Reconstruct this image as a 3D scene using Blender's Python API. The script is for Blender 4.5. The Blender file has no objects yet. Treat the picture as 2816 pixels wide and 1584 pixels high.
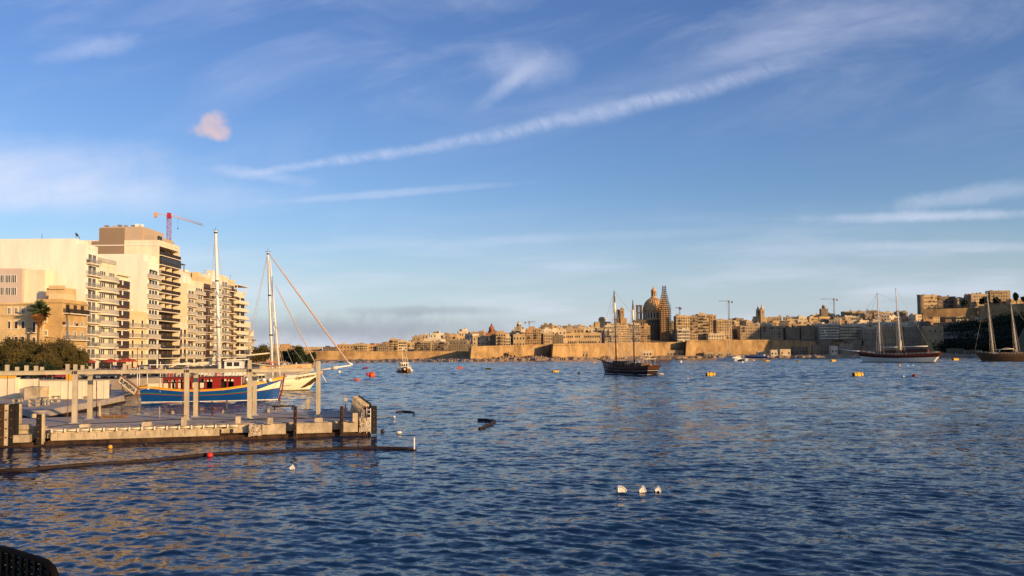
import bpy, bmesh, math, random
import numpy as np
from mathutils import Vector, Matrix
R = math.radians
rnd = random.Random(7)
sc = bpy.context.scene
# ---------------------------------------------------------------- camera
F, HC = 2300.0, 6.0
PITCH, ROLL, SHIFT = 2.5, 0.4, (181 - 2300*math.tan(R(2.5)))/2816.0
cam = bpy.data.cameras.new("camera"); co = bpy.data.objects.new("camera", cam)
sc.collection.objects.link(co); sc.camera = co
cam.sensor_width = 36; cam.lens = 36*F/2816; cam.shift_y = SHIFT
cam.clip_start = 0.1; cam.clip_end = 20000
CM = Matrix.Rotation(R(90+PITCH), 3, 'X') @ Matrix.Rotation(R(-ROLL), 3, 'Z')
co.matrix_world = Matrix.Translation((0, 0, HC)) @ CM.to_4x4()
def ray(px, py):
    d = CM @ Vector(((px-1408)/F, (792-py+SHIFT*2816)/F, -1)); return d/d.y
def P(px, py, D):                       # point seen at a pixel, at forward distance D
    d = ray(px, py)*D; return Vector((d.x, d.y, d.z+HC))
def Pz(px, py, z):                      # point seen at a pixel, at height z
    d = ray(px, py); return P(px, py, (z-HC)/d.z)
def PX(px, D): return P(px, 973, D).x   # lateral position of a pixel column
def ZZ(px, py, D): return P(px, py, D).z
# ---------------------------------------------------------------- sun and sky
SUN_AZ, SUN_EL = 50.0, 10.0             # azimuth measured from straight behind the camera towards the right
sd = Vector((math.sin(R(SUN_AZ))*math.cos(R(SUN_EL)), -math.cos(R(SUN_AZ))*math.cos(R(SUN_EL)), math.sin(R(SUN_EL))))
sl = bpy.data.lights.new("sun", 'SUN'); sl.energy = 5.0; sl.angle = R(0.5); sl.color = (1.0, 0.65, 0.30)
so = bpy.data.objects.new("sun", sl); sc.collection.objects.link(so)
so.rotation_euler = sd.to_track_quat('Z', 'Y').to_euler()
sc.view_settings.view_transform = 'Standard'; sc.view_settings.look = 'None'
sc.view_settings.exposure = 0.28; sc.view_settings.gamma = 1.0
w = bpy.data.worlds.new("World"); sc.world = w; w.use_nodes = True
def world():
    nt = w.node_tree; N = nt.nodes; Lk = nt.links; N.clear()
    def val(s, x):
        if isinstance(x, (int, float)): s.default_value = x
        else: Lk.new(x, s)
    def m(op, a, b=None, c=None, clamp=False):
        n = N.new('ShaderNodeMath'); n.operation = op; n.use_clamp = clamp
        val(n.inputs[0], a)
        if b is not None: val(n.inputs[1], b)
        if c is not None: val(n.inputs[2], c)
        return n.outputs[0]
    def ss(x, lo, hi):                   # smooth ramp
        n = N.new('ShaderNodeMapRange'); n.interpolation_type = 'SMOOTHSTEP'
        val(n.inputs[0], x); n.inputs[1].default_value = lo; n.inputs[2].default_value = hi
        return n.outputs[0]
    def noise(x, y, scale, detail=5, rough=.55, sx=1, sy=1, rot=0, dist=0):
        c, s = math.cos(rot), math.sin(rot)
        a = m('MULTIPLY', m('ADD', m('MULTIPLY', x, c), m('MULTIPLY', y, s)), sx)
        b = m('MULTIPLY', m('SUBTRACT', m('MULTIPLY', y, c), m('MULTIPLY', x, s)), sy)
        cb = N.new('ShaderNodeCombineXYZ'); Lk.new(a, cb.inputs[0]); Lk.new(b, cb.inputs[1])
        n = N.new('ShaderNodeTexNoise'); Lk.new(cb.outputs[0], n.inputs['Vector'])
        n.inputs['Scale'].default_value = scale; n.inputs['Detail'].default_value = detail
        n.inputs['Roughness'].default_value = rough; n.inputs['Distortion'].default_value = dist
        return n.outputs['Fac']
    def mix(f, a, b):
        n = N.new('ShaderNodeMix'); n.data_type = 'RGBA'; val(n.inputs[0], f)
        for s, x in ((n.inputs[6], a), (n.inputs[7], b)):
            if isinstance(x, tuple): s.default_value = (*x, 1)
            else: Lk.new(x, s)
        return n.outputs[2]
    sky = N.new('ShaderNodeTexSky'); sky.sky_type = 'NISHITA'; sky.sun_disc = False
    sky.sun_elevation = R(SUN_EL); sky.sun_rotation = R(180-SUN_AZ)
    sky.air_density = 1.0; sky.dust_density = 0.6; sky.ozone_density = 3.0; sky.altitude = 0
    tc = N.new('ShaderNodeTexCoord'); sp = N.new('ShaderNodeSeparateXYZ'); Lk.new(tc.outputs['Generated'], sp.inputs[0])
    yy = m('MAXIMUM', m('ABSOLUTE', sp.outputs[1]), 0.08)
    u = m('DIVIDE', sp.outputs[0], yy); v = m('DIVIDE', sp.outputs[2], yy)
    hs = N.new('ShaderNodeHueSaturation'); Lk.new(sky.outputs[0], hs.inputs['Color'])
    hs.inputs['Saturation'].default_value = 1.10; hs.inputs['Hue'].default_value = .519; hs.inputs['Value'].default_value = 1.28
    base = hs.outputs[0]
    K = SKYK
    # thin milky air low over the horizon
    base = mix(m('MULTIPLY', m('SUBTRACT', 1, ss(v, -.02, .20)), .78), base, (K*.44, K*.48, K*.60))
    n1 = noise(u, v, 3.2, 7, .6, 1, 3.2, R(12), .6)
    n2 = noise(u, v, 9, 6, .6, 1, 4.5, R(10), .3)
    veil = m('MULTIPLY', ss(n1, .42, .75), m('MULTIPLY_ADD', n2, .9, .2))
    hi = m('MULTIPLY_ADD', ss(v, .22, .42), .24, .10)
    veil = m('MULTIPLY', veil, hi)
    nb = noise(u, v, 22, 6, .65, 1, 1, 0, .4)
    nc = noise(u, v, 38, 7, .62, 1, 2.2, R(-50), .5)
    def blob(cu, cv, ru, rv, soft=.6, k=1.0, warp=.9, rot=0):
        c, s = math.cos(rot), math.sin(rot)
        du = m('SUBTRACT', u, cu); dv = m('SUBTRACT', v, cv)
        a = m('DIVIDE', m('ADD', m('MULTIPLY', du, c), m('MULTIPLY', dv, s)), ru)
        b = m('DIVIDE', m('SUBTRACT', m('MULTIPLY', dv, c), m('MULTIPLY', du, s)), rv)
        d = m('SQRT', m('ADD', m('MULTIPLY', a, a), m('MULTIPLY', b, b)))
        d = m('ADD', d, m('MULTIPLY', m('SUBTRACT', nb, .5), warp*2))
        return m('MULTIPLY', m('SUBTRACT', 1, ss(d, 1-soft, 1+soft*.5)), k)
    # long diagonal streak
    vc = m('ADD', m('MULTIPLY_ADD', u, .192, .2687), m('MULTIPLY', m('MULTIPLY', u, u), .129))
    wd = m('MULTIPLY_ADD', ss(u, -.35, .25), .0065, .0052)
    wob = m('MULTIPLY', m('SUBTRACT', noise(u, v, 14, 5, .6), .5), .020)
    q = m('DIVIDE', m('ABSOLUTE', m('ADD', m('SUBTRACT', v, vc), wob)), wd)
    st = m('MULTIPLY', m('SUBTRACT', 1, ss(q, .0, 1.5)), m('MULTIPLY', ss(u, -.37, -.27), m('SUBTRACT', 1, ss(u, .20, .46))))
    st = m('MULTIPLY', st, m('MULTIPLY_ADD', nc, .62, -.05))
    vc2 = m('ADD', vc, m('MULTIPLY_ADD', u, .05, .012))
    q2 = m('DIVIDE', m('ABSOLUTE', m('SUBTRACT', v, vc2)), .03)
    st2 = m('MULTIPLY', m('MULTIPLY', m('SUBTRACT', 1, ss(q2, 0, 1.4)), n2), m('MULTIPLY', ss(u, -.1, .3), .22))
    heart = m('ADD', blob(.018, .350, .050, .026, .95, .30, .6), blob(-.004, .326, .045, .011, .8, .25, .6, R(38)))
    cir = blob(-.51, .375, .055, .013, .95, .26, .9, R(10))
    bank = m('MULTIPLY', m('ADD', blob(-.62, .222, .22, .040, .95, .62, .3), blob(-.50, .19, .24, .022, .95, .40, .3)), m('MULTIPLY_ADD', n2, .9, .35))
    def line(cu, cv, ru, rv, k, rot=0): return m('MULTIPLY', blob(cu, cv, ru, rv, .8, k, .7, rot), m('MULTIPLY_ADD', n2, .8, .4))
    ls = m('ADD', line(.50, .162, .14, .007, .50, R(1)), line(.56, .188, .10, .012, .34, R(8)))
    ls = m('ADD', ls, line(.55, .125, .14, .007, .32, R(-1)))
    ls = m('ADD', ls, line(-.15, .194, .14, .005, .30, R(4)))
    ls = m('ADD', ls, line(-.30, .217, .06, .008, .26, R(-8)))
    ls = m('ADD', ls, line(.10, .14, .25, .006, .12, R(2)))
    lo = noise(u, v, 4, 4, .5, 1, 7, R(2)); lo = m('MULTIPLY', m('MULTIPLY', ss(lo, .42, .7), m('SUBTRACT', 1, ss(v, .06, .2))), .40)
    tot = m('ADD', m('ADD', m('ADD', veil, st), m('ADD', st2, heart)), m('ADD', m('ADD', cir, bank), m('ADD', ls, lo)), clamp=True)
    tot = m('MINIMUM', tot, .8)
    col = mix(tot, base, (K*.64, K*.67, K*.80))
    dk = blob(-.20, .030, .20, .016, .9, .5, .8)
    dk2 = blob(-.11, .052, .10, .006, .9, .35, .8)
    col = mix(m('ADD', dk, dk2, clamp=True), col, (K*.19, K*.20, K*.27))
    puff = m('MULTIPLY', m('MAXIMUM', blob(-.362, .2785, .019, .0165, .55, 1.0, 1.0), m('MAXIMUM', blob(-.374, .2735, .018, .0105, .6, .8, .9), blob(-.351, .270, .014, .012, .5, 1.0, 1.0))), m('MULTIPLY_ADD', ss(nc, .3, .7), .3, .55))
    puff = m('MINIMUM', puff, .92)
    col = mix(puff, col, (K*.63, K*.47, K*.47))
    bg = N.new('ShaderNodeBackground'); Lk.new(col, bg.inputs[0]); bg.inputs[1].default_value = 0.115
    ou = N.new('ShaderNodeOutputWorld'); Lk.new(bg.outputs[0], ou.inputs[0])
SKYK = 9.0
world()
# ---------------------------------------------------------------- materials
M = {}
def mat(name, col, rough=.8, var=.12, scale=1.5, bump=0., metal=0., spec=.3, col2=None, stretch=(1, 1, 1), bscale=None, courses=None, clear=0., patch=0., pscale=.05, pstretch=(1, 1, .4)):
    mt = bpy.data.materials.new(name); mt.use_nodes = True; nt = mt.node_tree; b = nt.nodes['Principled BSDF']
    b.inputs['Roughness'].default_value = rough; b.inputs['Metallic'].default_value = metal
    b.inputs['Specular IOR Level'].default_value = spec; b.inputs['Coat Weight'].default_value = clear
    tc = nt.nodes.new('ShaderNodeTexCoord'); mp = nt.nodes.new('ShaderNodeMapping'); mp.inputs['Scale'].default_value = stretch
    geo = nt.nodes.new('ShaderNodeNewGeometry')
    nt.links.new(geo.outputs['Position'], mp.inputs[0])
    no = nt.nodes.new('ShaderNodeTexNoise'); no.inputs['Scale'].default_value = scale; no.inputs['Detail'].default_value = 6; no.inputs['Roughness'].default_value = .65
    nt.links.new(mp.outputs[0], no.inputs[0])
    rp = nt.nodes.new('ShaderNodeValToRGB'); nt.links.new(no.outputs[0], rp.inputs[0])
    c2 = col2 or tuple(c*(1-var*1.8) for c in col)
    rp.color_ramp.elements[0].position = .3; rp.color_ramp.elements[1].position = .7
    rp.color_ramp.elements[0].color = (*c2, 1); rp.color_ramp.elements[1].color = (*[min(1, c*(1+var*.5)) for c in col], 1)
    out = rp.outputs[0]
    if patch:                                # broad weathering patches and run-off streaks
        m2 = nt.nodes.new('ShaderNodeMapping'); m2.inputs['Scale'].default_value = pstretch; nt.links.new(geo.outputs['Position'], m2.inputs[0])
        pn = nt.nodes.new('ShaderNodeTexNoise'); pn.inputs['Scale'].default_value = pscale; pn.inputs['Detail'].default_value = 8; pn.inputs['Roughness'].default_value = .7; pn.inputs['Distortion'].default_value = .6; nt.links.new(m2.outputs[0], pn.inputs[0])
        pr_ = nt.nodes.new('ShaderNodeValToRGB'); nt.links.new(pn.outputs[0], pr_.inputs[0]); pr_.color_ramp.elements[0].position = .40; pr_.color_ramp.elements[1].position = .56
        pr_.color_ramp.elements[0].color = (1-patch, 1-patch*1.05, 1-patch*1.1, 1); pr_.color_ramp.elements[1].color = (1, 1, 1, 1)
        mx = nt.nodes.new('ShaderNodeMix'); mx.data_type = 'RGBA'; mx.blend_type = 'MULTIPLY'; mx.inputs[0].default_value = 1
        nt.links.new(out, mx.inputs[6]); nt.links.new(pr_.outputs[0], mx.inputs[7]); out = mx.outputs[2]
    if courses:                              # faint masonry courses by height
        wv = nt.nodes.new('ShaderNodeTexWave'); wv.wave_type = 'BANDS'; wv.bands_direction = 'Z'; wv.inputs['Scale'].default_value = courses
        wv.inputs['Distortion'].default_value = 1.5; wv.inputs['Detail'].default_value = 2; nt.links.new(geo.outputs['Position'], wv.inputs[0])
        mx = nt.nodes.new('ShaderNodeMix'); mx.data_type = 'RGBA'; mx.blend_type = 'MULTIPLY'; mx.inputs[0].default_value = .22
        nt.links.new(out, mx.inputs[6]); nt.links.new(wv.outputs[0], mx.inputs[7]); out = mx.outputs[2]
    nt.links.new(out, b.inputs['Base Color'])
    if bump:
        n2 = nt.nodes.new('ShaderNodeTexNoise'); n2.inputs['Scale'].default_value = bscale or scale*4; n2.inputs['Detail'].default_value = 5
        nt.links.new(mp.outputs[0], n2.inputs[0])
        bp = nt.nodes.new('ShaderNodeBump'); bp.inputs['Strength'].default_value = bump; bp.inputs['Distance'].default_value = .1
        nt.links.new(n2.outputs[0], bp.inputs['Height']); nt.links.new(bp.outputs[0], b.inputs['Normal'])
    M[name] = mt; return mt
mat('white_render', (.84, .77, .66), .85, .07, .10, .15, bscale=2, stretch=(1, 1, .5), patch=.10, pscale=.35, pstretch=(1, 1, .18))
mat('cream_render', (.80, .69, .51), .85, .08, .12, .15, bscale=2, patch=.12, pscale=.4, pstretch=(1, 1, .2))
mat('yellow_render', (.72, .57, .33), .85, .08, .2, .15, bscale=2, patch=.12, pscale=.5, pstretch=(1, 1, .2))
mat('pink_render', (.52, .42, .36), .85, .06, .2)
mat('tan_render', (.46, .35, .25), .85, .04, .2)
mat('brown_render', (.25, .18, .125), .85, .04, .2)
mat('limestone', (.70, .51, .26), .9, .16, .35, .4, bscale=3, courses=6)
mat('limestone_orange', (.60, .40, .18), .9, .16, .3, .4, bscale=3, courses=6)
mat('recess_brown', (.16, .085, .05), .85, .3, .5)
mat('slab', (.74, .64, .48), .8, .06, .8)
mat('dark_metal', (.045, .035, .032), .5, .2, 2)
mat('brown_wood', (.085, .045, .028), .6, .3, 3)
mat('rail_metal', (.42, .42, .40), .4, .1, 2, metal=.4)
mat('rail_glass', (.48, .43, .34), .25, .1, .5, spec=.5)
mat('window_glass', (.030, .026, .022), .25, .3, .7, spec=.5)
mat('window_pale', (.14, .12, .09), .25, .4, .5, spec=.6)
mat('white_paint', (.78, .75, .70), .5, .06, 2)
mat('red_awning', (.42, .05, .035), .8, .15, 1)
mat('shutter_green', (.07, .12, .08), .7, .15, 2)
mat('concrete', (.56, .455, .315), .9, .22, 1.1, .5, bscale=9, patch=.3, pscale=1.2, pstretch=(1, 1, .35))
mat('hull_tan', (.13, .075, .042), .5, .2, .6)
mat('concrete_deck', (.44, .375, .32), .85, .18, .6, .4, bscale=7, stretch=(.4, 1.2, 1))
mat('concrete_rough', (.55, .47, .36), .95, .5, 6, 1.0, bscale=10, col2=(.16, .10, .06))
mat('weed', (.060, .030, .014), .8, .5, 2.5, .6, bscale=8)
mat('quay_rust', (.065, .033, .017), .85, .5, 2.0, .5, bscale=8)
mat('black_timber', (.016, .012, .011), .75, .4, 3, .4, bscale=14)
mat('red_timber', (.16, .05, .03), .8, .4, 3, .3)
mat('pergola', (.45, .385, .275), .6, .08, .8, patch=.18, pscale=1.5)
mat('rust', (.20, .08, .035), .8, .3, 4)
mat('timber', (.36, .22, .12), .8, .3, 3)
mat('steel', (.55, .55, .53), .35, .1, 3, metal=.7)
mat('boat_blue', (.005, .065, .27), .35, .12, 1.2, spec=.5)
mat('boat_green', (.02, .17, .11), .4, .1, 1)
mat('boat_yellow', (.75, .38, .03), .4, .08, 1)
mat('boat_red', (.25, .016, .009), .4, .12, 1)
mat('boat_white', (.80, .76, .66), .4, .05, 1)
mat('boat_cream', (.78, .70, .50), .4, .05, 1)
mat('boat_brown', (.10, .045, .025), .45, .2, 1)
mat('boat_dark', (.035, .022, .018), .45, .2, 1)
mat('boat_red_dark', (.11, .024, .015), .5, .15, 1)
mat('boat_grey', (.40, .41, .44), .4, .05, 1)
mat('canvas', (.66, .58, .42), .9, .1, 2)
mat('varnish', (.30, .13, .05), .35, .2, 3)
mat('rope', (.30, .22, .15), .9, .1, 5)
mat('rig', (.45, .38, .32), .6, .1, 5)
mat('stay', (.55, .38, .28), .6, .1, 5)
mat('orange_plastic', (.75, .10, .02), .5, .06, 2)
mat('red_plastic', (.65, .03, .02), .4, .06, 2)
mat('buoy_yellow', (.78, .44, .02), .45, .15, 3)
mat('buoy_dark', (.10, .06, .02), .7, .3, 4)
mat('float_white', (.78, .72, .64), .5, .08, 6)
mat('boom_dark', (.035, .018, .012), .6, .4, 4, .5, bscale=20)
mat('asphalt', (.055, .052, .05), .9, .15, .6)
mat('paving', (.34, .28, .21), .9, .15, .6)
mat('tyre', (.02, .02, .02), .9, .1, 3)
mat('chrome', (.5, .5, .5), .25, .05, 3, metal=.8)
for n_, c_ in (('car_red', (.30, .02, .015)), ('car_white', (.7, .68, .64)), ('car_grey', (.16, .16, .17)), ('car_black', (.02, .02, .025)), ('car_blue', (.03, .06, .16))):
    mat(n_, c_, .25, .03, 1, spec=.6, clear=.5)
mat('skin', (.45, .25, .16), .7, .05, 5); mat('cloth_dark', (.03, .03, .04), .9, .1, 5); mat('cloth_white', (.6, .58, .55), .9, .1, 5)
mat('cloth_red', (.35, .04, .03), .9, .1, 5); mat('cloth_blue', (.05, .10, .25), .9, .1, 5); mat('hair', (.03, .02, .015), .9, .1, 5)
mat('bark', (.16, .10, .06), .95, .3, 4, .6)
mat('palm_trunk', (.22, .13, .07), .95, .3, 5, .8, stretch=(1, 1, 3))
mat('palm_leaf', (.05, .085, .03), .7, .3, 1)
mat('palm_dead', (.24, .11, .04), .9, .3, 1)
mat('leaf_tamarisk', (.10, .070, .020), .85, .5, .30, col2=(.035, .04, .012))
mat('leaf_dark', (.022, .036, .016), .85, .5, .15, col2=(.008, .014, .007))
mat('leaf_green', (.05, .06, .025), .85, .5, .2)
mat('crane_red', (.42, .03, .05), .6, .1, 1); mat('crane_orange', (.60, .36, .22), .6, .1, 1); mat('crane_grey', (.20, .20, .20), .6, .1, 1)
mat('scaffold', (.095, .058, .036), .8, .3, .5)
mat('far_glass', (.022, .018, .016), .5, .4, .1)
mat('dome_stone', (.60, .37, .18), .9, .15, .3); mat('dome_red', (.36, .14, .07), .9, .15, .3); mat('dome_white', (.62, .52, .38), .9, .1, .3)
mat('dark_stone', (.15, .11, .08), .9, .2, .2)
mat('rock', (.46, .32, .18), .95, .5, .30, 1.0, bscale=.7, col2=(.12, .075, .045))
mat('bastion', (.50, .325, .145), .95, .30, .11, .7, bscale=.9, col2=(.29, .18, .085), courses=1.2, stretch=(1, 1, .35), patch=.34, pscale=.075, pstretch=(1, 1, .8))
mat('hill', (.13, .10, .055), .95, .4, .03, .5, bscale=.4, col2=(.07, .07, .03))
mat('town_ground', (.20, .145, .09), .95, .3, .05)
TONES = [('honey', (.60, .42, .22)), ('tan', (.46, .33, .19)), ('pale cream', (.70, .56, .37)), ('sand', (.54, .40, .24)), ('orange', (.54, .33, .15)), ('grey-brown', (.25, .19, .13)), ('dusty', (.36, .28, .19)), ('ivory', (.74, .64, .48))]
for n_, c_ in TONES: mat('tone_'+n_, c_, .9, .22, .12, .3, bscale=1.2, courses=1.4)
mat('wicker', (.006, .005, .005), .85, .3, 60, spec=.1)
mat('script_dark', (.10, .05, .03), .6, .05, 2)
# ---------------------------------------------------------------- mesh helpers
class MB:
    def __init__(s): s.v = []; s.f = []; s.m = []; s.sm = []
    def add(s, vs, fs, m=0, T=None, smooth=False):
        o = len(s.v)
        s.v += [tuple(T @ Vector(p)) if T is not None else tuple(p) for p in vs]
        for f in fs: s.f.append(tuple(i+o for i in f)); s.m.append(m); s.sm.append(smooth)
        return s
    def box(s, x0, x1, y0, y1, z0, z1, m=0, T=None):
        return s.add([(x0, y0, z0), (x1, y0, z0), (x1, y1, z0), (x0, y1, z0), (x0, y0, z1), (x1, y0, z1), (x1, y1, z1), (x0, y1, z1)],
                     [(3, 2, 1, 0), (4, 5, 6, 7), (0, 1, 5, 4), (1, 2, 6, 5), (2, 3, 7, 6), (3, 0, 4, 7)], m, T)
    def prism(s, poly, z0, z1, m=0, T=None):
        n = len(poly); a = sum(poly[i][0]*poly[(i+1) % n][1]-poly[(i+1) % n][0]*poly[i][1] for i in range(n))
        if a < 0: poly = poly[::-1]
        return s.add([(x, y, z0) for x, y in poly]+[(x, y, z1) for x, y in poly],
                     [tuple(range(n))[::-1], tuple(range(n, 2*n))]+[(i, (i+1) % n, n+(i+1) % n, n+i) for i in range(n)], m, T)
    def tube(s, pts, r, n=6, m=0, T=None, cap=True, smooth=True):
        pts = [Vector(p) for p in pts]; k = len(pts); rr = r if isinstance(r, (list, tuple)) else [r]*k
        vs = []; fs = []
        for i, p in enumerate(pts):
            d = (pts[min(i+1, k-1)]-pts[max(i-1, 0)]).normalized()
            a = d.cross(Vector((0, 0, 1)) if abs(d.z) < .9 else Vector((1, 0, 0))).normalized(); b = d.cross(a)
            for j in range(n):
                t = 2*math.pi*(j+.5)/n; vs.append(p+(a*math.cos(t)+b*math.sin(t))*rr[i])
        for i in range(k-1):
            for j in range(n): fs.append((i*n+j, i*n+(j+1) % n, (i+1)*n+(j+1) % n, (i+1)*n+j))
        if cap: fs += [tuple(range(n))[::-1], tuple(range((k-1)*n, k*n))]
        return s.add(vs, fs, m, T, smooth)
    def lathe(s, prof, n=16, m=0, T=None, smooth=True):
        vs = []; fs = []
        for r, z in prof:
            for j in range(n): t = 2*math.pi*j/n; vs.append((r*math.cos(t), r*math.sin(t), z))
        k = len(prof)
        for i in range(k-1):
            for j in range(n): fs.append((i*n+j, i*n+(j+1) % n, (i+1)*n+(j+1) % n, (i+1)*n+j))
        fs += [tuple(range(n))[::-1], tuple(range((k-1)*n, k*n))]
        return s.add(vs, fs, m, T, smooth)
    def ball(s, c, r, m=0, n=12, sq=(1, 1, 1)):
        pr = [(max(.001, math.sin(math.pi*i/8))*r, -math.cos(math.pi*i/8)*r) for i in range(9)]
        return s.lathe(pr, n, m, Matrix.Translation(c) @ Matrix.Diagonal((*sq, 1)))
    def mesh(s, name, mats):
        me = bpy.data.meshes.new(name); me.from_pydata(s.v, [], s.f)
        for x in ([mats] if isinstance(mats, str) else mats): me.materials.append(M[x])
        me.polygons.foreach_set('material_index', s.m); me.polygons.foreach_set('use_smooth', s.sm); me.update(); return me
    def build(s, name, mats, parent=None, loc=(0, 0, 0), rz=0, **kw):
        return inst(name, s.mesh(name, mats), parent, loc, rz, **kw)
def inst(name, me, parent=None, loc=(0, 0, 0), rz=0, scale=None, label=None, cat=None, group=None, kind=None):
    o = bpy.data.objects.new(name, me); sc.collection.objects.link(o); o.parent = parent
    o.location = loc; o.rotation_euler = (0, 0, rz)
    if scale: o.scale = scale
    if label: o['label'] = label
    if cat: o['category'] = cat
    if group: o['group'] = group
    if kind: o['kind'] = kind
    return o
def thing(name, label, cat, loc=(0, 0, 0), rz=0, group=None): return inst(name, None, None, loc, rz, None, label, cat, group)
def struct(name, mb, mats, **kw): return mb.build(name, mats, kind='structure', **kw)
def copy_tree(o, parent=None, kids=None):
    kids = kids if kids is not None else KIDS(o)
    c = o.copy(); sc.collection.objects.link(c); c.parent = parent
    for ch, sub in kids: copy_tree(ch, c, sub)
    return c
def KIDS(o): return [(c, KIDS(c)) for c in sc.objects if c.parent == o]
def clone(o, loc, rz, label, group=None):
    c = copy_tree(o); c.location = loc; c.rotation_euler = (0, 0, rz); c['label'] = label
    if group: c['group'] = group
    return c
def text_part(txt, size, mt, parent, matrix, name='lettering', extr=.01, shear=0, sx=1):
    cu = bpy.data.curves.new('t', 'FONT'); cu.body = txt; cu.size = size; cu.extrude = extr; cu.align_x = 'CENTER'; cu.align_y = 'CENTER'; cu.shear = shear
    o = bpy.data.objects.new('t', cu); sc.collection.objects.link(o); bpy.context.view_layer.update()
    me = bpy.data.meshes.new_from_object(o.evaluated_get(bpy.context.evaluated_depsgraph_get())); bpy.data.objects.remove(o)
    me.name = name; me.materials.clear(); me.materials.append(M[mt]); me.transform(matrix @ Matrix.Diagonal((sx, 1, 1, 1)))
    return inst(name, me, parent)
def lerp(a, b, t): return a+(b-a)*t
def interp(x, xs, ys): return float(np.interp(x, xs, ys))
# ================================================================ water
def water():
    rs = [3.0]
    while rs[-1] < 95: rs.append(rs[-1]+max(.11, rs[-1]*rs[-1]/(F*HC)*1.0))
    while rs[-1] < 1000: rs.append(rs[-1]+max(1.05, rs[-1]*.0026))
    while rs[-1] < 9000: rs.append(rs[-1]*1.10)
    rs = np.array(rs); th = np.linspace(R(-52), R(52), 520)
    Rr, Th = np.meshgrid(rs, th, indexing='ij'); X = Rr*np.sin(Th); Y = Rr*np.cos(Th); Z = np.zeros_like(X)
    g = np.random.default_rng(3)
    for lam in np.geomspace(.55, 9, 72):
        a = g.normal(R(75), R(38)); k = 2*math.pi/lam; ph = g.uniform(0, 6.28)
        amp = (.0033*lam**.5*(1.15 if lam < 1.3 else .55) if lam < 3 else .0016*lam**.35)*g.uniform(.5, 1.3)
        fade = np.clip((lam*3900-Rr*Rr)/(lam*1500), 0, 1) if lam < 3 else 1
        s = np.sin(k*(X*math.cos(a)+Y*math.sin(a))+ph+.5*np.sin(.21*X+.13*Y+ph))
        Z += amp*(s-.35*np.cos(2*(k*(X*math.cos(a)+Y*math.sin(a))+ph)))*fade
    for lam in np.geomspace(2.2, 4.6, 40):      # the chop farther out, coarser than the ripples near the terrace
        a = g.normal(R(85), R(30)); k = 2*math.pi/lam; ph = g.uniform(0, 6.28); amp = .027/k*g.uniform(.6, 1.4)
        Z += amp*np.sin(k*(X*math.cos(a)+Y*math.sin(a))+ph+.6*np.sin(.07*X+.05*Y+ph*2))*np.clip((Rr-50)/130, 0, 1)**.8
    Z *= np.clip((1000-Rr)/150, 0, 1)
    n0, n1 = X.shape; co_ = np.stack([X, Y, Z], -1).reshape(-1, 3)
    i = np.arange(n0*n1).reshape(n0, n1)
    fs = np.stack([i[:-1, :-1], i[:-1, 1:], i[1:, 1:], i[1:, :-1]], -1)[:, :, ::-1].reshape(-1, 4)
    me = bpy.data.meshes.new('water'); me.vertices.add(len(co_)); me.vertices.foreach_set('co', co_.ravel())
    me.loops.add(fs.size); me.loops.foreach_set('vertex_index', fs.ravel()); me.polygons.add(len(fs))
    me.polygons.foreach_set('loop_start', np.arange(0, fs.size, 4)); me.polygons.foreach_set('use_smooth', np.ones(len(fs), bool)); me.update(calc_edges=True)
    mt = bpy.data.materials.new('water'); mt.use_nodes = True; nt = mt.node_tree; b = nt.nodes['Principled BSDF']
    b.inputs['Base Color'].default_value = (.002, .022, .062, 1); b.inputs['Roughness'].default_value = .07; b.inputs['IOR'].default_value = 1.15
    geo = nt.nodes.new('ShaderNodeNewGeometry'); mp = nt.nodes.new('ShaderNodeMapping'); nt.links.new(geo.outputs['Position'], mp.inputs[0])
    mp.inputs['Scale'].default_value = (.55, 1, 1); mp.inputs['Rotation'].default_value = (0, 0, R(-12))
    def vm(op, a, b):
        n = nt.nodes.new('ShaderNodeVectorMath'); n.operation = op
        for k, x in ((0, a), (1, b)):
            if isinstance(x, tuple): n.inputs[k].default_value = x
            elif x is not None: nt.links.new(x, n.inputs[k])
        return n.outputs[0]
    acc = geo.outputs['Normal']                 # ripples too small for the mesh, as slopes, so that they survive into the distance
    gn = nt.nodes.new('ShaderNodeTexNoise'); gn.inputs['Scale'].default_value = .018; gn.inputs['Detail'].default_value = 3; nt.links.new(mp.outputs[0], gn.inputs[0])
    gr = nt.nodes.new('ShaderNodeMapRange'); nt.links.new(gn.outputs[0], gr.inputs[0]); gr.inputs[1].default_value = .38; gr.inputs[2].default_value = .62; gr.inputs[3].default_value = .62; gr.inputs[4].default_value = 1.2
    for scl, wt, dt, rg in ((1.1, .44, 3, .5), (4.2, .56, 4, .6), (.11, .10, 2, .5)):
        n = nt.nodes.new('ShaderNodeTexNoise'); n.inputs['Scale'].default_value = scl; n.inputs['Detail'].default_value = dt; n.inputs['Roughness'].default_value = rg
        nt.links.new(mp.outputs[0], n.inputs[0]); acc = vm('ADD', acc, vm('MULTIPLY', vm('MULTIPLY', vm('SUBTRACT', n.outputs['Color'], (.5, .5, .5)), (wt*.7, wt*1.3, 0)), gr.outputs[0]))
    acc = vm('NORMALIZE', acc, None); nt.links.new(acc, b.inputs['Normal'])
    me.materials.append(mt); M['water'] = mt; inst('water', me, kind='structure')
water()
# ================================================================ the terrace under the photographer
mb = MB(); mb.box(-8, 8, -6, 3.6, 4.2, 4.5); struct('terrace', mb, 'paving')
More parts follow.
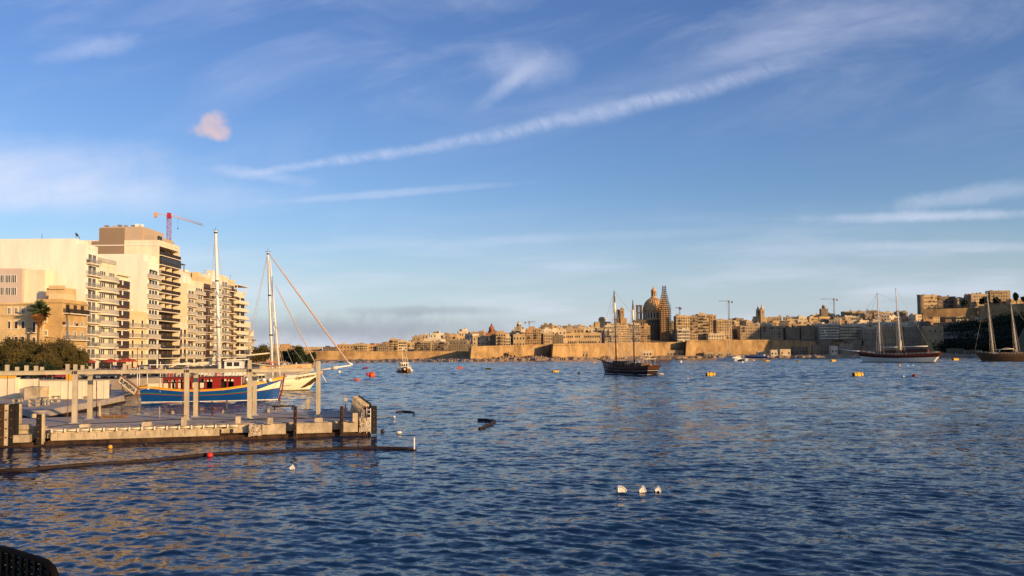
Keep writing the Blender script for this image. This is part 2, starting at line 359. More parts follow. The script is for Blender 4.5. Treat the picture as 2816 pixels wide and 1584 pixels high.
# ================================================================ Valletta: shore, walls, hill
KP = [600, 855, 1000, 1290, 1420, 1520, 1700, 1825, 1900, 2090, 2330, 2600, 2816, 3200]
DS = [640, 635, 632, 645, 692, 715, 815, 842, 850, 868, 858, 850, 840, 830]
DT = [745, 745, 755, 785, 790, 818, 895, 925, 940, 945, 955, 960, 960, 960]
ZW = [7, 9.3, 9.0, 8.4, 12.5, 14.6, 16, 16.6, 18.5, 19.2, 19, 20, 22, 24]
ZR = [9, 11, 13, 26, 28, 33, 40, 45, 48, 48, 57, 62, 66, 70]
RUN = 330.0
def terr(px, t):
    zw, zr = interp(px, KP, ZW), interp(px, KP, ZR); return zw-.4+(zr-zw)*min(1, max(0, t))**.9
def terrD(px, t): return interp(px, KP, DT)+RUN*t
mb = MB(); g = np.random.default_rng(5)
cols = list(range(560, 3240, 20)); rows = [0, .05, .12, .2, .35, .5, .65, .8, 1, 1.3, 2.2]
for px in cols:
    for j, t in enumerate(rows):
        z = terr(px, t) if t <= 1 else lerp(terr(px, 1), -6, (t-1)/1.2)
        mb.v.append((PX(px, terrD(px, t)), terrD(px, t), z))
nr = len(rows)
for i in range(len(cols)-1):
    for j in range(nr-1): mb.f.append((i*nr+j, (i+1)*nr+j, (i+1)*nr+j+1, i*nr+j+1)); mb.m.append(0); mb.sm.append(True)
struct('hill', mb, 'town_ground')
# rocky shore in front of the walls
mb = MB(); cols = np.arange(560, 3240, 3.2); rows = np.linspace(0, 1, 13)
amp = lambda px: interp(px, [600, 1150, 1290, 1400, 1650, 1850, 2100, 2500, 2816], [.8, 1.2, 2.2, 3.0, 2.2, 1.0, 1.6, 2.2, 1.8])
hh = g.normal(0, 1, (len(cols), 13)); hh = (hh+np.roll(hh, 1, 0)+np.roll(hh, 2, 0)+np.roll(hh, 1, 1))*.5
for a, px in enumerate(cols):
    d0 = interp(px, KP, DS); d1 = interp(px, KP, DT)+4
    d0 += 6*math.sin(px*.05)+4*math.sin(px*.13+1)+3*math.sin(px*.31)
    for b, t in enumerate(rows):
        z = -1.0+(1.8+interp(px, [1150, 1330], [1.2, 3.6])*t)*min(1, t*6)+amp(px)*.26*(hh[a, b]+1.2*math.sin(px*.11+b)*math.sin(px*.043+b*.7))*min(1, t*5)
        d = lerp(d0, d1, t); mb.v.append((PX(px, d), d, z))
for i in range(len(cols)-1):
    for j in range(12): mb.f.append((i*13+j, (i+1)*13+j, (i+1)*13+j+1, i*13+j+1)); mb.m.append(0); mb.sm.append(False)
struct('rocky_shore', mb, 'rock')
# fortification walls, one thing per stretch
def rampart(label, pts, matn='bastion', base=0.5, thick=9, batter=.12, cord=True):
    # pts: (px, D, ytop) along the top edge, left to right
    P3 = [P(px, y, D) for px, D, y in pts]; root = thing('bastion', label, 'fortification', (P3[0].x, P3[0].y, 0))
    mb = MB(); n = len(P3); o = Vector((P3[0].x, P3[0].y, 0)); top = []; bot = []; mid = []; inn = []
    for i, p in enumerate(P3):
        a = P3[max(i-1, 0)]; b = P3[min(i+1, n-1)]
        def nrm(q, r): t = (r-q); return Vector((t.y, -t.x, 0)).normalized()
        n1 = nrm(a, p) if i else nrm(p, b); n2 = nrm(p, b) if i < n-1 else n1
        nn = (n1+n2); nn = nn/max(.4, nn.length_squared)*2 if nn.length > .2 else n1
        h = p.z-base; top.append(p-o); bot.append(Vector((p.x, p.y, base))+nn*h*batter-o); mid.append(p-nn*1.2-o); inn.append(Vector((p.x, p.y, p.z-1.6))-nn*thick-o)
    vs = bot+top+mid+inn; fs = []
    for i in range(n-1):
        for k in range(3): fs.append((k*n+i, k*n+i+1, (k+1)*n+i+1, (k+1)*n+i))
    fs += [(0, n, 2*n, 3*n), (n-1, 4*n-1, 3*n-1, 2*n-1)]
    mb.add(vs, fs); mb.build('wall', matn, root)
    if cord:
        c = MB(); c.tube([t+Vector((0, 0, -1.5)) for t in [lerp(top[i], bot[i], 0.0) for i in range(n)]], .35, 5); c.build('cordon', 'bastion', root)
    return root
rampart('long low sea wall of the fort, behind the bowsprit of the white gulet', [(700, 735, 968), (855, 735, 964.5), (1010, 742, 966), (1292, 768, 966)])
rampart('leftmost projecting bastion with sharp corner, below the small red spire', [(1290, 768, 958), (1297, 695, 952.5), (1424, 764, 948.5)])
rampart('short shaded curtain wall between the two left bastions', [(1424, 766, 949), (1470, 783, 948), (1519, 800, 946.5)])
rampart('long sunlit bastion wall behind the dark schooner', [(1516, 800, 946), (1522, 768, 945.5), (1680, 838, 944), (1826, 902, 941.5)])
rampart('short shaded curtain wall right of the dark schooner', [(1826, 904, 942), (1887, 928, 939)])
rampart('sunlit bastion wall behind the catamaran', [(1885, 928, 937.5), (1889, 898, 936.5), (1990, 914, 935), (2084, 925, 934)])
rampart('shaded wall running right from the sunlit bastion towards the white schooner', [(2084, 925, 934), (2140, 940, 935), (2245, 948, 938), (2380, 950, 942)])
# upper walls on the right-hand hill
rampart('shaded upper rampart below the hilltop hotel', [(2540, 1120, 850), (2600, 1110, 849), (2690, 1100, 846)], base=51, thick=6, cord=False)
rampart('sunlit upper rampart at the right edge above the trees', [(2690, 1095, 842), (2816, 1060, 834), (3000, 1040, 826)], base=48, thick=6, cord=False)
rampart('small sunlit wall stepping down into the dark trees', [(2600, 1040, 872), (2640, 1030, 873), (2678, 1030, 866)], base=45, thick=4, cord=False)
0 and rampart('retaining wall below the ridge houses right of the twin bell towers', [(2130, 1100, 880), (2240, 1090, 868), (2330, 1090, 866)], base=36, thick=4, matn='tone_dusty', cord=False)
# unseen high ground added beyond the right edge, shaped to throw the evening shade
mb = MB(); g2 = np.random.default_rng(9); A0 = Vector((492, 726)); A1 = Vector((1250, 1010)); nr = 9
for i in range(40):
    t = i/39; c = A0.lerp(A1, t); nrm_ = Vector((sd.x, sd.y)).normalized(); env = min(1, t*14)**.5
    for j in range(nr):
        s = (j/(nr-1)-.5)*2; hgt = 106*env*(1-abs(s)**2.2)+g2.normal(0, 1.3)*env*(1-abs(s))
        p = c+nrm_*s*(30+60*env); mb.v.append((p.x, p.y, hgt-2))
for i in range(39):
    for j in range(nr-1): mb.f.append((i*nr+j, (i+1)*nr+j, (i+1)*nr+j+1, i*nr+j+1)); mb.m.append(0); mb.sm.append(True)
struct('hill', mb, 'hill')
# ================================================================ houses of the town
def win_mesh(kind):
    mb = MB()      # local: wall plane y=0, outwards -y; width 1, height 1.6 centred
    if kind == 'arched':
        mb.box(-.5, .5, -.03, .0, -.8, .6, 0); mb.prism([(-.5, .6), (.5, .6), (.35, .85), (0, .98), (-.35, .85)], 0, .03, 0, Matrix.Rotation(R(90), 4, 'X'))
        mb.box(-.7, -.5, -.12, 0, -.8, .65, 1); mb.box(.5, .7, -.12, 0, -.8, .65, 1)
    else:
        mb.box(-.5, .5, -.03, 0, -.8, .8, 0)
        mb.box(-.64, -.5, -.14, 0, -.8, .9, 1); mb.box(.5, .64, -.14, 0, -.8, .9, 1); mb.box(-.75, .75, -.22, 0, -.95, -.8, 1); mb.box(-.5, .5, -.14, 0, .8, .9, 1)
    return mb.mesh('window_'+kind, ['far_glass', 'dome_white' if kind == 'white' else 'tone_pale cream'])
WM = {k: win_mesh(k) for k in ('plain', 'arched', 'white')}
def bal_mesh():
    mb = MB(); mb.box(-1.2, 1.2, -1.0, 0, -.15, 0, 0)
    mb.box(-1.2, 1.2, -1.0, -.94, .95, 1.05, 1)
    for i in range(9): mb.box(-1.18+i*.29, -1.12+i*.29, -.99, -.95, 0, .95, 1)
    return mb.mesh('balcony', ['tone_pale cream', 'dark_metal'])
def gal_mesh():
    mb = MB(); mb.box(-1.1, 1.1, -.9, 0, -.2, 0, 0); mb.box(-1.0, 1.0, -.8, 0, 0, 1.0, 1); mb.box(-.95, .95, -.76, 0, 1.0, 2.2, 2); mb.box(-1.05, 1.05, -.85, 0, 2.2, 2.4, 1)
    return mb.mesh('enclosed_balcony', ['tone_pale cream', 'brown_wood', 'far_glass'])
BM, GM = bal_mesh(), gal_mesh()
def house(label, px0, px1, D, ytop, zb, tone, floors=None, ncol=None, depth=14, rot=0, wk='plain', bal=0, extras=True, r=None, topf=None, mats=None, name='town_house', cat='house', group=None, ww=1.0, wh=1.0, side=True):
    r = r or rnd; zt = ZZ((px0+px1)/2, ytop, D); x0, x1 = PX(px0, D), PX(px1, D); W = x1-x0; H = zt-zb
    root = thing(name, label, cat, (x0, D, zb), R(rot), group); m_ = mats or 'tone_'+tone
    mb = MB(); mb.box(0, W, 0, depth, -4, H-.9, 0); p = .35
    mb.box(0, W, 0, p, H-.9, H, 0); mb.box(0, W, depth-p, depth, H-.9, H, 0); mb.box(0, p, p, depth-p, H-.9, H, 0); mb.box(W-p, W, p, depth-p, H-.9, H, 0)
    mb.box(-.12, W+.12, -.14, 0, H-1.15, H-.9, 0)
    mb.build('wall', m_, root)
    if extras:
        for k in range(r.choice([1, 1, 2, 3])):
            w_ = r.uniform(2, 4.5); xx = r.uniform(.4, max(.5, W-w_-.4)); d_ = r.uniform(1, 6); h_ = r.uniform(1.6, 3.2)
            if xx+w_ > W: w_ = max(1, W-xx-.2)
            hb = MB(); hb.box(xx, xx+w_, d_, d_+r.uniform(2, 4), H-.9+.004, H-.9+h_, 0); hb.box(xx-.1, xx+w_+.1, d_-.15, d_, H-.9+h_-.2, H-.9+h_, 0); hb.build('roof_hut', m_ if r.random() < .6 else 'tone_'+r.choice(['pale cream', 'grey-brown', 'ivory']), root)
        if r.random() < .5:
            tb = MB(); tb.lathe([(.55, H-.9), (.55, H+.6), (.4, H+.75)], 10, 0, Matrix.Translation((r.uniform(1, max(1.2, W-1)), 3, 0))); tb.build('water_tank', r.choice(['far_glass', 'white_paint', 'tone_grey-brown']), root)
        if r.random() < .35:
            ab = MB(); ax = r.uniform(.6, W-.4); ab.tube([(ax, 2, H-.9), (ax, 2, H+2.4)], .05, 4); ab.tube([(ax-.6, 2, H+2.1), (ax+.6, 2, H+2.1)], .03, 4); ab.build('aerial', 'dark_metal', root)
    fh = 3.6; nf = floors or max(1, int((H-1.2)/fh)); fh = (H-1.3)/nf; nc = ncol if ncol is not None else max(1, int(W/3.2)); lo = 0 if topf is None else max(0, nf-topf)
    for f in range(lo, nf):
        for c in range(nc):
            if r.random() < .06: continue
            x = (c+.5)*W/nc; z = f*fh+fh*.52
            if bal and f > 0 and (c % 3 == 1 or bal == 2) and r.random() < .8:
                if r.random() < .3: inst('enclosed_balcony', GM, root, (x, 0, z-1.0)); continue
                inst('balcony', BM, root, (x, 0, z-1.15), 0, (min(1, W/nc/2.6), 1, 1))
            inst('window', WM[wk], root, (x, 0, z), 0, (ww*1.2, 1.5, 1.1*wh*min(1.15, fh/3.4)))
    if side:
        for f in range(lo, nf):
            for c in range(1): inst('window', WM[wk], root, (0 if PX(px0, D) > 0 else W, depth*.35, f*fh+fh*.52), R(-90 if PX(px0, D) > 0 else 90), (ww, 1, wh))
    return root
LM = [(960, 'the gulet bowsprit'), (1105, 'the anchored fishing boat'), (1352, 'the small red spire'), (1427, 'the small white dome'), (1600, 'the long arcaded palace'), (1656, 'the low round dome'), (1705, 'the square church towers'), (1800, 'the big ribbed dome'), (1829, 'the scaffolded spire'), (2004, 'the tall grey crane'), (2091, 'the twin bell towers'), (2293, 'the right-hand crane'), (2420, "the white schooner's foremast"), (2476, "the white schooner's mainmast"), (2585, 'the hilltop hotel'), (2725, "the brown schooner's foremast")]
def where(px):
    d, nm, s = min((abs(px-a), b, px-a) for a, b in LM)
    return ('right of ' if s > 8 else 'left of ' if s < -8 else 'near ')+nm
def ordn(n): return str(n)+('th' if 10 < n % 100 < 20 else {1: 'st', 2: 'nd', 3: 'rd'}.get(n % 10, 'th'))
# waterfront row, house by house
WF = [ # px0,px1,ytop,dD,tone,floors,cols,kind,bal,label
 (972, 1010, 945, 4, 'honey', 3, 7, 'plain', 1, 'pale three-storey barrack block on the fort, first tall block right of the gulet'),
 (1012, 1035, 948, 10, 'orange', 2, 4, 'plain', 0, 'low orange house beside the pale barrack block on the sea wall'),
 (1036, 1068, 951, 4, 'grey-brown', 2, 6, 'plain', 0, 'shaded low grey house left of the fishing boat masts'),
 (1070, 1094, 933, 10, 'honey', 5, 6, 'plain', 1, 'tall honey house just left above the fishing boat'),
 (1094, 1118, 936, 12, 'pale cream', 4, 6, 'plain', 0, 'cream house directly above the fishing boat'),
 (1139, 1185, 938, 6, 'tan', 5, 9, 'plain', 2, 'left half of the long tan apartment block right of the fishing boat'),
 (1187, 1232, 939, 8, 'dusty', 5, 8, 'plain', 2, 'right half of the long tan apartment block right of the fishing boat'),
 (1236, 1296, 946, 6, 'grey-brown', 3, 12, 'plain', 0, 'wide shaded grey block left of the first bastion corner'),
 (1364, 1391, 914, 6, 'honey', 5, 4, 'plain', 1, 'slim honey house with balconies right of the small red spire'),
 (1392, 1404, 925, 6, 'pale cream', 4, 2, 'plain', 0, 'narrow cream house beside the slim honey house'),
 (1412, 1444, 919, 5, 'honey', 2, 4, 'arched', 0, 'broad house with tall arched windows below the small white dome'),
 (1446, 1488, 903, 8, 'orange', 7, 7, 'plain', 1, 'tall orange block with stepped balconies, left of the narrow street gap'),
 (1495, 1520, 917, 6, 'tan', 4, 4, 'plain', 0, 'square tan house at the bastion corner'),
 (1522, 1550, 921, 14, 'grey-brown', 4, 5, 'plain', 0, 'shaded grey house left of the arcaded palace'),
 (1552, 1651, 915, 6, 'honey', 2, 20, 'arched', 0, 'long two-storey palace with rows of arched windows behind the bastion'),
 (1664, 1697, 894, 6, 'pale cream', 8, 5, 'plain', 2, 'tall cream block with balconies left of the dark schooner foremast'),
 (1698, 1730, 893, 9, 'honey', 8, 6, 'arched', 0, 'tall block dense with arched windows behind the dark schooner'),
 (1731, 1760, 889, 6, 'pale cream', 9, 5, 'plain', 2, 'tall cream apartment block behind the dark schooner mizzenmast'),
 (1761, 1789, 895, 4, 'orange', 8, 5, 'plain', 1, 'orange apartment block below the dark belfry'),
 (1861, 1899, 868, 8, 'honey', 9, 6, 'plain', 1, 'tallest honey block right of the scaffolded spire'),
 (1900, 1920, 869, 10, 'tan', 9, 3, 'plain', 2, 'narrow tan block next to the tallest honey block'),
 (1921, 1951, 863, 14, 'sand', 9, 6, 'plain', 2, 'sand-coloured block striped with balconies'),
 (1953, 1971, 866, 14, 'orange', 8, 2, 'arched', 0, 'narrow orange tower house with a tall arched recess'),
 (1972, 2014, 879, 10, 'honey', 8, 6, 'plain', 1, 'honey block in front of the tall grey crane'),
 (1949, 1992, 917, 2, 'pale cream', 2, 6, 'arched', 0, 'low cream building with a big arch on the sunlit bastion'),
 (1864, 1898, 905, 1, 'ivory', 4, 7, 'white', 1, 'ivory house with white-framed windows below the tallest honey block'),
 (2037, 2091, 896, 8, 'tan', 5, 8, 'white', 1, 'tan apartment block with white balconies, first right of the crane'),
 (2094, 2154, 896, 8, 'dusty', 5, 9, 'white', 1, 'matching dusty apartment block with white balconies below the twin bell towers'),
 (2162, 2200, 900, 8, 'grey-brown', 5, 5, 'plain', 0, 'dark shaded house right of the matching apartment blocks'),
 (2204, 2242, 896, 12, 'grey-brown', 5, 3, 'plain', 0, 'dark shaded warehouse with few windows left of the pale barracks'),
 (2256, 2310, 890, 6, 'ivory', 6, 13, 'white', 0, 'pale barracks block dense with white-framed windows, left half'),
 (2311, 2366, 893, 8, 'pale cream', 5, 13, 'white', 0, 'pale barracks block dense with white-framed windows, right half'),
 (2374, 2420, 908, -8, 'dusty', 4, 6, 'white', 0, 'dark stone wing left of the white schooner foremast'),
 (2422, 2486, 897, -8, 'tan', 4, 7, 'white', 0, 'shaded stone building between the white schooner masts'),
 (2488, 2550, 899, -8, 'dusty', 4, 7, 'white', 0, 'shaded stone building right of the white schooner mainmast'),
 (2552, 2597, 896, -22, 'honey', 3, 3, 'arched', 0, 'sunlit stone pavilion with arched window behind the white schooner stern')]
for (a, b, yt, dd, tn, fl, nc, wk, bl, lb) in WF:
    mid = (a+b)/2; D = interp(mid, KP, DT)+dd+3
    zb = min(terr(mid, 0), ZZ(mid, 980, D)+99) if mid < 2370 else 2.5
    house(lb, a, b, D, yt, zb-.5, tn, fl, nc, 13, rnd.uniform(-3, 3), wk, bl)
# rows climbing the hill
ROWS = [('second row', .10, 9, 15), ('third row', .24, 8, 14), ('fourth row', .42, 8, 13), ('fifth row', .6, 7, 12), ('sixth row', .8, 7, 11), ('skyline row', 1.0, 6, 11)]
CHURCH = [(1742, 1848, .0, .3), (1690, 1722, .38, .55), (1640, 1668, .5, .7), (2074, 2106, .3, .5)]
rr = random.Random(21)
for rn, t, h0, h1 in ROWS:
    px = 1120+rr.uniform(0, 25) if t > .3 else 1236; n = 0
    if t < .2: px = 1300
    while px < 2830:
        D = terrD(px, t)+rr.uniform(-10, 10); W = rr.uniform(7, 20); w_ = W*F/D; mid = px+w_/2
        skip = any(a < mid+w_*.5 and mid-w_*.5 < b and c <= t <= d for a, b, c, d in CHURCH) or (mid > 2560 and t < .5) or (mid > 2500 and t > .7)
        if not skip:
            zb = terr(mid, t); k = rr.uniform(h0-1, h1)*(1.3 if rr.random() < .15 else 1)
            yt = 973+.007*(1408-mid)-(zb+k-HC)*F/D
            n += 1; tn = rr.choice([a for a, _ in TONES]+['pale cream', 'ivory', 'honey']); shaped = rr.choice(['flat-roofed', 'parapeted', 'plain-fronted', 'boxy'])
            house('%s %s house, %s in the %s, %s' % (tn, shaped, ordn(n), rn, where(mid)), px, px+w_, D, yt, zb-1, tn, None, None, 12, rr.uniform(-26, 20), rr.choice(['plain', 'plain', 'white']), 1 if rr.random() < .3 else 0, True, rr, 2)
        px += w_+rr.choice([.5, 1, 2, 4, 9])*(1 if t < .5 else 1.4)
# the houses of the low left point
n = 0; px = 742
while px < 1140:
    D = 800+rr.uniform(0, 90); W = rr.uniform(12, 34); w_ = W*F/D; mid = px+w_/2; n += 1
    zb = 9; yt = interp(mid, [700, 850, 1000, 1100, 1150], [958, 951, 947, 938, 930])+rr.uniform(-3, 6)
    tn = rr.choice(['honey', 'orange', 'pale cream', 'sand', 'grey-brown'])
    house('%s low building, %s along the far point, %s' % (tn, ordn(n), where(mid)), px, px+w_, D, yt, zb-1, tn, None, None, 12, rr.uniform(-10, 10), 'plain', 0, True, rr, 2, name='fort_building', cat='fort building'); px += w_+rr.uniform(-3, 14)
# hilltop buildings on the right
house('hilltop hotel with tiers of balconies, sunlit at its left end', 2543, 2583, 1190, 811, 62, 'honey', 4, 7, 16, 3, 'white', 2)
house('shaded right wing of the hilltop hotel with open galleries', 2584, 2633, 1192, 815, 62, 'grey-brown', 4, 8, 16, 0, 'plain', 2)  # the wing's shade is put into its darker wall tone
house('brown house beside the hotel with a flat roof', 2637, 2668, 1180, 819, 64, 'dusty', 3, 5, 12, 0)
house('tower-like house left of the brown schooner foremast on the hilltop', 2664, 2674, 1175, 810, 66, 'tan', 4, 1, 8, 0)
house('cream hilltop block behind the brown schooner foremast', 2676, 2730, 1170, 808, 66, 'sand', 4, 8, 14, 4, 'white', 1)
house('tallest hilltop block at the right with a stepped roof', 2728, 2782, 1170, 799, 66, 'tan', 5, 8, 14, -4, 'plain', 1)
house('low hilltop house at the far right edge', 2786, 2850, 1150, 822, 66, 'honey', 2, 6, 12, 0)
mb = MB(); t_ = thing('round_tower', 'round grey water tower left of the hilltop hotel', 'tower', P(2533, 870, 1190)); hz = ZZ(2533, 812, 1190)-t_.location.z
mb.lathe([(4.6, -10), (4.6, hz-1), (5, hz-1), (5, hz)], 20, 0, smooth=False); mb.build('tower_wall', 'tone_grey-brown', t_)
mb = MB()
for k in range(10): mb.box(-.4, .4, 4.2, 5, hz, hz+1.1, 0, Matrix.Rotation(k*math.pi/5, 4, 'Z'))
mb.build('battlement', 'tone_grey-brown', t_)
# boathouses on the rocks
for (a, b, yt, D, tn, lb) in [(1650, 1680, 966, 846, 'ivory', 'white boathouse on the rocks left of the dark schooner foremast'), (1697, 1738, 966, 862, 'ivory', 'long white boathouse between the dark schooner masts'), (1745, 1793, 963, 872, 'pale cream', 'cream boathouse right of the dark schooner mizzenmast'), (1826, 1880, 963, 905, 'tan', 'low flat jetty hall at the foot of the shaded curtain wall'), (1937, 2018, 968, 893, 'tan', 'waterside restaurant terrace behind the catamaran'), (2084, 2104, 966, 900, 'ivory', 'small white kiosk on the shore right of the catamaran'), (2182, 2222, 953, 925, 'grey-brown', 'long grey roofed shelter under the shaded wall')]:
    house(lb, a, b, D, yt, 1.5, tn, 1, max(2, int((b-a)/7)), 6, 0, 'plain', 0, False, ww=1.4, name='boathouse', cat='boathouse', side=False)
for (a, b, yt, D, tn, fl, lb) in [(2236, 2262, 948, 908, 'grey-brown', 1, 'low shaded hut on the shore left of the white schooner bowsprit'), (2286, 2304, 951, 900, 'ivory', 1, 'small white hut on the shaded shore above the bowsprit tip'), (2312, 2350, 945, 915, 'dusty', 1, 'low terrace building on the shaded shore'), (2330, 2372, 934, 938, 'grey-brown', 2, 'shaded stone store left of the dark tree'), (2250, 2290, 936, 944, 'grey-brown', 1, 'long low shed under the pale barracks'), (2120, 2138, 962, 890, 'ivory', 1, 'white van-sized kiosk on the shore left of the shaded shelter'), (2146, 2174, 960, 895, 'pale cream', 1, 'row of pale changing cabins on the shore below the shaded wall'), (2610, 2650, 958, 905, 'grey-brown', 1, 'low shaded boat shed under the dark trees'), (2655, 2700, 962, 895, 'dusty', 1, 'low waterside wall building right of the boat shed'), (1400, 1420, 968, 735, 'orange', 1, 'little stone pump house on the rocks, left bastion'), (1600, 1618, 966, 800, 'tan', 1, 'small stone hut on the rocks left of the white boathouse')]:
    house(lb, a, b, D, yt, 1.5, tn, fl, max(1, int((b-a)/8)), 6, rnd.uniform(-6, 6), 'plain', 0, False, ww=1.2, name='shore_hut', cat='hut', side=False)
# ---- the great dome and its church
def dome_church():
    D = 985; cx = PX(1800, D); k = D/F; hz = 970.3
    Z = lambda y: HC+(hz-y)*k
    t = thing('cathedral', 'huge ribbed stone dome on a columned drum, tallest on the skyline', 'church', (cx, D, 0))
    R0 = 31*k; z0, z1, z2 = Z(877), Z(857), Z(819)
    mb = MB(); mb.lathe([(R0*1.02, z0-3), (R0*1.02, z0), (R0*.9, z0), (R0*.9, z1-.6), (R0*1.03, z1-.6), (R0*1.03, z1)], 32, 0, smooth=False); dr = mb.build('drum', 'dome_stone', t)
    for i in range(24):
        a = 2*math.pi*i/24; T = Matrix.Rotation(a, 4, 'Z'); c = MB(); c.box(R0*.9, R0*.99, -.55, .55, z0, z1-.6, 0, T); c.build('column', 'dome_white', t)
        w_ = MB(); T = Matrix.Rotation(a+math.pi/24, 4, 'Z'); w_.box(R0*.86, R0*.905, -.65, .65, z0+1.2, z1-2, 0, T); w_.build('window', 'far_glass', t)
    pr = [(R0*.97*math.cos(R(a)), z1+(z2-z1)*math.sin(R(a))**.93) for a in range(0, 84, 6)]+[(R0*.13, z2)]
    mb = MB(); mb.lathe(pr, 48); mb.build('dome', 'dome_stone', t)
    for i in range(24):
        a = 2*math.pi*i/24; c, s_ = math.cos(a), math.sin(a); mb = MB(); mb.tube([((r_+.18)*c, (r_+.18)*s_, z) for r_, z in pr], .42, 5); mb.build('rib', 'dome_stone', t)
    mb = MB(); L = z2; mb.lathe([(4.1, L-1), (4.1, L+.8), (2.9, L+.8), (2.9, L+7.5), (3.5, L+7.5), (3.5, L+8.2), (2.8, L+9.4), (1.6, L+10.8), (.8, L+11.8), (.5, L+13.5), (.1, L+13.8)], 16, 0); mb.build('lantern', 'dome_stone', t)
    for i in range(8):
        T = Matrix.Rotation(i*math.pi/4+.2, 4, 'Z'); w_ = MB(); w_.box(2.6, 2.95, -.5, .5, L+2, L+6.5, 0, T); w_.build('lantern_window', 'far_glass', t)
    mb = MB(); zt = Z(792); mb.tube([(0, 0, L+13), (0, 0, zt+1)], .18, 4); mb.tube([(-.9, 0, zt), (.9, 0, zt)], .15, 4); mb.build('cross', 'dark_metal', t)
    nb = MB(); a, b = PX(1744, D)-cx, PX(1818, D)-cx; nb.box(a, b, -18, 16, 10, Z(881), 0); nb.box(a-.5, b+.5, -18.6, -18, Z(881)-1.4, Z(881), 0)
    for i in range(5): x = lerp(a, b, (i+.5)/5); nb.box(x-.5, x+.5, -18.5, -18, 12, Z(881)-1.4, 0)
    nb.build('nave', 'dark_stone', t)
    for i in range(4): inst('window', WM['arched'], t, (lerp(a, b, (i+1)/5), -18, Z(893)), 0, (1.8, 1, 2.2))
    # dark belfry
    q = thing('belfry', 'dark square belfry with open arches left of the big dome', 'bell tower', (PX(1759, D-10), D-10, 0)); mb = MB(); w2 = 7*k
    for sx in (-1, 1):
        for sy in (-1, 1): mb.box(*sorted((sx*w2, sx*(w2-2.1))), *sorted((sy*w2, sy*(w2-1.7))), Z(878), Z(843), 0)
    mb.box(-w2, w2, -w2, w2, Z(900), Z(878), 0); mb.box(-w2-.2, w2+.2, -w2-.2, w2+.2, Z(862), Z(859.5), 0); mb.box(-w2-.3, w2+.3, -w2-.3, w2+.3, Z(843), Z(840), 0)
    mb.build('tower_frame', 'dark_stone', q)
    # scaffolded spire
    s = thing('spire', 'pointed church spire wrapped in dark scaffolding right of the dome', 'spire', (PX(1829, D-25), D-25, 0)); k2 = (D-25)/F; Zs = lambda y: HC+(970-y)*k2
    mb = MB(); mb.box(-4.5, 4.5, -4.5, 4.5, 12, Zs(851), 0); mb.lathe([(5.4, Zs(851)), (4.0, Zs(836)), (1.9, Zs(813)), (.4, Zs(794))], 4, 0, Matrix.Rotation(R(45), 4, 'Z'), False); mb.build('stone_spire', 'dome_stone', s)
    z = 14; fr = MB(); dk = MB(); top = Zs(791)
    def hw(z):
        y = 970-(z-HC)/k2
        return interp(y, [789, 812, 813, 835, 836, 850, 960], [4*k2, 5.5*k2, 7*k2, 11*k2, 12.5*k2, 15*k2, 15.5*k2])
    while z < top:
        h_ = hw(z); dk.box(-h_, h_, -h_, -h_+.8, z, z+.5, 0); dk.box(-h_, h_, h_-.8, h_, z, z+.5, 0); dk.box(-h_, -h_+.8, -h_+.8, h_-.8, z, z+.5, 0); dk.box(h_-.8, h_, -h_+.8, h_-.8, z, z+.5, 0)
        n_ = max(2, int(h_/1.5))
        for i in range(n_+1):
            x = lerp(-h_, h_, i/n_)
            for yy in (-h_, h_-.02): fr.box(x-.15, x+.15, yy-.12, yy+.15, z+.5, z+2.3, 0); fr.box(yy-.12, yy+.15, x-.15, x+.15, z+.5, z+2.3, 0)
        fr.box(-h_, h_, -h_-.06, -h_+.04, z+1.5, z+1.65, 0); z += 2.3
    fr.build('scaffold_pole', 'scaffold', s); dk.build('scaffold_deck', 'scaffold', s)
dome_church()
# ---- smaller domes, towers
def cupola(label, px, D, ytop, ybase, wpx, stone, drum='tone_honey', lantern=True, cat='dome'):
    k = D/F; base = P(px, ybase, D); t = thing('church_dome', label, cat, base); H = (ybase-ytop)*k; r_ = wpx*k/2; hd = H*.38
    nv = MB(); nv.box(-r_*2.1, r_*2.1, -r_*1.5, r_*1.5, -12, -.6); nv.box(-r_*2.2, r_*2.2, -r_*1.6, -r_*1.5, -1.2, -.6); nv.build('nave', drum, t)
    mb = MB(); mb.lathe([(r_, -1), (r_, hd-.4), (r_*1.08, hd-.4), (r_*1.08, hd)], 12, 0, smooth=False); mb.build('drum', drum, t)
    mb = MB(); hh = H*.34; mb.lathe([(r_*math.cos(R(a)), hd+hh*math.sin(R(a))) for a in range(0, 85, 12)]+[(.2, hd+hh)], 16); mb.build('dome', stone, t)
    if lantern:
        l = MB(); z = hd+hh-.3; q = H-z; l.lathe([(r_*.26, z), (r_*.26, z+q*.5), (r_*.32, z+q*.5), (r_*.15, z+q*.75), (.12, z+q*.85), (.1, z+q)], 8); l.build('lantern', stone, t)
    for i in range(6):
        T = Matrix.Rotation(i*math.pi/3+.3, 4, 'Z'); w_ = MB(); w_.box(r_*.95, r_*1.02, -.5, .5, hd*.25, hd*.75, 0, T); w_.build('window', 'far_glass', t)
cupola('small red pointed dome with lantern on the left part of the town', 1352, 900, 888, 914, 15, 'dome_red', 'dome_red')
cupola('small white dome with lantern left of the little grey crane', 1427, 980, 882, 898, 12, 'dome_white', 'tone_tan')
cupola('low round dome right of centre above the arcaded palace', 1656, 1080, 866, 884, 20, 'dome_stone', 'tone_honey', False)
cupola('small grey cupola left of the right-hand crane', 2265, 1230, 834, 848, 9, 'dome_stone', 'tone_grey-brown', False)
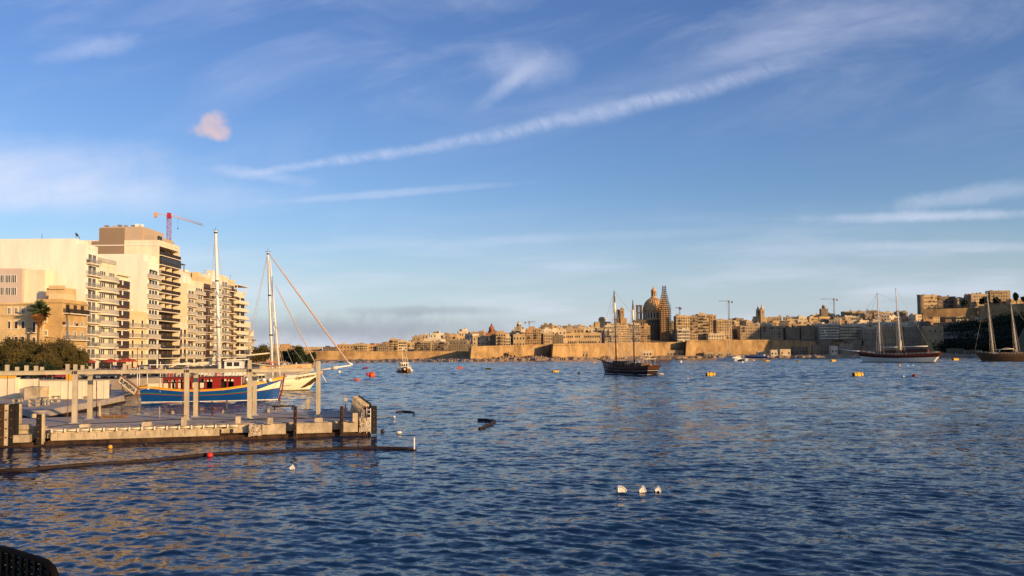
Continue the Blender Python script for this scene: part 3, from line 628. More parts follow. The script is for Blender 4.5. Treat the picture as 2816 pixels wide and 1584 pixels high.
def belltower(label, px, D, ytop, ybase, wpx, spire=True, tone='honey'):
    k = D/F; base = P(px, ybase, D); t = thing('bell_tower', label, 'bell tower', base); H = (ybase-ytop)*k; r_ = wpx*k/2; hb = H*(.55 if spire else .86)
    nv = MB(); nv.box(-r_*2.2, r_*2.6, r_*.5, r_*4, -12, hb*.28); nv.build('nave', 'tone_'+tone, t)
    mb = MB(); mb.box(-r_, r_, -r_, r_, -8, hb, 0); mb.box(-r_-.3, r_+.3, -r_-.3, r_+.3, hb*.5, hb*.5+.4, 0); mb.box(-r_-.35, r_+.35, -r_-.35, r_+.35, hb, hb+.5, 0); mb.build('tower_wall', 'tone_'+tone, t)
    mb = MB()
    if spire: mb.lathe([(r_*1.2, hb+.5), (r_*.7, hb+(H-hb)*.35), (r_*.28, hb+(H-hb)*.6), (.1, H)], 8, 0); mb.build('spire', 'dome_white', t)
    else: mb.lathe([(r_*.9, hb+.5), (r_*.7, hb+(H-hb)*.6), (.1, H)], 8, 0); mb.build('roof', 'tone_orange', t)
    for rz_ in (0, 1): inst('belfry_window', WM['arched'], t, (-r_ if rz_ else 0, 0 if rz_ else -r_, hb*.75), R(-90)*rz_, (1.3, 1, 1.6))
belltower('left one of the twin bell towers with white spires', 2085, 1075, 836, 876, 9, True)
belltower('right one of the twin bell towers with white spires, slightly taller', 2096, 1070, 831, 878, 10, True)
belltower('left square church tower beside the dark schooner foremast', 1700, 1060, 850, 884, 9, False)
belltower('right square church tower with a pointed top left of the belfry', 1711, 1055, 845, 884, 10, False, 'orange')
# ---- cranes
def crane(label, px, D, ytop, zb, tip, tail, mt1, mt2, w_=1.6, lat=2.2):
    k = D/F; top = P(px, ytop, D); t = thing('tower_crane', label, 'crane', (top.x, D, zb)); H = top.z-zb; mb = MB(); h = w_/2
    for sx in (-1, 1):
        for sy in (-1, 1): mb.tube([(sx*h, sy*h, 0), (sx*h, sy*h, H)], .13, 4)
    z = max(0, H-34 if D < 600 else H-22); s_ = 1
    while z < H-lat:
        for sy in (-1, 1): mb.tube([(-h*s_, sy*h, z), (h*s_, sy*h, z+lat)], .07, 4); mb.tube([(sy*h, -h*s_, z), (sy*h, h*s_, z+lat)], .07, 4); mb.tube([(-h, sy*h, z), (h, sy*h, z)], .07, 4)
        z += lat; s_ = -s_
    mb.build('mast', mt1, t)
    a = Vector((tip[0], tip[1], 0)); b = Vector((tail[0], tail[1], 0)); j = MB(); n_ = 14; sd_ = a.normalized().cross(Vector((0, 0, 1)))*.6
    for o_ in (sd_, -sd_, Vector((0, 0, 1.3))): j.tube([Vector((0, 0, H))+o_, Vector((0, 0, H))+a+o_*.6], .11, 4)
    for i in range(n_*2):
        p0 = a*(i/(n_*2)); p1 = a*((i+1)/(n_*2)); o_ = sd_ if i % 2 else -sd_
        j.tube([Vector((0, 0, H))+p0+o_, Vector((0, 0, H+1.25))+p1], .06, 4); j.tube([Vector((0, 0, H))+p0+sd_, Vector((0, 0, H))+p1-sd_], .05, 4)
    j.build('jib', mt2, t)
    c = MB(); 
    for o_ in (sd_, -sd_): c.tube([Vector((0, 0, H))+o_, Vector((0, 0, H))+b+o_], .14, 4)
    T = Matrix.Translation(Vector((0, 0, H))+b); c.box(-.9, .9, -.9, .9, -2.2, .6, 0, T); c.build('counter_jib', mt2, t)
    cb = MB(); T = Matrix.Translation((0, 0, H)); cb.box(-.8, .8, -1.3, 1.1, -1.9, 1.4, 0, T); cb.build('cab', mt1, t)
    hk = MB(); q = Vector((0, 0, H))+a*.25; hk.tube([q, q-Vector((0, 0, 6))], .05, 4); hk.tube([q-Vector((0, 0, 6)), q-Vector((0, 0, 7))], .3, 6); hk.build('hook', 'dark_metal', t)
crane('red tower crane with pale jib above the left apartment blocks', 465, 500, 592, 3, (5.5, 40), (-5.2, -6.5), 'crane_red', 'crane_orange', 1.9)
crane('tall grey crane right of the scaffolded spire', 2004, 1120, 829, 45, (-14, -3), (4.5, .6), 'crane_grey', 'crane_grey', 1.6)
crane('right-hand grey crane with long jib pointing left', 2293, 1240, 823, 55, (-20, -2), (5, 1), 'crane_grey', 'crane_grey', 1.6)
crane('tiny crane on the ridge right of the scaffolded spire', 1869, 1200, 847, 45, (-5, 6), (1.5, -2), 'crane_grey', 'crane_grey', 1.2)
crane('little grey crane above the left part of the town', 1455, 1050, 886, 32, (8, 4), (-5, -2), 'crane_grey', 'crane_grey', 1.2)
# ================================================================ the left bank
GZ = 2.5
def yD(px, X): return X/ray(px, 973).x            # distance at which a pixel column meets the plane x = X
L_ = [(-320, 126), (PX(345, 130), 130), (PX(560, 152), 152), (PX(720, 190), 190), (PX(857, 226), 226), (PX(840, 262), 262), (-87, 345), (-97, 420), (-130, 560), (-420, 560)]
mb = MB(); mb.prism(L_, -1, GZ); struct('promenade', mb, 'paving')
mb = MB(); mb.prism([(-103, 150), (-78, 150), (-84, 350), (-103, 350)], GZ, GZ+.006); struct('road', mb, 'asphalt')
t = thing('sea_wall', 'low sunlit stone parapet at the end of the promenade behind the white gulet', 'wall', (PX(857, 226), 226, GZ)); mb = MB()
for a, b in ((L_[3], L_[4]), (L_[4], L_[5])):
    A, B = Vector((*a, 0)), Vector((*b, 0)); d = (B-A); T = Matrix.Translation(A-Vector((PX(857, 226), 226, 0))) @ Matrix.Rotation(math.atan2(d.y, d.x), 4, 'Z'); mb.box(0, d.length, 0, .5, 0, 1.05, 0, T); mb.box(-.05, d.length, -.08, .58, 1.05, 1.2, 0, T)
mb.build('parapet', 'limestone', t)
def unit_door(n, fm, gm):
    mb = MB(); mb.box(0, .03, -.5, .5, 0, 1, 0)
    for i in range(n+1): y = -.5+i/n; mb.box(.03, .09, y-.025, y+.025, 0, 1, 1)
    mb.box(.03, .09, -.475, .475, .96, 1, 1); mb.box(.03, .09, -.475, .475, 0, .04, 1)
    return mb.mesh('glazed_door', [gm, fm])
DOORS = {'white': unit_door(3, 'white_paint', 'window_glass'), 'dark': unit_door(3, 'dark_metal', 'window_glass'), 'wood': unit_door(2, 'brown_wood', 'window_glass'), 'pale': unit_door(2, 'white_paint', 'window_pale'), 'red': unit_door(2, 'boat_red_dark', 'window_glass'), 'green': unit_door(2, 'shutter_green', 'window_pale')}
def rail(W, p, kind, curved=0):
    mb = MB(); n = 10 if curved else 1; pts = []
    for i in range(n+1): a = i/n; pts.append((p+(curved*math.sin(math.pi*a) if curved else 0), .1+(W-.2)*a))
    pts = [(0, .1)]+pts+[(0, W-.1)]
    for (x0, y0), (x1, y1) in zip(pts, pts[1:]):
        d = Vector((x1-x0, y1-y0, 0)); L = d.length; T = Matrix.Translation((x0, y0, 0)) @ Matrix.Rotation(math.atan2(d.y, d.x), 4, 'Z')
        if kind == 'solid': mb.box(0, L, -.06, .06, 0, 1.0, 0, T)
        elif kind == 'glass': mb.box(0, L, -.015, .015, .06, .95, 0, T); mb.box(0, L, -.035, .035, .95, 1.02, 1, T)
        else:
            mb.box(0, L, -.035, .035, .97, 1.04, 1, T); mb.box(0, L, -.02, .02, .10, .14, 1, T); k = max(1, int(L/(.085 if kind == 'dark' else .16)))
            for i in range(k+1): mb.box(i*L/k-.014, i*L/k+.014, -.014, .014, .14, .97, 1, T)
    return mb.mesh('railing', {'solid': ['slab', 'slab'], 'glass': ['rail_glass', 'rail_metal'], 'bars': ['rail_metal', 'rail_metal'], 'white': ['white_paint', 'white_paint'], 'dark': ['dark_metal', 'dark_metal'], 'brown': ['brown_wood', 'brown_wood']}[kind])
def slab_mesh(W, p, th, curved=0, mt='slab', rc=0):
    mb = MB(); n = 10 if curved else 1; pts = [(-rc, 0), (0, 0)] if rc else [(0, 0)]
    for i in range(n+1): a = i/n; pts.append((p+.12+(curved*math.sin(math.pi*a) if curved else 0), W*a))
    pts += [(0, W), (-rc, W)] if rc else [(0, W)]
    mb.prism(pts, -th, 0); return mb.mesh('balcony_slab', mt)
def block(label, px0, px1, ytop, X=-107., depth=20, wall='cream_render', fh=2.95, rc=0., p=1.1, kind='bars', curved=0, nwin=1, win='white', ww=.6, slabm='slab', th=.28, side=(), roof=True, fin=.35, style='balcony', awn=False, r=None, ground='dark', gap=0):
    r = r or random.Random(int(px0)); Y0 = yD(px0, X); Y1 = yD(px1, X); W = Y1-Y0-.02; H = ZZ(px0, ytop, Y0)-GZ
    root = thing('apartment_block', label, 'apartment block', (X, Y0, GZ)); nf = max(1, round(H/fh)); fh = (H-.9)/nf
    mb = MB(); mb.box(-depth, -rc, 0, W, -.5, H, 0)
    if rc: mb.box(-rc, 0, 0, fin, -.5, H, 0); mb.box(-rc, 0, W-fin, W, -.5, H, 0); mb.box(-rc, 0, fin, W-fin, H-.9, H, 0)
    mb.box(-depth, .1, -.004, W, H, H+.12, 0); pp = .25
    mb.box(-depth, 0, 0, pp, H+.12, H+.9, 0); mb.box(-depth, 0, W-pp, W, H+.12, H+.9, 0); mb.box(-pp, 0, pp, W-pp, H+.12, H+.9, 0)
    mb.build('wall', wall, root)
    y0, y1 = (fin, W-fin) if rc else (gap, W-gap); BW = y1-y0
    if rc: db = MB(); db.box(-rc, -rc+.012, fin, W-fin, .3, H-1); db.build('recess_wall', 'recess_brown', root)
    sm = slab_mesh(BW, p, th, curved, slabm, rc) if p or rc else None; rm = rail(BW, p+.06 if p else .0, kind, curved) if kind else None
    for f in range(nf):
        z = f*fh+.15; dk = DOORS[ground] if f == 0 else DOORS[win]
        hh = fh*.78
        if f == 0 and style != 'low':
            inst('glazed_door', DOORS[ground], root, (-rc+.01, (y0+y1)/2, 0), 0, (1.5, BW*.7, fh*.85))
            if awn:
                a_ = MB(); a_.add([(0.02, y0, fh*.95), (0.02, y1, fh*.95), (1.9, y1, fh*.72), (1.9, y0, fh*.72), (0.02, y0, fh*.92), (0.02, y1, fh*.92), (1.9, y1, fh*.68), (1.9, y0, fh*.68)], [(0, 3, 2, 1), (4, 5, 6, 7), (3, 7, 6, 2), (0, 4, 7, 3), (1, 2, 6, 5)]); a_.build('awning', awn, root)
            continue
        if style == 'bay':
            b = MB(); b.box(0, .85, y0+.5, y1-.5, z-.1, z, 1); b.box(0, .75, y0+.6, y1-.6, z, z+.9, 0); b.box(0, .85, y0+.5, y1-.5, z+hh, z+hh+.12, 1)
            n_ = 5; ys = [lerp(y0+.6, y1-.6, i/n_) for i in range(n_+1)]
            for y in ys: b.box(.66, .75, y-.06, y+.06, z+.9, z+hh, 0)
            b.box(.6, .66, y0+.6, y1-.6, z+.9, z+hh, 2); bo = b.build('bay_window', ['brown_wood', 'slab', 'window_glass'], root)
            c = MB(); yq = lerp(y0, y1, .3); c.box(.665, .70, yq, yq+.7, z+.95, z+hh-.1); c.build('curtain', 'white_paint', bo); continue
        if style == 'low':
            for i in range(nwin):
                y = lerp(y0, y1, (i+.5)/nwin); inst('window', dk, root, (.01, y, z+(.0 if i % 2 else .0)), 0, (1.5, ww*1.2, hh*.9))
                sh = MB(); sh.box(.0, .08, y-ww*1.5, y-ww*.68, z, z+hh*.88); sh.box(.0, .08, y+ww*.68, y+ww*1.5, z, z+hh*.88); sh.build('shutter', 'cream_render', root)
            if f: bo = inst('balcony', sm, root, (0, y0, z)); inst('railing', rm, bo)
            continue
        for i in range(nwin):
            y = lerp(y0, y1, (i+.5)/nwin); inst('window', dk, root, (-rc+.01, y, z+.02), 0, (1.5, BW/nwin*ww, hh))
        if sm:
            bo = inst('balcony', sm, root, (0, y0, z)); inst('railing', rm, bo)
            if r.random() < .35:
                c = MB(); w_ = r.uniform(.5, 1); yy = r.uniform(.3, max(.4, BW-1.3)); c.box(.15-rc, .6-rc, yy, yy+w_, .004, r.uniform(.5, 1.1)); c.build(r.choice(['planter', 'air_conditioner', 'balcony_cabinet']), r.choice(['rust', 'white_paint', 'leaf_green', 'brown_wood']), bo)
        if r.random() < (.28 if rc == 0 else .12) and f:
            a_ = MB(); yy = lerp(y0, y1, r.random()*.4); q = min(y1, yy+BW*.5); x = -rc
            a_.add([(x+.02, yy, z+hh+.25), (x+.02, q, z+hh+.25), (x+1.0, q, z+hh-.15), (x+1.0, yy, z+hh-.15), (x+.02, yy, z+hh+.2), (x+.02, q, z+hh+.2), (x+1.0, q, z+hh-.2), (x+1.0, yy, z+hh-.2)], [(0, 3, 2, 1), (4, 5, 6, 7), (3, 7, 6, 2), (0, 4, 7, 3), (1, 2, 6, 5)]); a_.build('awning', r.choice(['canvas', 'canvas', 'white_paint', 'rust']), root)
    if roof:
        for k in range(2):
            xx = r.uniform(-depth+2, -4.5); yy = r.uniform(.4, max(.5, W-3.4)); hb = MB(); hb.box(xx, xx+r.uniform(2, 3.8), yy, min(W-.3, yy+3), H+.12, H+r.uniform(2.0, 3.2)); hb.build('roof_hut', wall, root)
        for k in range(2):
            tb = MB(); tb.lathe([(.5, H+.12), (.5, H+1.5), (.4, H+1.6)], 10, 0, Matrix.Translation((r.uniform(-6, -1.5), r.uniform(.8, max(1, W-.8)), 0))); tb.build('water_tank', 'white_paint', root)
        ab = MB(); ax, ay = r.uniform(-5, -1), r.uniform(.5, W-.5); ab.tube([(ax, ay, H), (ax, ay, H+3)], .035, 4); ab.tube([(ax-.5, ay, H+2.8), (ax+.5, ay, H+2.8)], .03, 4); ab.build('aerial', 'dark_metal', root)
    return root, H, W, Y0
def local_z(py, px, Y): return ZZ(px, py, Y)-GZ
# --- A: big white block
rt, H, W, Y = block('tall white block with a huge blank wall facing the camera, leftmost in the row', 232, 265, 681, depth=26, wall='white_render', p=1.0, kind='bars', win='pale', ww=.7, roof=False, fh=3.05)
mb = MB(); mb.box(-26, -2.6, 0.003, W, H+.9, local_z(656, 180, Y)); mb.box(-2.6, -.6, .6, W, local_z(676, 225, Y)-.3, local_z(676, 225, Y)-.05, 0); mb.build('penthouse', 'white_render', rt)
mb = MB(); z_ = local_z(656, 180, Y); mb.tube([(-3.6, 2, z_), (-3.6, 2, z_+1.1)], .05, 5); mb.lathe([(.05, 0), (.45, .12), (.6, .3)], 12, 0, Matrix.Translation((-3.6, 2, z_+1.1)) @ Matrix.Rotation(R(60), 4, 'Y')); mb.tube([(-2.9, 3, z_-.2), (-3.4, 3, z_+.9)], .06, 5); mb.build('satellite_dish', 'dark_metal', rt)
mb = MB(); mb.tube([(-12.8, 3, z_), (-12.8, 3, z_+1.6)], .06, 5); mb.build('aerial', 'dark_metal', rt)
# --- B: curved balconies
rt, H, W, Y = block('cream block with stacked curved white balconies', 265, 316, 728, wall='cream_render', p=.9, kind='glass', curved=.75, nwin=2, win='white', ww=.62, th=.42, roof=False, fh=3.0)
mb = MB(); mb.box(-20, -2.2, 0.5, W-.3, H+.12, local_z(696, 290, Y)); mb.build('penthouse', 'white_render', rt)
mb = MB(); mb.box(-1.8, .25, .2, W-.2, H+.9, H+2.0); mb.build('roof_glazing', 'rail_glass', rt)
# --- C: brown closed bays
rt, H, W, Y = block('narrow cream block with dark brown glazed bay windows on every floor', 316, 350, 756, wall='cream_render', p=0, kind=None, style='bay', roof=False, fh=2.95)
mb = MB(); mb.box(-.9, .9, -.0, W, H-.02, H+.35); mb.build('top_balcony', 'slab', rt)
# --- E: low block; D behind it
block('low five-storey yellow house between the taller blocks', 350, 402, 862, wall='yellow_render', p=.75, kind='bars', nwin=2, win='wood', ww=.75, style='low', th=.25, fh=3.35)
rt, H, W, Y = block('slim cream block with a wide blank side wall above the low yellow house', 402, 434, 727, depth=22, wall='white_render', p=.9, kind='glass', nwin=1, win='white', ww=.75, roof=False, fh=3.0)
mb = MB(); mb.box(-22, -1.2, 0.003, W, H+.9, local_z(698, 380, Y)); mb.build('penthouse', 'white_render', rt)
# --- F: dark tower
rt, H, W, Y = block('tallest block with rows of dark recessed balconies and a brown upper wall', 434, 491, 668, depth=24, wall='cream_render', rc=1.9, p=.55, kind='dark', nwin=4, win='dark', ww=.66, th=.22, roof=False, fh=2.95, fin=.3)
zt = local_z(622, 400, Y); zs = local_z(674, 400, Y); zb_ = local_z(706, 300, Y)
mb = MB(); mb.box(-18.2, -5.2, 1.2, W, zb_, zt); mb.box(-5.2, -1.8, .6, W, H+.9, zt-2.6); mb.build('penthouse', 'tan_render', rt)
mb = MB(); mb.box(-18.2, -10.5, -.12, 1.2, zb_-4, zt-.5); mb.box(-20.4, -18.2, -.12, 1.2, zb_-4, zt-4.5); mb.build('brown_wall', 'brown_render', rt)
mb = MB(); mb.box(-10.5, -5.2, .1, 1.2, zb_-4, zt-.1); mb.build('tan_wall', 'tan_render', rt)
mb = MB(); mb.box(-20.6, 0.05, -.22, -.12, zs-.12, zs+.12); mb.box(-5.2, .03, -.12, -.01, zs-.1, zs+.1); mb.build('string_course', 'white_paint', rt)
for i in range(7): mb = MB(); x = -18+i*1.9+rnd.random(); mb.box(x, x+rnd.uniform(.5, 1.2), 2, 3, zt, zt+rnd.uniform(.4, 1.1)); mb.build('roof_plant', rnd.choice(['brown_render', 'tan_render', 'white_paint']), rt)
mb = MB(); mb.box(-5.15, -1.4, 3, 5.5, H+1.1, H+2.6); mb.build('penthouse_window', 'window_glass', rt)
nf = round(H/2.95); fh = (H-.9)/nf; mb = MB(); mb.box(-.1, .62, .4, W-.4, (nf-2)*fh+.3, (nf-2)*fh+2.5); mb.build('glazed_gallery', 'window_glass', rt)
g_ = MB()
for i in range(9): y = lerp(.4, W-.4, i/8); g_.box(.62, .68, y-.06, y+.06, (nf-2)*fh+.3, (nf-2)*fh+2.5)
g_.box(.62, .68, .4, W-.4, (nf-2)*fh+2.5, (nf-2)*fh+2.6); g_.build('gallery_frame', 'dark_metal', rt)
for f in range(6, nf-2):
    for y in (W*.30, W*.62): mb = MB(); mb.box(-1.7, -.1, y-.22, y+.22, f*fh+.16, f*fh+fh-.14); mb.build('pillar', 'cream_render', rt)
# --- the rest of the row
block('low plain house in the gap right of the dark-balcony tower', 491.5, 513, 893, wall='yellow_render', p=0, kind=None, nwin=1, style='low', ww=.7) if 0 else None
rt, H, W, Y = block('low plain cream house right of the dark-balcony tower', 491.5, 512.5, 893, wall='cream_render', p=.7, kind='bars', nwin=2, win='wood', ww=.45, fh=3.2)
rt, H, W, Y = block('cream block with rounded blank gable and brown roof pergola', 513, 533, 786, depth=22, wall='cream_render', p=1.0, kind='glass', nwin=1, win='pale', ww=.8, roof=False)
mb = MB(); mb.prism([(-22, H+.8), (-1.2, H+.8), (-1.3, H+3.4), (-2.4, H+4.6), (-4.5, H+5.2), (-22, H+5.2)], -W, -.02, 0, Matrix.Rotation(R(90), 4, 'X')); mb.build('gable', 'white_render', rt)
mb = MB(); z = H+5.2
for x in (-9, -6, -3.4):
    for y in (1, W-.5): mb.box(x-.1, x+.1, y-.1, y+.1, z, z+2.3)
mb.box(-9.4, -3.0, .6, W, z+2.3, z+2.5); mb.build('pergola_roof', 'brown_wood', rt)
block('cream block with glass-fronted balconies, second right of the rounded gable', 533.5, 556.5, 779, wall='cream_render', p=1.0, kind='glass', nwin=1, win='white', ww=.8)
rt, H, W, Y = block('block with brown balcony fronts left of the white mast', 557, 577.5, 768, wall='yellow_render', p=1.2, kind='brown', nwin=1, win='red', ww=.8, slabm='tan_render')
block('cream block directly behind the white mast', 578, 604.5, 762, wall='white_render', p=1.1, kind='glass', nwin=2, win='white', ww=.6)
block('cream block with dark-railed balconies just right of the white mast', 605, 626, 762, wall='cream_render', p=1.2, kind='bars', nwin=1, win='pale', ww=.7)
block('yellow block with narrow brown balconies, third from the end of the row', 626.5, 644, 774, wall='yellow_render', p=.9, kind='brown', nwin=1, win='red', ww=.6)
rt, H, W, Y = block('corner block with wide white balconies at the end of the tall row', 645, 672, 806, wall='cream_render', p=1.6, kind='solid', nwin=2, win='dark', ww=.7, roof=False, th=.35)
mb = MB()
for y in (1, W-1): mb.box(.4, .7, y-.12, y+.12, H+.12, H+3)
mb.box(-8, 1.6, .3, W-.2, H+3, H+3.3); mb.build('roof_canopy', 'slab', rt)
block('lower cream block beyond the corner block', 673, 688, 890, wall='cream_render', p=.9, kind='glass', nwin=1, win='white', ww=.7)
block('small distant cream block, last of the row', 689, 698, 914, wall='cream_render', p=.9, kind='bars', nwin=1, win='white', ww=.7)
# --- old limestone houses with the palm
def face_win(root, D, px, y0, y1, wpx, mesh, name='window', sur=True):
    a = P(px, y1, D)-root.location; b = P(px, y0, D)-root.location; h = b.z-a.z; w_ = wpx*D/F
    inst(name, mesh, root, (a.x, -.0, a.z), R(-90), (1.5, w_, h))
    if sur: s_ = MB(); s_.box(a.x-w_/2-.18, a.x-w_/2, -.1, 0, a.z-.05, b.z+.2); s_.box(a.x+w_/2, a.x+w_/2+.18, -.1, 0, a.z-.05, b.z+.2); s_.box(a.x-w_/2, a.x+w_/2, -.1, 0, b.z, b.z+.2); s_.box(a.x-w_/2-.3, a.x+w_/2+.3, -.22, 0, a.z-.25, a.z-.05); s_.build('surround', 'slab', root)
D1 = 195.2; xr = PX(115, D1); t = thing('stone_house', 'old limestone house with small dark windows behind the palm', 'house', (xr, D1, GZ)); zt = ZZ(60, 832, D1)-GZ; zc = ZZ(60, 866, D1)-GZ
mb = MB(); mb.box(-40, 0, 0, 9, -.5, zt); mb.box(-40, .15, -.25, 0, zc-.2, zc+.15); mb.box(-40, .3, -.45, 0, zt-.5, zt-.1); mb.box(-40, .15, -.25, -.004, zt*.36, zt*.36+.25); mb.build('wall', 'limestone', t)
for px in (26, 45, 65): face_win(t, D1, px, 846, 863, 8, DOORS['pale'])
for px, w_ in ((26, 5), (45, 7), (64, 7)): face_win(t, D1, px, 884, 903, w_, DOORS['red'])
for px, w_ in ((26, 5), (45, 7), (63, 7)): face_win(t, D1, px, 926, 945, w_, DOORS['red'])
for px in (8, 84, 105): face_win(t, D1, px, 970, 990, 7, DOORS['wood'])
for y0, y1 in ((885, 914), (928, 948)):
    face_win(t, D1, 94, y0, y1, 6, DOORS['dark'], 'balcony_door'); a = P(94, y1, D1)-t.location; b = MB(); b.box(a.x-1.0, a.x+1.0, -1.0, 0, a.z-.2, a.z); bo = b.build('balcony', 'slab', t)
    b = MB(); b.box(a.x-.95, a.x+.95, -.98, -.93, a.z+.9, a.z+.98)
    for i in range(13): x = a.x-.95+i*.158; b.box(x-.015, x+.015, -.97, -.94, a.z, a.z+.9)
    b.build('railing', 'dark_metal', bo)
D2 = 196.3; X2 = PX(168, D2); t = thing('stone_house', 'ochre corner house with dark iron balconies and rooftop rooms', 'house', (X2, D2, GZ)); zt = ZZ(168, 822, D2)-GZ; x0 = PX(100, D2)-X2; W = 208-D2
mb = MB(); mb.box(x0, 0, 0, W, -.5, zt); mb.box(x0, .35, -.35, W, zt-.9, zt-.5); mb.box(x0-.004, .1, -.1, W, zt*.62, zt*.62+.2); mb.build('wall', 'limestone_orange', t)
mb = MB(); q = [(100, 112, 800), (112, 150, 796), (93, 106, 812)]
z0 = zt+.004
for a, b, y in ((118, 180, 806),): mb.box(PX(a, D2)-X2, PX(b, D2)-X2 if b < 168 else -.6, 2, 7, z0, ZZ(150, y, D2)-GZ)
mb.build('roof_room', 'yellow_render', t); mb = MB(); mb.box(PX(98, D2)-X2, PX(152, D2)-X2, 4, 9, z0, ZZ(120, 788, D2)-GZ); mb.box(PX(108, D2)-X2, PX(152, D2)-X2, 3.5, 4, ZZ(120, 792, D2)-GZ, ZZ(120, 782, D2)-GZ); mb.build('roof_stair', 'limestone', t)
for px, y0, y1 in ((126, 838, 850), (124, 870, 884), (125, 909, 922)): face_win(t, D2, px, y0, y1, 9, DOORS['pale'])
zz = lambda y: ZZ(185, y, 200)-GZ
for y0, y1, k, ir in ((838, 862, 3, 'dark'), (884, 896, 3, None), (911, 934, 3, 'bars'), (950, 975, 2, None)):
    for i in range(k):
        y = lerp(.8, W-.8, (i+.5)/k); inst('window', DOORS['pale' if ir != 'dark' else 'wood'], t, (.01, y, zz(y1)), 0, (1.5, 1.3, (zz(y0)-zz(y1))))
    b = MB(); b.box(0, 1.0 if ir else .25, .5, W-.4, zz(y1)-.22, zz(y1)); bo = b.build('balcony', 'slab', t)
    if ir: inst('railing', rail(W-1, .95, ir), bo, (0, .5, zz(y1)))
for y, z in ((.3, 893), (6, 895)): b = MB(); b.box(.02, .4, y, y+.8, zz(z), zz(z)+.6); b.build('air_conditioner', 'brown_wood', t)
b = MB(); b.tube([(-22, -.3, zz(918)), (-8, -.5, zz(921)), (-3, -.4, zz(928)), (.3, .2, zz(934)), (.4, W, zz(938))], .045, 4); b.build('overhead_cable', 'dark_metal', t)
D3 = 203; X3 = PX(57, D3); t = thing('apartment_house', 'pinkish modern house with wide white-framed windows above the limestone house', 'house', (X3, D3, GZ)); zt = ZZ(50, 738, D3)-GZ
mb = MB(); mb.box(-25, 0, 0, 5, -.5, zt); mb.build('wall', 'pink_render', t); mb = MB(); mb.box(0.004, PX(113, D3)-X3, 1.0, 5, -.5, zt-.3); mb.build('side_wing', 'cream_render', t)
for y0, y1 in ((756, 778), (790, 812)):
    for px in (4, 22, 38): face_win(t, D3, px, y0, y1, 14, DOORS['white'], sur=False)
# ================================================================ greenery
def leaves(g, blobs, n, size, flat=1.0):
    """blobs: (centre, radii) -> arrays of small random leaf quads through the volume"""
    wts = np.array([b[1][0]*b[1][1]*b[1][2] for b in blobs])**.6; wts /= wts.sum(); V = []
    for (c, r_), k in zip(blobs, (wts*n).astype(int)+1):
        d = g.normal(size=(k, 3)); d /= np.linalg.norm(d, axis=1)[:, None]; rad = g.uniform(.35, 1.0, k)**.6
        p = np.array(c)+d*rad[:, None]*np.array(r_)*(1+.30*g.normal(size=(k, 1)))
        a = g.normal(size=(k, 3)); a /= np.linalg.norm(a, axis=1)[:, None]; b = np.cross(a, g.normal(size=(k, 3))); b /= np.linalg.norm(b, axis=1)[:, None]
        s_ = size*g.uniform(.5, 1.4, (k, 1)); V.append(np.stack([p-a*s_-b*s_*.5, p+a*s_-b*s_*.5, p+a*s_+b*s_*.5, p-a*s_+b*s_*.5], 1))
    V = np.concatenate(V).reshape(-1, 3); return V, np.arange(len(V)).reshape(-1, 4)
def leafmesh(name, V, Fc, mt):
    me = bpy.data.meshes.new(name); me.from_pydata(V.tolist(), [], Fc.tolist()); me.materials.append(M[mt]); return me
def tree(label, base, h, w_, seed, mt='leaf_tamarisk', n=5000, size=.16, nb=9, trunk=.25, low=.25, name='tree', cat='tree', group=None, flat=.55):
    g = np.random.default_rng(seed); t = thing(name, label, cat, base, 0, group)
    blobs = []
    for i in range(nb):
        a = g.uniform(0, 6.28); rr_ = g.uniform(.1, .62)*w_; z = h*g.uniform(low+.15, .86); blobs.append(((rr_*math.cos(a), rr_*math.sin(a), z), (w_*g.uniform(.24, .42), w_*g.uniform(.24, .42), h*g.uniform(.12, .22)*flat/.55)))
    blobs.append(((0, 0, h*.62), (w_*.45, w_*.45, h*.3)))
    V, Fc = leaves(g, blobs, n, size); inst('crown', leafmesh('crown', V, Fc, mt), t)
    mb = MB(); mb.tube([(0, 0, -.5), (.1, 0, h*.25), (0, .1, h*.55)], [trunk, trunk*.8, trunk*.4], 7)
    for c, r_ in blobs[:7]: mb.tube([(0, 0, h*.25), (c[0]*.5, c[1]*.5, h*.4), c], [trunk*.5, trunk*.32, .04], 5)
    mb.build('trunk', 'bark', t); return t
for i, (px, D, yt, w_, lb) in enumerate([(-12, 172, 935, 4.2, 'dusty green tamarisk cut by the left edge of the frame'), (34, 176, 931, 3.6, 'tall dusty tamarisk in front of the small red windows'), (75, 170, 944, 3.8, 'rounded tamarisk under the palm shadow'), (118, 172, 928, 4.2, 'tallest tamarisk, below the palm crown'), (158, 168, 935, 3.9, 'brown-green tamarisk in front of the ochre corner house'), (198, 172, 943, 3.3, 'tamarisk left of the last tree in the clump'), (219, 166, 962, 2.3, 'small end tamarisk beside the white balconies'), (50, 162, 962, 3.6, 'low tamarisk bush in front of the clump, left side'), (132, 160, 966, 4.2, 'low tamarisk bush in front of the clump, middle')]):
    b = P(px, 1000, D); b.z = GZ; tree(lb, b, (ZZ(px, yt, D)-GZ)*1.02, w_, 40+i, n=15000, size=.115, low=.0, nb=16)
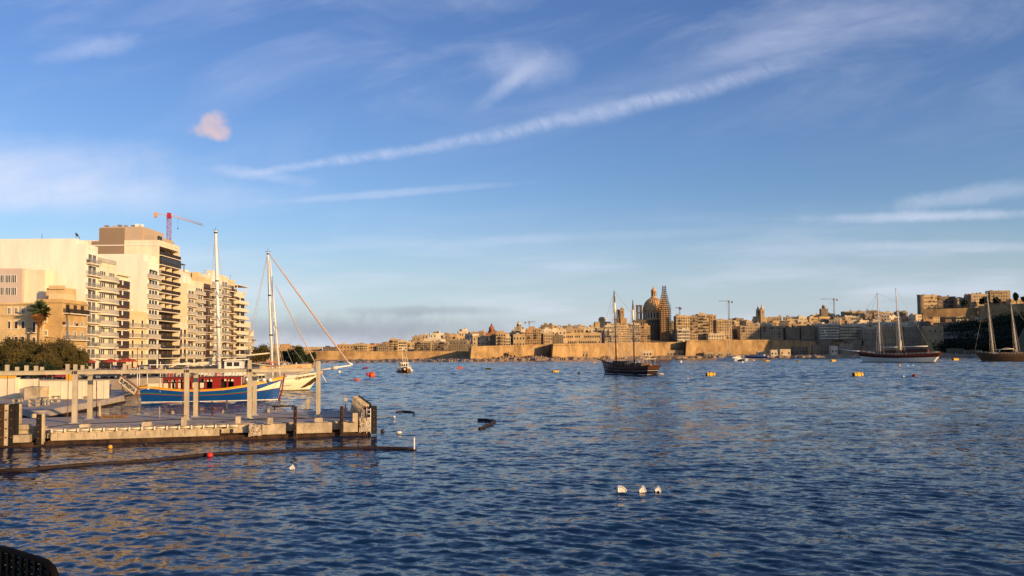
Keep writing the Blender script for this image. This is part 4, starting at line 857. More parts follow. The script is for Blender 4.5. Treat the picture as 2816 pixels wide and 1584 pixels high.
def palm():
    D = 191.5; g = np.random.default_rng(2); b = P(101, 1000, D); b.z = GZ; zc = ZZ(107, 852, D)-GZ; dx = PX(107, D)-PX(101, D)
    t = thing('palm_tree', 'fan palm with a shaggy skirt of dead leaves against the limestone house', 'palm', b); mb = MB()
    mb.tube([(0, 0, -.5), (.1, 0, zc*.4), (dx*.6, 0, zc*.75), (dx, 0, zc)], [.34, .27, .25, .27], 9); mb.build('trunk', 'palm_trunk', t)
    def fan(n, mt, name, el0, el1, L):
        vs = []; fs = []
        for i in range(n):
            az = g.uniform(0, 6.283); el = g.uniform(el0, el1); Lp = L*g.uniform(.6, 1.05); d = np.array([math.cos(az)*math.cos(el), math.sin(az)*math.cos(el), math.sin(el)])
            c = np.array([dx, 0, zc]); sd_ = np.cross(d, [0, 0, 1]); sd_ /= np.linalg.norm(sd_)+1e-6; up = np.cross(sd_, d); h = c+d*Lp*.45
            for k in range(13):
                a = (k/12-.5)*2.1; dd = d*math.cos(a)+sd_*math.sin(a); tip = h+dd*Lp*.62-np.array([0, 0, .25*abs(a)+.15]); o_ = len(vs); ww = up*.035+sd_*.05
                vs += [h-ww, h+ww, (h+tip)/2+ww*1.1, tip, (h+tip)/2-ww*1.1]; fs.append((o_, o_+1, o_+2, o_+3, o_+4))
            o_ = len(vs); vs += [c-sd_*.03, c+sd_*.03, h+sd_*.02, h-sd_*.02]; fs.append((o_, o_+1, o_+2, o_+3))
        me = bpy.data.meshes.new(name); me.from_pydata([tuple(v) for v in vs], [], fs); me.materials.append(M[mt]); inst(name, me, t)
    fan(95, 'palm_leaf', 'crown', R(-25), R(85), 2.6); fan(80, 'palm_dead', 'dead_leaves', R(-82), R(-30), 2.6)
    g3 = np.random.default_rng(8); V, Fc = leaves(g3, [((dx, 0, zc-1.6), (.95, .95, 1.7)), ((dx, 0, zc-3.0), (.6, .6, 1.0))], 1500, .14); inst('leaf_skirt', leafmesh('leaf_skirt', V, Fc, 'palm_dead'), t)
palm()
for i, (px, D, yt, w_, lb) in enumerate([(820, 255, 952, 4.8, 'dark round tree at the end of the promenade behind the gulet bow'), (800, 262, 962, 3.6, 'smaller dark tree beside the round one at the promenade end'), (725, 330, 948, 6.5, 'bushy tree beyond the last apartment block, left of the twin masts'), (705, 345, 955, 5, 'low bush beyond the last apartment block'), (850, 262, 972, 2.4, 'small bush at the tip of the promenade')]):
    b = P(px, 1000, D); b.z = GZ; tree(lb, b, ZZ(px, yt, D)-GZ, w_, 70+i, 'leaf_dark' if i != 2 and i != 3 else 'leaf_tamarisk', n=4000, size=.24, low=.05, nb=9)
# low houses seen between the gulet masts
for (a, b, yt, lb, tn) in ((768, 812, 955, 'low orange stone house between the gulet stays', 'orange'), (700, 742, 962, 'low distant house right of the apartment row', 'honey'), (745, 766, 958, 'small distant house behind the twin masts', 'sand')):
    house(lb, a, b, 420, yt, 2.5, tn, 3, 5, 12, 0)
# dark wooded slope on the right
g4 = np.random.default_rng(12); bl = []
for i in range(175):
    px = g4.uniform(2572, 2990); t_ = g4.uniform(0, 1); D = lerp(925, 1090, t_); lim = interp(px, [2572, 2600, 2680, 2720, 2816, 2990], [925, 896, 884, 876, 842, 830])
    y = lerp(958, lim+8, t_**.8); p = P(px, y, D); bl.append((tuple(p), (g4.uniform(8, 13), g4.uniform(8, 12), g4.uniform(5, 9))))
V, Fc = leaves(g4, bl, 60000, .95); me = leafmesh('woodland', V, Fc, 'leaf_dark'); inst('woodland', me, label='dark wooded slope behind the brown schooner masts', cat='woodland', kind='stuff')
mb = MB(); cols = [2585, 2640, 2700, 2760, 2816, 2900, 3000]
for px in cols:
    lim = interp(px, [2585, 2620, 2680, 2720, 2816, 3000], [935, 905, 892, 884, 852, 840])
    for t_ in (0, .5, 1): p = P(px, lerp(972, lim+16, t_), lerp(935, 1095, t_)); mb.v.append(tuple(p))
for i in range(len(cols)-1):
    for j in range(2): mb.f.append((i*3+j, (i+1)*3+j, (i+1)*3+j+1, i*3+j+1)); mb.m.append(0); mb.sm.append(True)
struct('hill', mb, 'hill')
for i, (px, D, yt, w_, yb, lb) in enumerate([(2708, 1150, 815, 14, 842, 'dark spreading tree in front of the hilltop block'), (2742, 1150, 818, 12, 842, 'dark round tree below the tallest hilltop block'), (2795, 1130, 806, 9, 835, 'umbrella-shaped pine at the right edge of the hilltop'), (2815, 1120, 815, 12, 832, 'dark tree cut by the right edge on the hilltop'), (2652, 1160, 826, 8, 850, 'small dark tree right of the hilltop hotel'), (2690, 930, 946, 8, 966, 'grey-green bush on the shore left of the brown schooner'), (2190, 950, 942, 6, 962, 'dark bush under the shaded wall'), (2365, 945, 935, 9, 960, 'dark tree left of the shaded stone building')]):
    b = P(px, yb, D); tree(lb, b, (yb-yt)*D/F, w_*.55, 90+i, 'leaf_dark', n=2500, size=.7, trunk=.5, low=.2)
for i, (px, D, w_, h) in enumerate([(98, 131, 1.6, 2.4), (120, 132, 1.9, 2.9), (142, 131, 1.5, 2.3), (20, 133, 2.4, 2.6), (60, 133, 2.2, 2.8)]):
    b = P(px, 1000, D); b.z = GZ; tree('low dark bush on the quay edge behind the site walls, '+['third from the left', 'fourth from the left', 'rightmost', 'leftmost', 'second from the left'][i], b, h, w_, 130+i, 'leaf_dark', n=1800, size=.12, trunk=.1, low=.0, nb=6, name='bush', cat='bush')
# ================================================================ quay, hoardings, promenade life
q = [(PX(345, 109), 109), (PX(126, 80.5), 80.5), (PX(94, 79), 79), (PX(62, 84), 84), (PX(-60, 84), 84), (-150, 90), (-200, 127), (PX(345, 131), 131)]
mb = MB(); mb.prism(q, .25, .9); mb.prism([(x*.999-.3, y+.5) for x, y in q], -.6, .25, 1)
t = thing('quay', 'wide grey concrete quay between the pier and the promenade', 'quay'); mb.build('quay_slab', ['concrete_deck', 'weed'], t)
def hoard(label, px0, px1, ytop, D, th, mt='white_render'):
    a, b = P(px0, 1090, D), P(px1, 1090, D); t = thing('site_wall', label, 'wall', (a.x, D, .9)); z = ZZ(px0, ytop, D)-.9; mb = MB(); W = b.x-a.x
    mb.box(0, W, 0, th, 0, z); n = max(1, int(W/2.4))
    for i in range(n+1): x = W*i/n; mb.box(x-.04, x+.04, -.05, 0, 0, z, 0)
    mb.box(-.05, W+.05, -.08, th+.08, z, z+.07); mb.build('panel', mt, t)
hoard('long white site wall on the quay behind the left pergola posts', 110, 287, 1049, 102, 1.2, 'cream_render')
hoard('small grey box wall beside the long white site wall', 68, 109.5, 1066, 100, 2.5, 'concrete')
hoard('plain cream wall panel left of the grey box wall', 42, 92, 1044, 106, 1, 'cream_render')
hoard('cream wall with a yellow top at the left edge of the quay', -90, 41, 1041, 105, 1, 'cream_render')
t = thing('yellow_board', 'yellow strip lying along the leftmost wall', 'board', (P(0, 1041, 104.8).x, 104.9, ZZ(0, 1041, 105)+.08)); mb = MB(); mb.box(-4, 1.8, -.1, .3, 0, .28); mb.build('board', 'boat_yellow', t)
t = thing('yellow_box', 'upright yellow cabinet behind the long white site wall', 'cabinet', (P(190, 1040, 106).x, 106, .9)); mb = MB(); mb.box(-.42, .42, 0, .6, 0, 3.2); mb.box(-.36, .36, -.03, 0, .2, 3.0); mb.build('cabinet', 'boat_yellow', t)
for i, (px, D, h) in enumerate([(95, 86, .75), (121, 88, .8), (154, 93, .7), (235, 99, .35), (50, 88, .7)]):
    t = thing('mooring_block', 'square grey iron-plated mooring block on the quay, %s' % ['second from the left', 'third from the left', 'fourth from the left', 'rightmost', 'nearest the left edge'][i], 'mooring block', (P(px, 1090, D).x, D, .9), rnd.uniform(-.2, .2), 'iron frames on the quay'); mb = MB(); h_ = h*.55
    for z in (0, h*.5, h): mb.box(-h_, h_, -h_, h_*.6, z, z+.10)
    mb.build('plate', 'crane_grey', t); mb = MB()
    for x in (-h_, h_-.14):
        for y in (-h_, h_*.6-.14): mb.box(x, x+.14, y, y+.14, .104, h*.5-.004); mb.box(x, x+.14, y, y+.14, h*.5+.104, h-.004)
    mb.build('upright', 'concrete', t)
# parked cars
def car():
    t = thing('parked_car', 'x', 'car'); mb = MB()
    prof = [(-2.05, .35), (-2.1, .75), (-1.95, .95), (-1.5, 1.0), (-1.0, 1.42), (.55, 1.45), (1.15, 1.02), (1.9, .88), (2.1, .6), (2.05, .35)]
    mb.prism(prof, -.82, .82, 0, Matrix.Rotation(R(90), 4, 'X')); body = mb.build('body', 'car_red', t)
    mb = MB(); mb.prism([(-1.35, 1.02), (-.95, 1.36), (.5, 1.38), (1.0, 1.02)], -.835, .835, 0, Matrix.Rotation(R(90), 4, 'X')); mb.build('window', 'window_glass', t)
    for x in (-1.3, 1.3):
        for y in (-.72, .72):
            w_ = MB(); T = Matrix.Translation((x, y, .33)) @ Matrix.Rotation(R(90), 4, 'X'); w_.lathe([(.33, -.12), (.33, .12)], 14, 0, T, False); wh = w_.build('wheel', 'tyre', t); r_ = MB(); r_.lathe([(.19, -.13), (.19, .13)], 10, 0, T, False); r_.build('rim', 'chrome', wh)
    for y in (-.6, .6):
        l = MB(); l.box(2.04, 2.1, y-.16, y+.16, .62, .76); l.build('headlight', 'white_paint', t); l = MB(); l.box(-2.13, -2.08, y-.14, y+.14, .68, .84); l.build('tail_light', 'red_plastic', t)
    return t
cr = car(); ck = KIDS(cr)
CARS = [(205, 133, 'car_black'), (228, 134, 'car_grey'), (252, 133, 'car_black'), (277, 134, 'car_blue'), (304, 133, 'car_black'), (330, 134, 'car_black'), (176, 132, 'car_red'), (128, 141, 'car_black'), (150, 142, 'car_grey'), (168, 139, 'car_red'), (215, 141, 'car_black'), (240, 141, 'car_white'), (262, 143, 'car_blue'), (290, 141, 'car_black'), (318, 143, 'car_grey'), (345, 142, 'car_black'), (372, 146, 'car_white'), (398, 146, 'car_black'), (425, 148, 'car_red'), (455, 150, 'car_black'), (490, 153, 'car_grey'), (170, 178, 'car_white'), (330, 196, 'car_black'), (352, 198, 'car_red'), (395, 205, 'car_grey'), (720, 215, 'car_black'), (748, 222, 'car_grey'), (780, 224, 'car_white'), (806, 226, 'car_black'), (830, 230, 'car_grey')]
cm = {}
for i, (px, D, c) in enumerate(CARS):
    o = cr if i == 0 else copy_tree(cr, None, ck); o.location = (PX(px, D), D+ (4 if px > 700 else 0), GZ+.01); o.rotation_euler = (0, 0, R(rnd.choice([0, 180, 8, 172, 80]) if D < 170 else rnd.choice([90, 85, 80])))
    side = 'above the quay' if px < 320 else 'behind the tour boat' if px < 520 and D < 160 else 'by the cafe parasols' if px < 500 else 'at the promenade end'
    o['label'] = '%s parked car %s, %s from left in its row' % (c[4:], side, ordn(1+sum(1 for a in CARS[:i] if (a[1] < 170) == (D < 170) and (a[0] > 700) == (px > 700)))); o['group'] = 'cars parked along the promenade'
    for b in (x for x in sc.objects if x.parent == o and x.name.startswith('body')):
        if c not in cm: cm[c] = b.data.copy(); cm[c].materials.clear(); cm[c].materials.append(M[c])
        b.data = cm[c]
# people
def person_mesh(pose=0):
    V = [(0, 0, .95), (0, 0, 1.15), (0, 0, 1.38), (0, 0, 1.52), (0, .01, 1.62), (0, .01, 1.74), (.18, 0, 1.40), (.24, .02, 1.13), (.22, .10+.1*pose, .88), (-.18, 0, 1.40), (-.24, -.02, 1.13), (-.22, .08, .88), (.10, 0, .90), (.11, .05+.12*pose, .5), (.11, -.02+.2*pose, .07), (.11, .12+.2*pose, .04), (-.10, 0, .90), (-.11, .02-.08*pose, .5), (-.11, -.05-.2*pose, .07), (-.11, .09-.2*pose, .04), (.22, .13+.1*pose, .80), (-.22, .11, .80)]
    E = [(0, 1), (1, 2), (2, 3), (3, 4), (4, 5), (2, 6), (6, 7), (7, 8), (2, 9), (9, 10), (10, 11), (0, 12), (12, 13), (13, 14), (14, 15), (0, 16), (16, 17), (17, 18), (18, 19), (8, 20), (11, 21)]
    rad = [.15, .13, .15, .055, .095, .085, .065, .045, .034, .065, .045, .034, .09, .06, .042, .035, .09, .06, .042, .035, .036, .036]
    me = bpy.data.meshes.new('person'); me.from_pydata(V, E, []); o = bpy.data.objects.new('p', me); sc.collection.objects.link(o); md = o.modifiers.new('s', 'SKIN'); me.skin_vertices[0].data[0].use_root = True
    for i, r_ in enumerate(rad): me.skin_vertices[0].data[i].radius = (r_, r_*.8)
    s_ = o.modifiers.new('u', 'SUBSURF'); s_.levels = 1; bpy.context.view_layer.update()
    m2 = bpy.data.meshes.new_from_object(o.evaluated_get(bpy.context.evaluated_depsgraph_get())); bpy.data.objects.remove(o); m2.name = 'person'; return m2
PM = [person_mesh(0), person_mesh(1)]
PEOPLE = [(292, 108, .9, 'cloth_dark', 'dark coat, standing at the end of the quay beside the white wall'), (298, 108.5, .9, 'cloth_red', 'red top, standing at the end of the quay next to the one in dark'), (303, 112, .9, 'cloth_blue', 'blue clothes, just right of the pair on the quay end'), (230, 136, GZ, 'cloth_white', 'white shirt, on the promenade behind the long white wall'), (248, 136, GZ, 'cloth_dark', 'dark clothes, on the promenade behind the right end of the wall'), (276, 137, GZ, 'cloth_red', 'red shirt, walking on the promenade above the quay end'), (316, 138, GZ, 'cloth_dark', 'dark clothes, walking towards the name board'), (336, 139, GZ, 'cloth_white', 'white shirt, standing near the name board'), (270, 190, GZ, 'cloth_white', 'white shirt, before the curved balconies'), (285, 192, GZ, 'cloth_dark', 'dark clothes, before the curved balconies'), (312, 192, GZ, 'cloth_blue', 'blue clothes, by the red awnings'), (380, 196, GZ, 'cloth_dark', 'dark clothes, before the low yellow house'), (790, 216, GZ, 'cloth_dark', 'dark clothes, at the parapet behind the gulet bow'), (815, 219, GZ, 'cloth_white', 'white shirt, at the parapet near the round tree'), (845, 224, GZ, 'cloth_red', 'red top, at the very end of the parapet')]
for i, (px, D, z, cl, lb) in enumerate(PEOPLE):
    t = thing('person', 'person, '+lb, 'person', (PX(px, D), D, z+.01), rnd.uniform(0, 6)); me = PM[i % 2].copy(); me.materials.append(M['skin']); me.materials.append(M[cl]); me.materials.append(M['cloth_dark']); me.materials.append(M['hair'])
    for f in me.polygons:
        c = f.center; f.material_index = 3 if c.z > 1.70 or (c.z > 1.6 and c.y < -.03) else 0 if c.z > 1.47 or (abs(c.x) > .2 and c.z < .95) else 1 if c.z > .93 else 2
    me.polygons.foreach_set('use_smooth', [True]*len(me.polygons)); inst('body', me, t)
# cafe awnings and lamp posts
for i, (px, D, c, lb) in enumerate([(240, 200, 'red_awning', 'red cafe parasol beside the last tamarisk'), (253, 203, 'canvas', 'cream cafe parasol in front of the white balconies'), (305, 205, 'red_awning', 'red cafe parasol in front of the curved balconies'), (341, 210, 'red_awning', 'red cafe parasol below the brown bay windows'), (356, 213, 'red_awning', 'red cafe parasol before the low yellow house')]):
    t = thing('cafe_parasol', lb, 'parasol', (PX(px, D), D, GZ)); mb = MB(); mb.tube([(0, 0, 0), (0, 0, 2.6)], .05, 6); mb.build('pole', 'white_paint', t); mb = MB(); mb.lathe([(2.0, 2.15), (2.0, 2.35), (1.0, 2.75), (.05, 3.05)], 8, 0, smooth=False); mb.build('canopy', c, t)
for i, (px, D) in enumerate([(232, 186), (316, 186), (378, 190), (436, 200), (510, 206), (576, 215)]):
    t = thing('street_lamp', 'slim promenade lamp post, %s from the left in the row before the apartments' % ordn(i+1), 'street lamp', (PX(px, D), D, GZ), 0, 'lamp posts along the promenade'); mb = MB(); mb.tube([(0, 0, 0), (0, 0, 5.4), (.5, 0, 5.9), (1.1, 0, 5.95)], .06, 6); mb.build('post', 'dark_metal', t); mb = MB(); mb.box(.9, 1.5, -.12, .12, 5.85, 6.0); mb.build('lamp_head', 'rail_metal', t)
# ================================================================ the pier
PA = R(15.0); PO = P(1024, 1197, 1); PO = Pz(1024, 1197, 0); PM4 = Matrix.Translation(PO) @ Matrix.Rotation(PA, 4, 'Z')   # local x to the right along the edge, y away
PI4 = PM4.inverted(); DZ = 1.08
def pl(px, py, z=DZ): return PI4 @ Pz(px, py, z)
def pier_thing(name, label, cat, x, y, z=DZ, rz=0, group=None): p = PM4 @ Vector((x, y, z)); return thing(name, label, cat, p, PA+rz, group)
def on_row(px, y):                      # x along the pier where a pixel column meets the line at depth y of the pier
    rx = ray(px, 1180).x; o = PM4 @ Vector((0, y, 0)); d = Vector((math.cos(PA), math.sin(PA))); return (rx*o.y-o.x)/(d.x-rx*d.y)
UL = -34.0; VB = 12.6
t = pier_thing('pier', 'long unfinished concrete pier with grey slab deck', 'pier', 0, 0, 0); mb = MB()
xs = pl(124, 1186).x; xe = pl(684, 1166).x
mb.box(UL, xs-.3, .6, VB, .45, DZ-.06); mb.box(xs-.3, xe, .35, VB, .45, DZ-.06); mb.box(xe, 0, .6, VB, .45, DZ-.06); mb.build('deck_base', 'concrete', t)
k = 0; y = .7
while y < VB-.1:
    w_ = 1.42; mb = MB(); mb.box(UL, -.35, y, min(VB, y+w_-.07), DZ-.06+.002, DZ); mb.build('deck_slab', 'concrete_deck', t); y += w_; k += 1
mb = MB(); mb.box(UL, -.15, .75, VB-.2, -.6, .45); mb.build('substructure', 'weed', t)
# front edge, middle stretch: low beam with ledge, pipes and brackets
mb = MB(); mb.box(xs, xe-2.0, 0, .35, .32, DZ-.30); mb.box(xs, xe-2.0, .12, .35, DZ-.30, DZ-.06); mb.build('edge_beam', 'concrete', t)
mb = MB(); mb.box(xs-.2, xe-1.6, .1, .8, -.6, .32); mb.box(UL, xs, -.15, .8, -.6, .25); mb.box(xe-1.6, -.1, .05, .8, -.6, .3); mb.build('tide_band', 'quay_rust', t)
n = 15; x = xs+.1; dx = (xe-.6-x)/n
for i in range(n):
    a = x+i*dx; mb = MB(); mb.tube([(a+.05, -.08, DZ-.10), (a+dx-.14, -.08, DZ-.08)], .062, 8); mb.box(a-.06, a+.04, -.16, .1, DZ-.2, DZ+.02); ob = mb.build('edge_pipe', 'slab', t)
    mb = MB(); mb.prism([(0, 0), (.42, 0), (.1, -.3), (0, -.3)], -.07, .07, 0, Matrix.Translation((a+dx*.45, .02, DZ-.28)) @ Matrix.Rotation(R(90), 4, 'X')); mb.build('bracket', 'concrete', ob)
    mb = MB(); mb.add([(a+.1, .05, DZ-.045), (a+dx*.9, .05, DZ-.045), (a+dx*2.3, .9, DZ+.10), (a+dx*2.15, .95, DZ+.10), (a+.1, .05, DZ-.02), (a+dx*.9, .05, DZ-.02), (a+dx*2.3, .9, DZ+.12), (a+dx*2.15, .95, DZ+.12)], [(0, 3, 2, 1), (4, 5, 6, 7), (0, 1, 5, 4), (2, 3, 7, 6)]); mb.build('edge_plank', 'concrete', ob)
# right stretch: broken block and concrete panels with dark recesses
def px_x(px, y=-.28): return on_row(px, y)
def panel(a, b, z0=.32, z1=DZ-.02, y0=-.28, mt='concrete', nm='edge_panel'):
    m_ = MB(); xa, xb = px_x(a), px_x(b); m_.box(xa, xb, y0, .62, z0, z1, 0)
    m_.box(xa+.04, xb-.04, y0-.02, y0, z0+.05, z1-.05, 0); return m_.build(nm, mt, t)
panel(720, 786); panel(815, 913); panel(944, 984); panel(39, 84, .3, .8, -.5)
def rough_block(px0, px1, z0, z1, nm):
    xa, xb = px_x(px0), px_x(px1); bm = bmesh.new(); bmesh.ops.create_cube(bm, size=1); bmesh.ops.subdivide_edges(bm, edges=bm.edges, cuts=7, use_grid_fill=True); g = random.Random(3)
    for v in bm.verts: v.co = Vector((lerp(xa, xb, v.co.x+.5), lerp(-.35, .6, v.co.y+.5), lerp(z0, z1, v.co.z+.5)))+Vector([g.uniform(-.05, .05) for _ in range(3)])
    me = bpy.data.meshes.new(nm); bm.to_mesh(me); me.materials.append(M['concrete_rough']); inst(nm, me, t)
rough_block(684, 718, .25, DZ-.05, 'broken_block'); rough_block(988, 1018, .3, DZ+.25, 'broken_block')
mb = MB(); a = pl(50, 1178, DZ); mb.box(a.x, a.x+1.0, .5, 1.1, DZ, DZ+.33); mb.box(a.x+1.0, a.x+2.0, .5, 1.1, DZ, DZ+.2); mb.build('step_block', 'concrete', t)
# piles
def pile(label, px, ytop, w_, dark, light, y=-.35, lad=False, dp=.45, z0=.12):
    p = Vector((on_row(px, y), y, 0)); D = (PM4 @ p).y; z1 = ZZ(px, ytop, D); t = pier_thing('fender_pile', label, 'fender pile', p.x, y, z0); mb = MB()
    mb.box(-w_/2, w_/2, -.12, .10, 0, z1-z0, 0); mb.build('timber_face', dark, t); mb = MB(); mb.box(-w_/2+.02, w_/2+dp*.35, .10, .10+dp, 0, z1-z0+.03, 0); mb.build('concrete_back', light, t)
    for i in range(4): b = MB(); z = (z1-z0)*(.2+.22*i); b.tube([(0, -.2, z), (0, -.12, z)], .05, 8); b.build('bolt', 'rust', t)
    if lad:
        l = MB(); x = -w_/2-.35
        for s_ in (0, .28): l.tube([(x+s_, -.15, .05), (x+s_, -.15, z1-z0-.1)], .03, 5)
        for i in range(6): z = .3+i*.3; l.tube([(x, -.15, z), (x+.28, -.15, z)], .022, 5)
        l.build('ladder', 'white_paint', t)
    return t
pile('black fender pile right of the middle edge panels, before the timber trestle', 811, 1119, .22, 'black_timber', 'red_timber', dp=.12)
pile('black fender pile left of the leaning slabs', 939, 1118, .22, 'black_timber', 'red_timber', dp=.12)
pile('black fender pile with white ladder at the right corner of the pier', 1027, 1118, .32, 'black_timber', 'black_timber', lad=True, y=-.2, dp=.3)
pile('black-faced pile with pale back on the left stretch of the pier', 107, 1139, .28, 'black_timber', 'concrete', dp=.35)
pile('thick dark pile beside the pale strip at the left edge', 32, 1112, .36, 'black_timber', 'black_timber', dp=.35)
pile('pale bolted steel strip standing between two dark piles at the left edge', 19, 1113, .26, 'concrete', 'concrete', dp=.3)
pile('brown pile cut by the left edge of the frame', 3, 1112, .42, 'quay_rust', 'quay_rust', dp=.3)
pile('short pale pillar behind the thick dark pile', 46, 1112, .24, 'concrete', 'concrete', y=6, dp=.3)
# row of tall slabs leaning along the right end
grp = 'tall slabs along the right end of the pier'
y = .2
for i in range(9):
    h = 1.62+.10*i; hs = [1.55, 1.58, 1.62, 1.66, 1.72, 1.78, 1.84, 1.9, 1.95][i]
    t2 = pier_thing('leaning_slab', 'tall pale slab on the right end of the pier, %s from the front of the row' % ordn(i+1), 'concrete slab', -.32-.0*i, .35+i*1.25, DZ-.5, 0, grp)
    hs = 1.22+.015*i; mb = MB(); T = Matrix.Identity(4); mb.prism([(-.62, 0), (.10, 0), (.10, hs+.5), (-.26, hs+.5), (-.36, hs+.42)], -.26, 0, 0, Matrix.Rotation(R(90), 4, 'X')); mb.box(-.30, .0, -.001, .02, .2, hs); mb.build('slab_body', 'concrete', t2)
    mb = MB(); mb.box(.13, .28, 0, .3, -.3, hs+.56, 0, T); mb.build('timber_strip', 'black_timber', t2)
    mb = MB(); mb.box(-.30, -.12, -.05, 0, hs*1.1, hs*1.3, 0, T); mb.build('lifting_eye', 'black_timber', t2)
# ---- pergola
pg = pier_thing('pergola', 'pale steel pergola frame standing along the pier', 'pergola', 0, 0, DZ)
def ploc(px, yb): q = pl(px, yb); return q.x, q.y
posts = [(205, 1164, 0), (247, 1152, 1), (513, 1155, 0), (538, 1146, 1), (686, 1152, 0), (700, 1142, 1), (875, 1145, 2), (-60, 1172, 0), (-25, 1160, 1)]
BT = 3.62; pw = .17
fr = []
for px, yb, k in posts:
    x, y = ploc(px, yb); h = BT if k == 0 else BT-.02 if k == 1 else 4.45; mb = MB(); mb.box(x-pw, x+pw, y-pw, y+pw, 0, h, 0)
    if k == 2: mb.box(x-.04, x+pw, y-pw-.02, y-pw, .1, h, 0)
    ps = mb.build('post', 'pergola', pg); mb = MB(); mb.box(x-.32, x+.32, y-.32, y+.32, 0, .06); mb.build('base_plate', 'steel', ps); fr.append((x, y, k))
F0 = sorted((x, y) for x, y, k in fr if k == 0); B0 = sorted((x, y) for x, y, k in fr if k == 1); last = [(x, y) for x, y, k in fr if k == 2][0]
def beam(a, b, z0, z1, hw_, nm='beam', par=pg, mt='pergola'):
    d = Vector((b[0]-a[0], b[1]-a[1], 0)); T = Matrix.Translation((a[0], a[1], 0)) @ Matrix.Rotation(math.atan2(d.y, d.x), 4, 'Z'); m_ = MB(); m_.box(0, d.length, -hw_, hw_, z0, z1, 0, T)
    m_.box(0, d.length, -hw_-.05, hw_+.05, z0, z0+.035, 0, T); m_.box(0, d.length, -hw_-.05, hw_+.05, z1-.035, z1, 0, T); return m_.build(nm, mt, par)
fl = F0+[(last[0]-.35, last[1]-.0)]
for a, b in zip(fl, fl[1:]): beam((a[0]+.02, a[1]), (b[0]-.03, b[1]), BT, BT+.27, .11, 'front_beam')
for a, b in zip(B0, B0[1:]): beam((a[0]+.02, a[1]), (b[0]-.03, b[1]), BT, BT+.25, .10, 'back_beam')
for (a, b) in zip(F0, B0):
    beam(a, b, BT-.16, BT-.01, .2, 'cross_beam'); m_ = MB()
    for s_ in (-.14, 0, .12): m_.box(a[0]+s_-.03, a[0]+s_+.03, a[1]-.19, a[1]-.12, BT+.03, BT+.25)
    m_.build('splice_plate', 'dark_metal', pg)
a = fl[-2]; 
for px in (22, 46, 74, 100, 118, 187, 206, 228, 249, 345, 360, 400, 445):
    q_ = [1003, 1009, 1005, 1006, 1009, 1001, 1002, 1004, 1007, 1000, 1000, 1007, 1004][(22, 46, 74, 100, 118, 187, 206, 228, 249, 345, 360, 400, 445).index(px)]
    # stubs stand on the front beam, or on the back beam when they look smaller
    ln = fl if px in (22, 74, 100, 187, 206, 345) else B0; best = None
    for s0, s1 in zip(ln, ln[1:]):
        for i in range(60):
            c = (lerp(s0[0], s1[0], i/60), lerp(s0[1], s1[1], i/60)); wp = PM4 @ Vector((c[0], c[1], DZ+BT)); e = abs(wp.x-PX(px, wp.y))
            if best is None or e < best[0]: best = (e, c, wp.y)
    c = best[1]; zt = ZZ(px, q_, best[2])-DZ; m_ = MB(); hw_ = .12; m_.box(c[0]-hw_, c[0]+hw_, c[1]-hw_, c[1]+hw_, BT+.275, max(BT+.5, zt)); m_.build('stub_post', 'pergola', pg)
a, b = F0[-1], B0[-1]
for i in range(6):
    m_ = MB(); f = i/5; m_.tube([(a[0]-.1+.22*i, a[1]-.1, BT+.42+.34*(1-f*.6)), (a[0]+1.2+.22*i, b[1]+2.2, BT+.40)], .05, 4); m_.build('rafter', 'pergola', pg)
m_ = MB(); m_.box(a[0]-.14, a[0]+.14, a[1]-.14, a[1]+.14, BT+.275, BT+.95); m_.build('stub_post', 'pergola', pg)
# ---- loose things on the deck
def deck(name, label, cat, px, yb, rz=0, group=None, z=DZ): q_ = pl(px, yb, z); return pier_thing(name, label, cat, q_.x, q_.y, z+.003, rz, group), q_
gb = 'concrete blocks on the pier deck'
for (px, yb, wp, hp, lb) in [(234, 1176, 24, 10, 'flat pale block at the front edge, first from the left'), (404, 1172, 23, 12, 'flat pale block at the front edge with a thin rod'), (506, 1171, 14, 24, 'tall pale block in front of the second pergola post pair'), (655, 1165, 13, 20, 'tall pale block left of the third pergola post pair'), (743, 1166, 15, 17, 'upright pale block right of the third post pair'), (876, 1161, 22, 12, 'flat pale block below the last pergola post'), (976, 1160, 14, 24, 'tall rusty-stained block in front of the leaning slabs'), (620, 1136, 16, 9, 'pale block with a peg at the back edge of the deck'), (735, 1134, 13, 10, 'small orange block at the back edge near the trestle'), (472, 1139, 14, 9, 'small block at the back edge left of the second post pair'), (95, 1148, 11, 10, 'small orange block at the back left of the deck')]:
    t, q_ = deck('concrete_block', lb, 'concrete block', px, yb, rnd.uniform(-.1, .1), gb); D = (PM4 @ q_).y; w_, h = wp*D/F/2, hp*D/F
    mb = MB(); c = .03; mb.box(-w_, w_, -w_, w_, 0, h-c); mb.box(-w_+c, w_-c, -w_+c, w_-c, h-c, h); mb.build('block', 'concrete', t)
    mb = MB(); mb.tube([(-.12, 0, h), (-.12, 0, h+.12), (.12, 0, h+.12), (.12, 0, h)], .02, 5); mb.build('lifting_loop', 'rust', t)
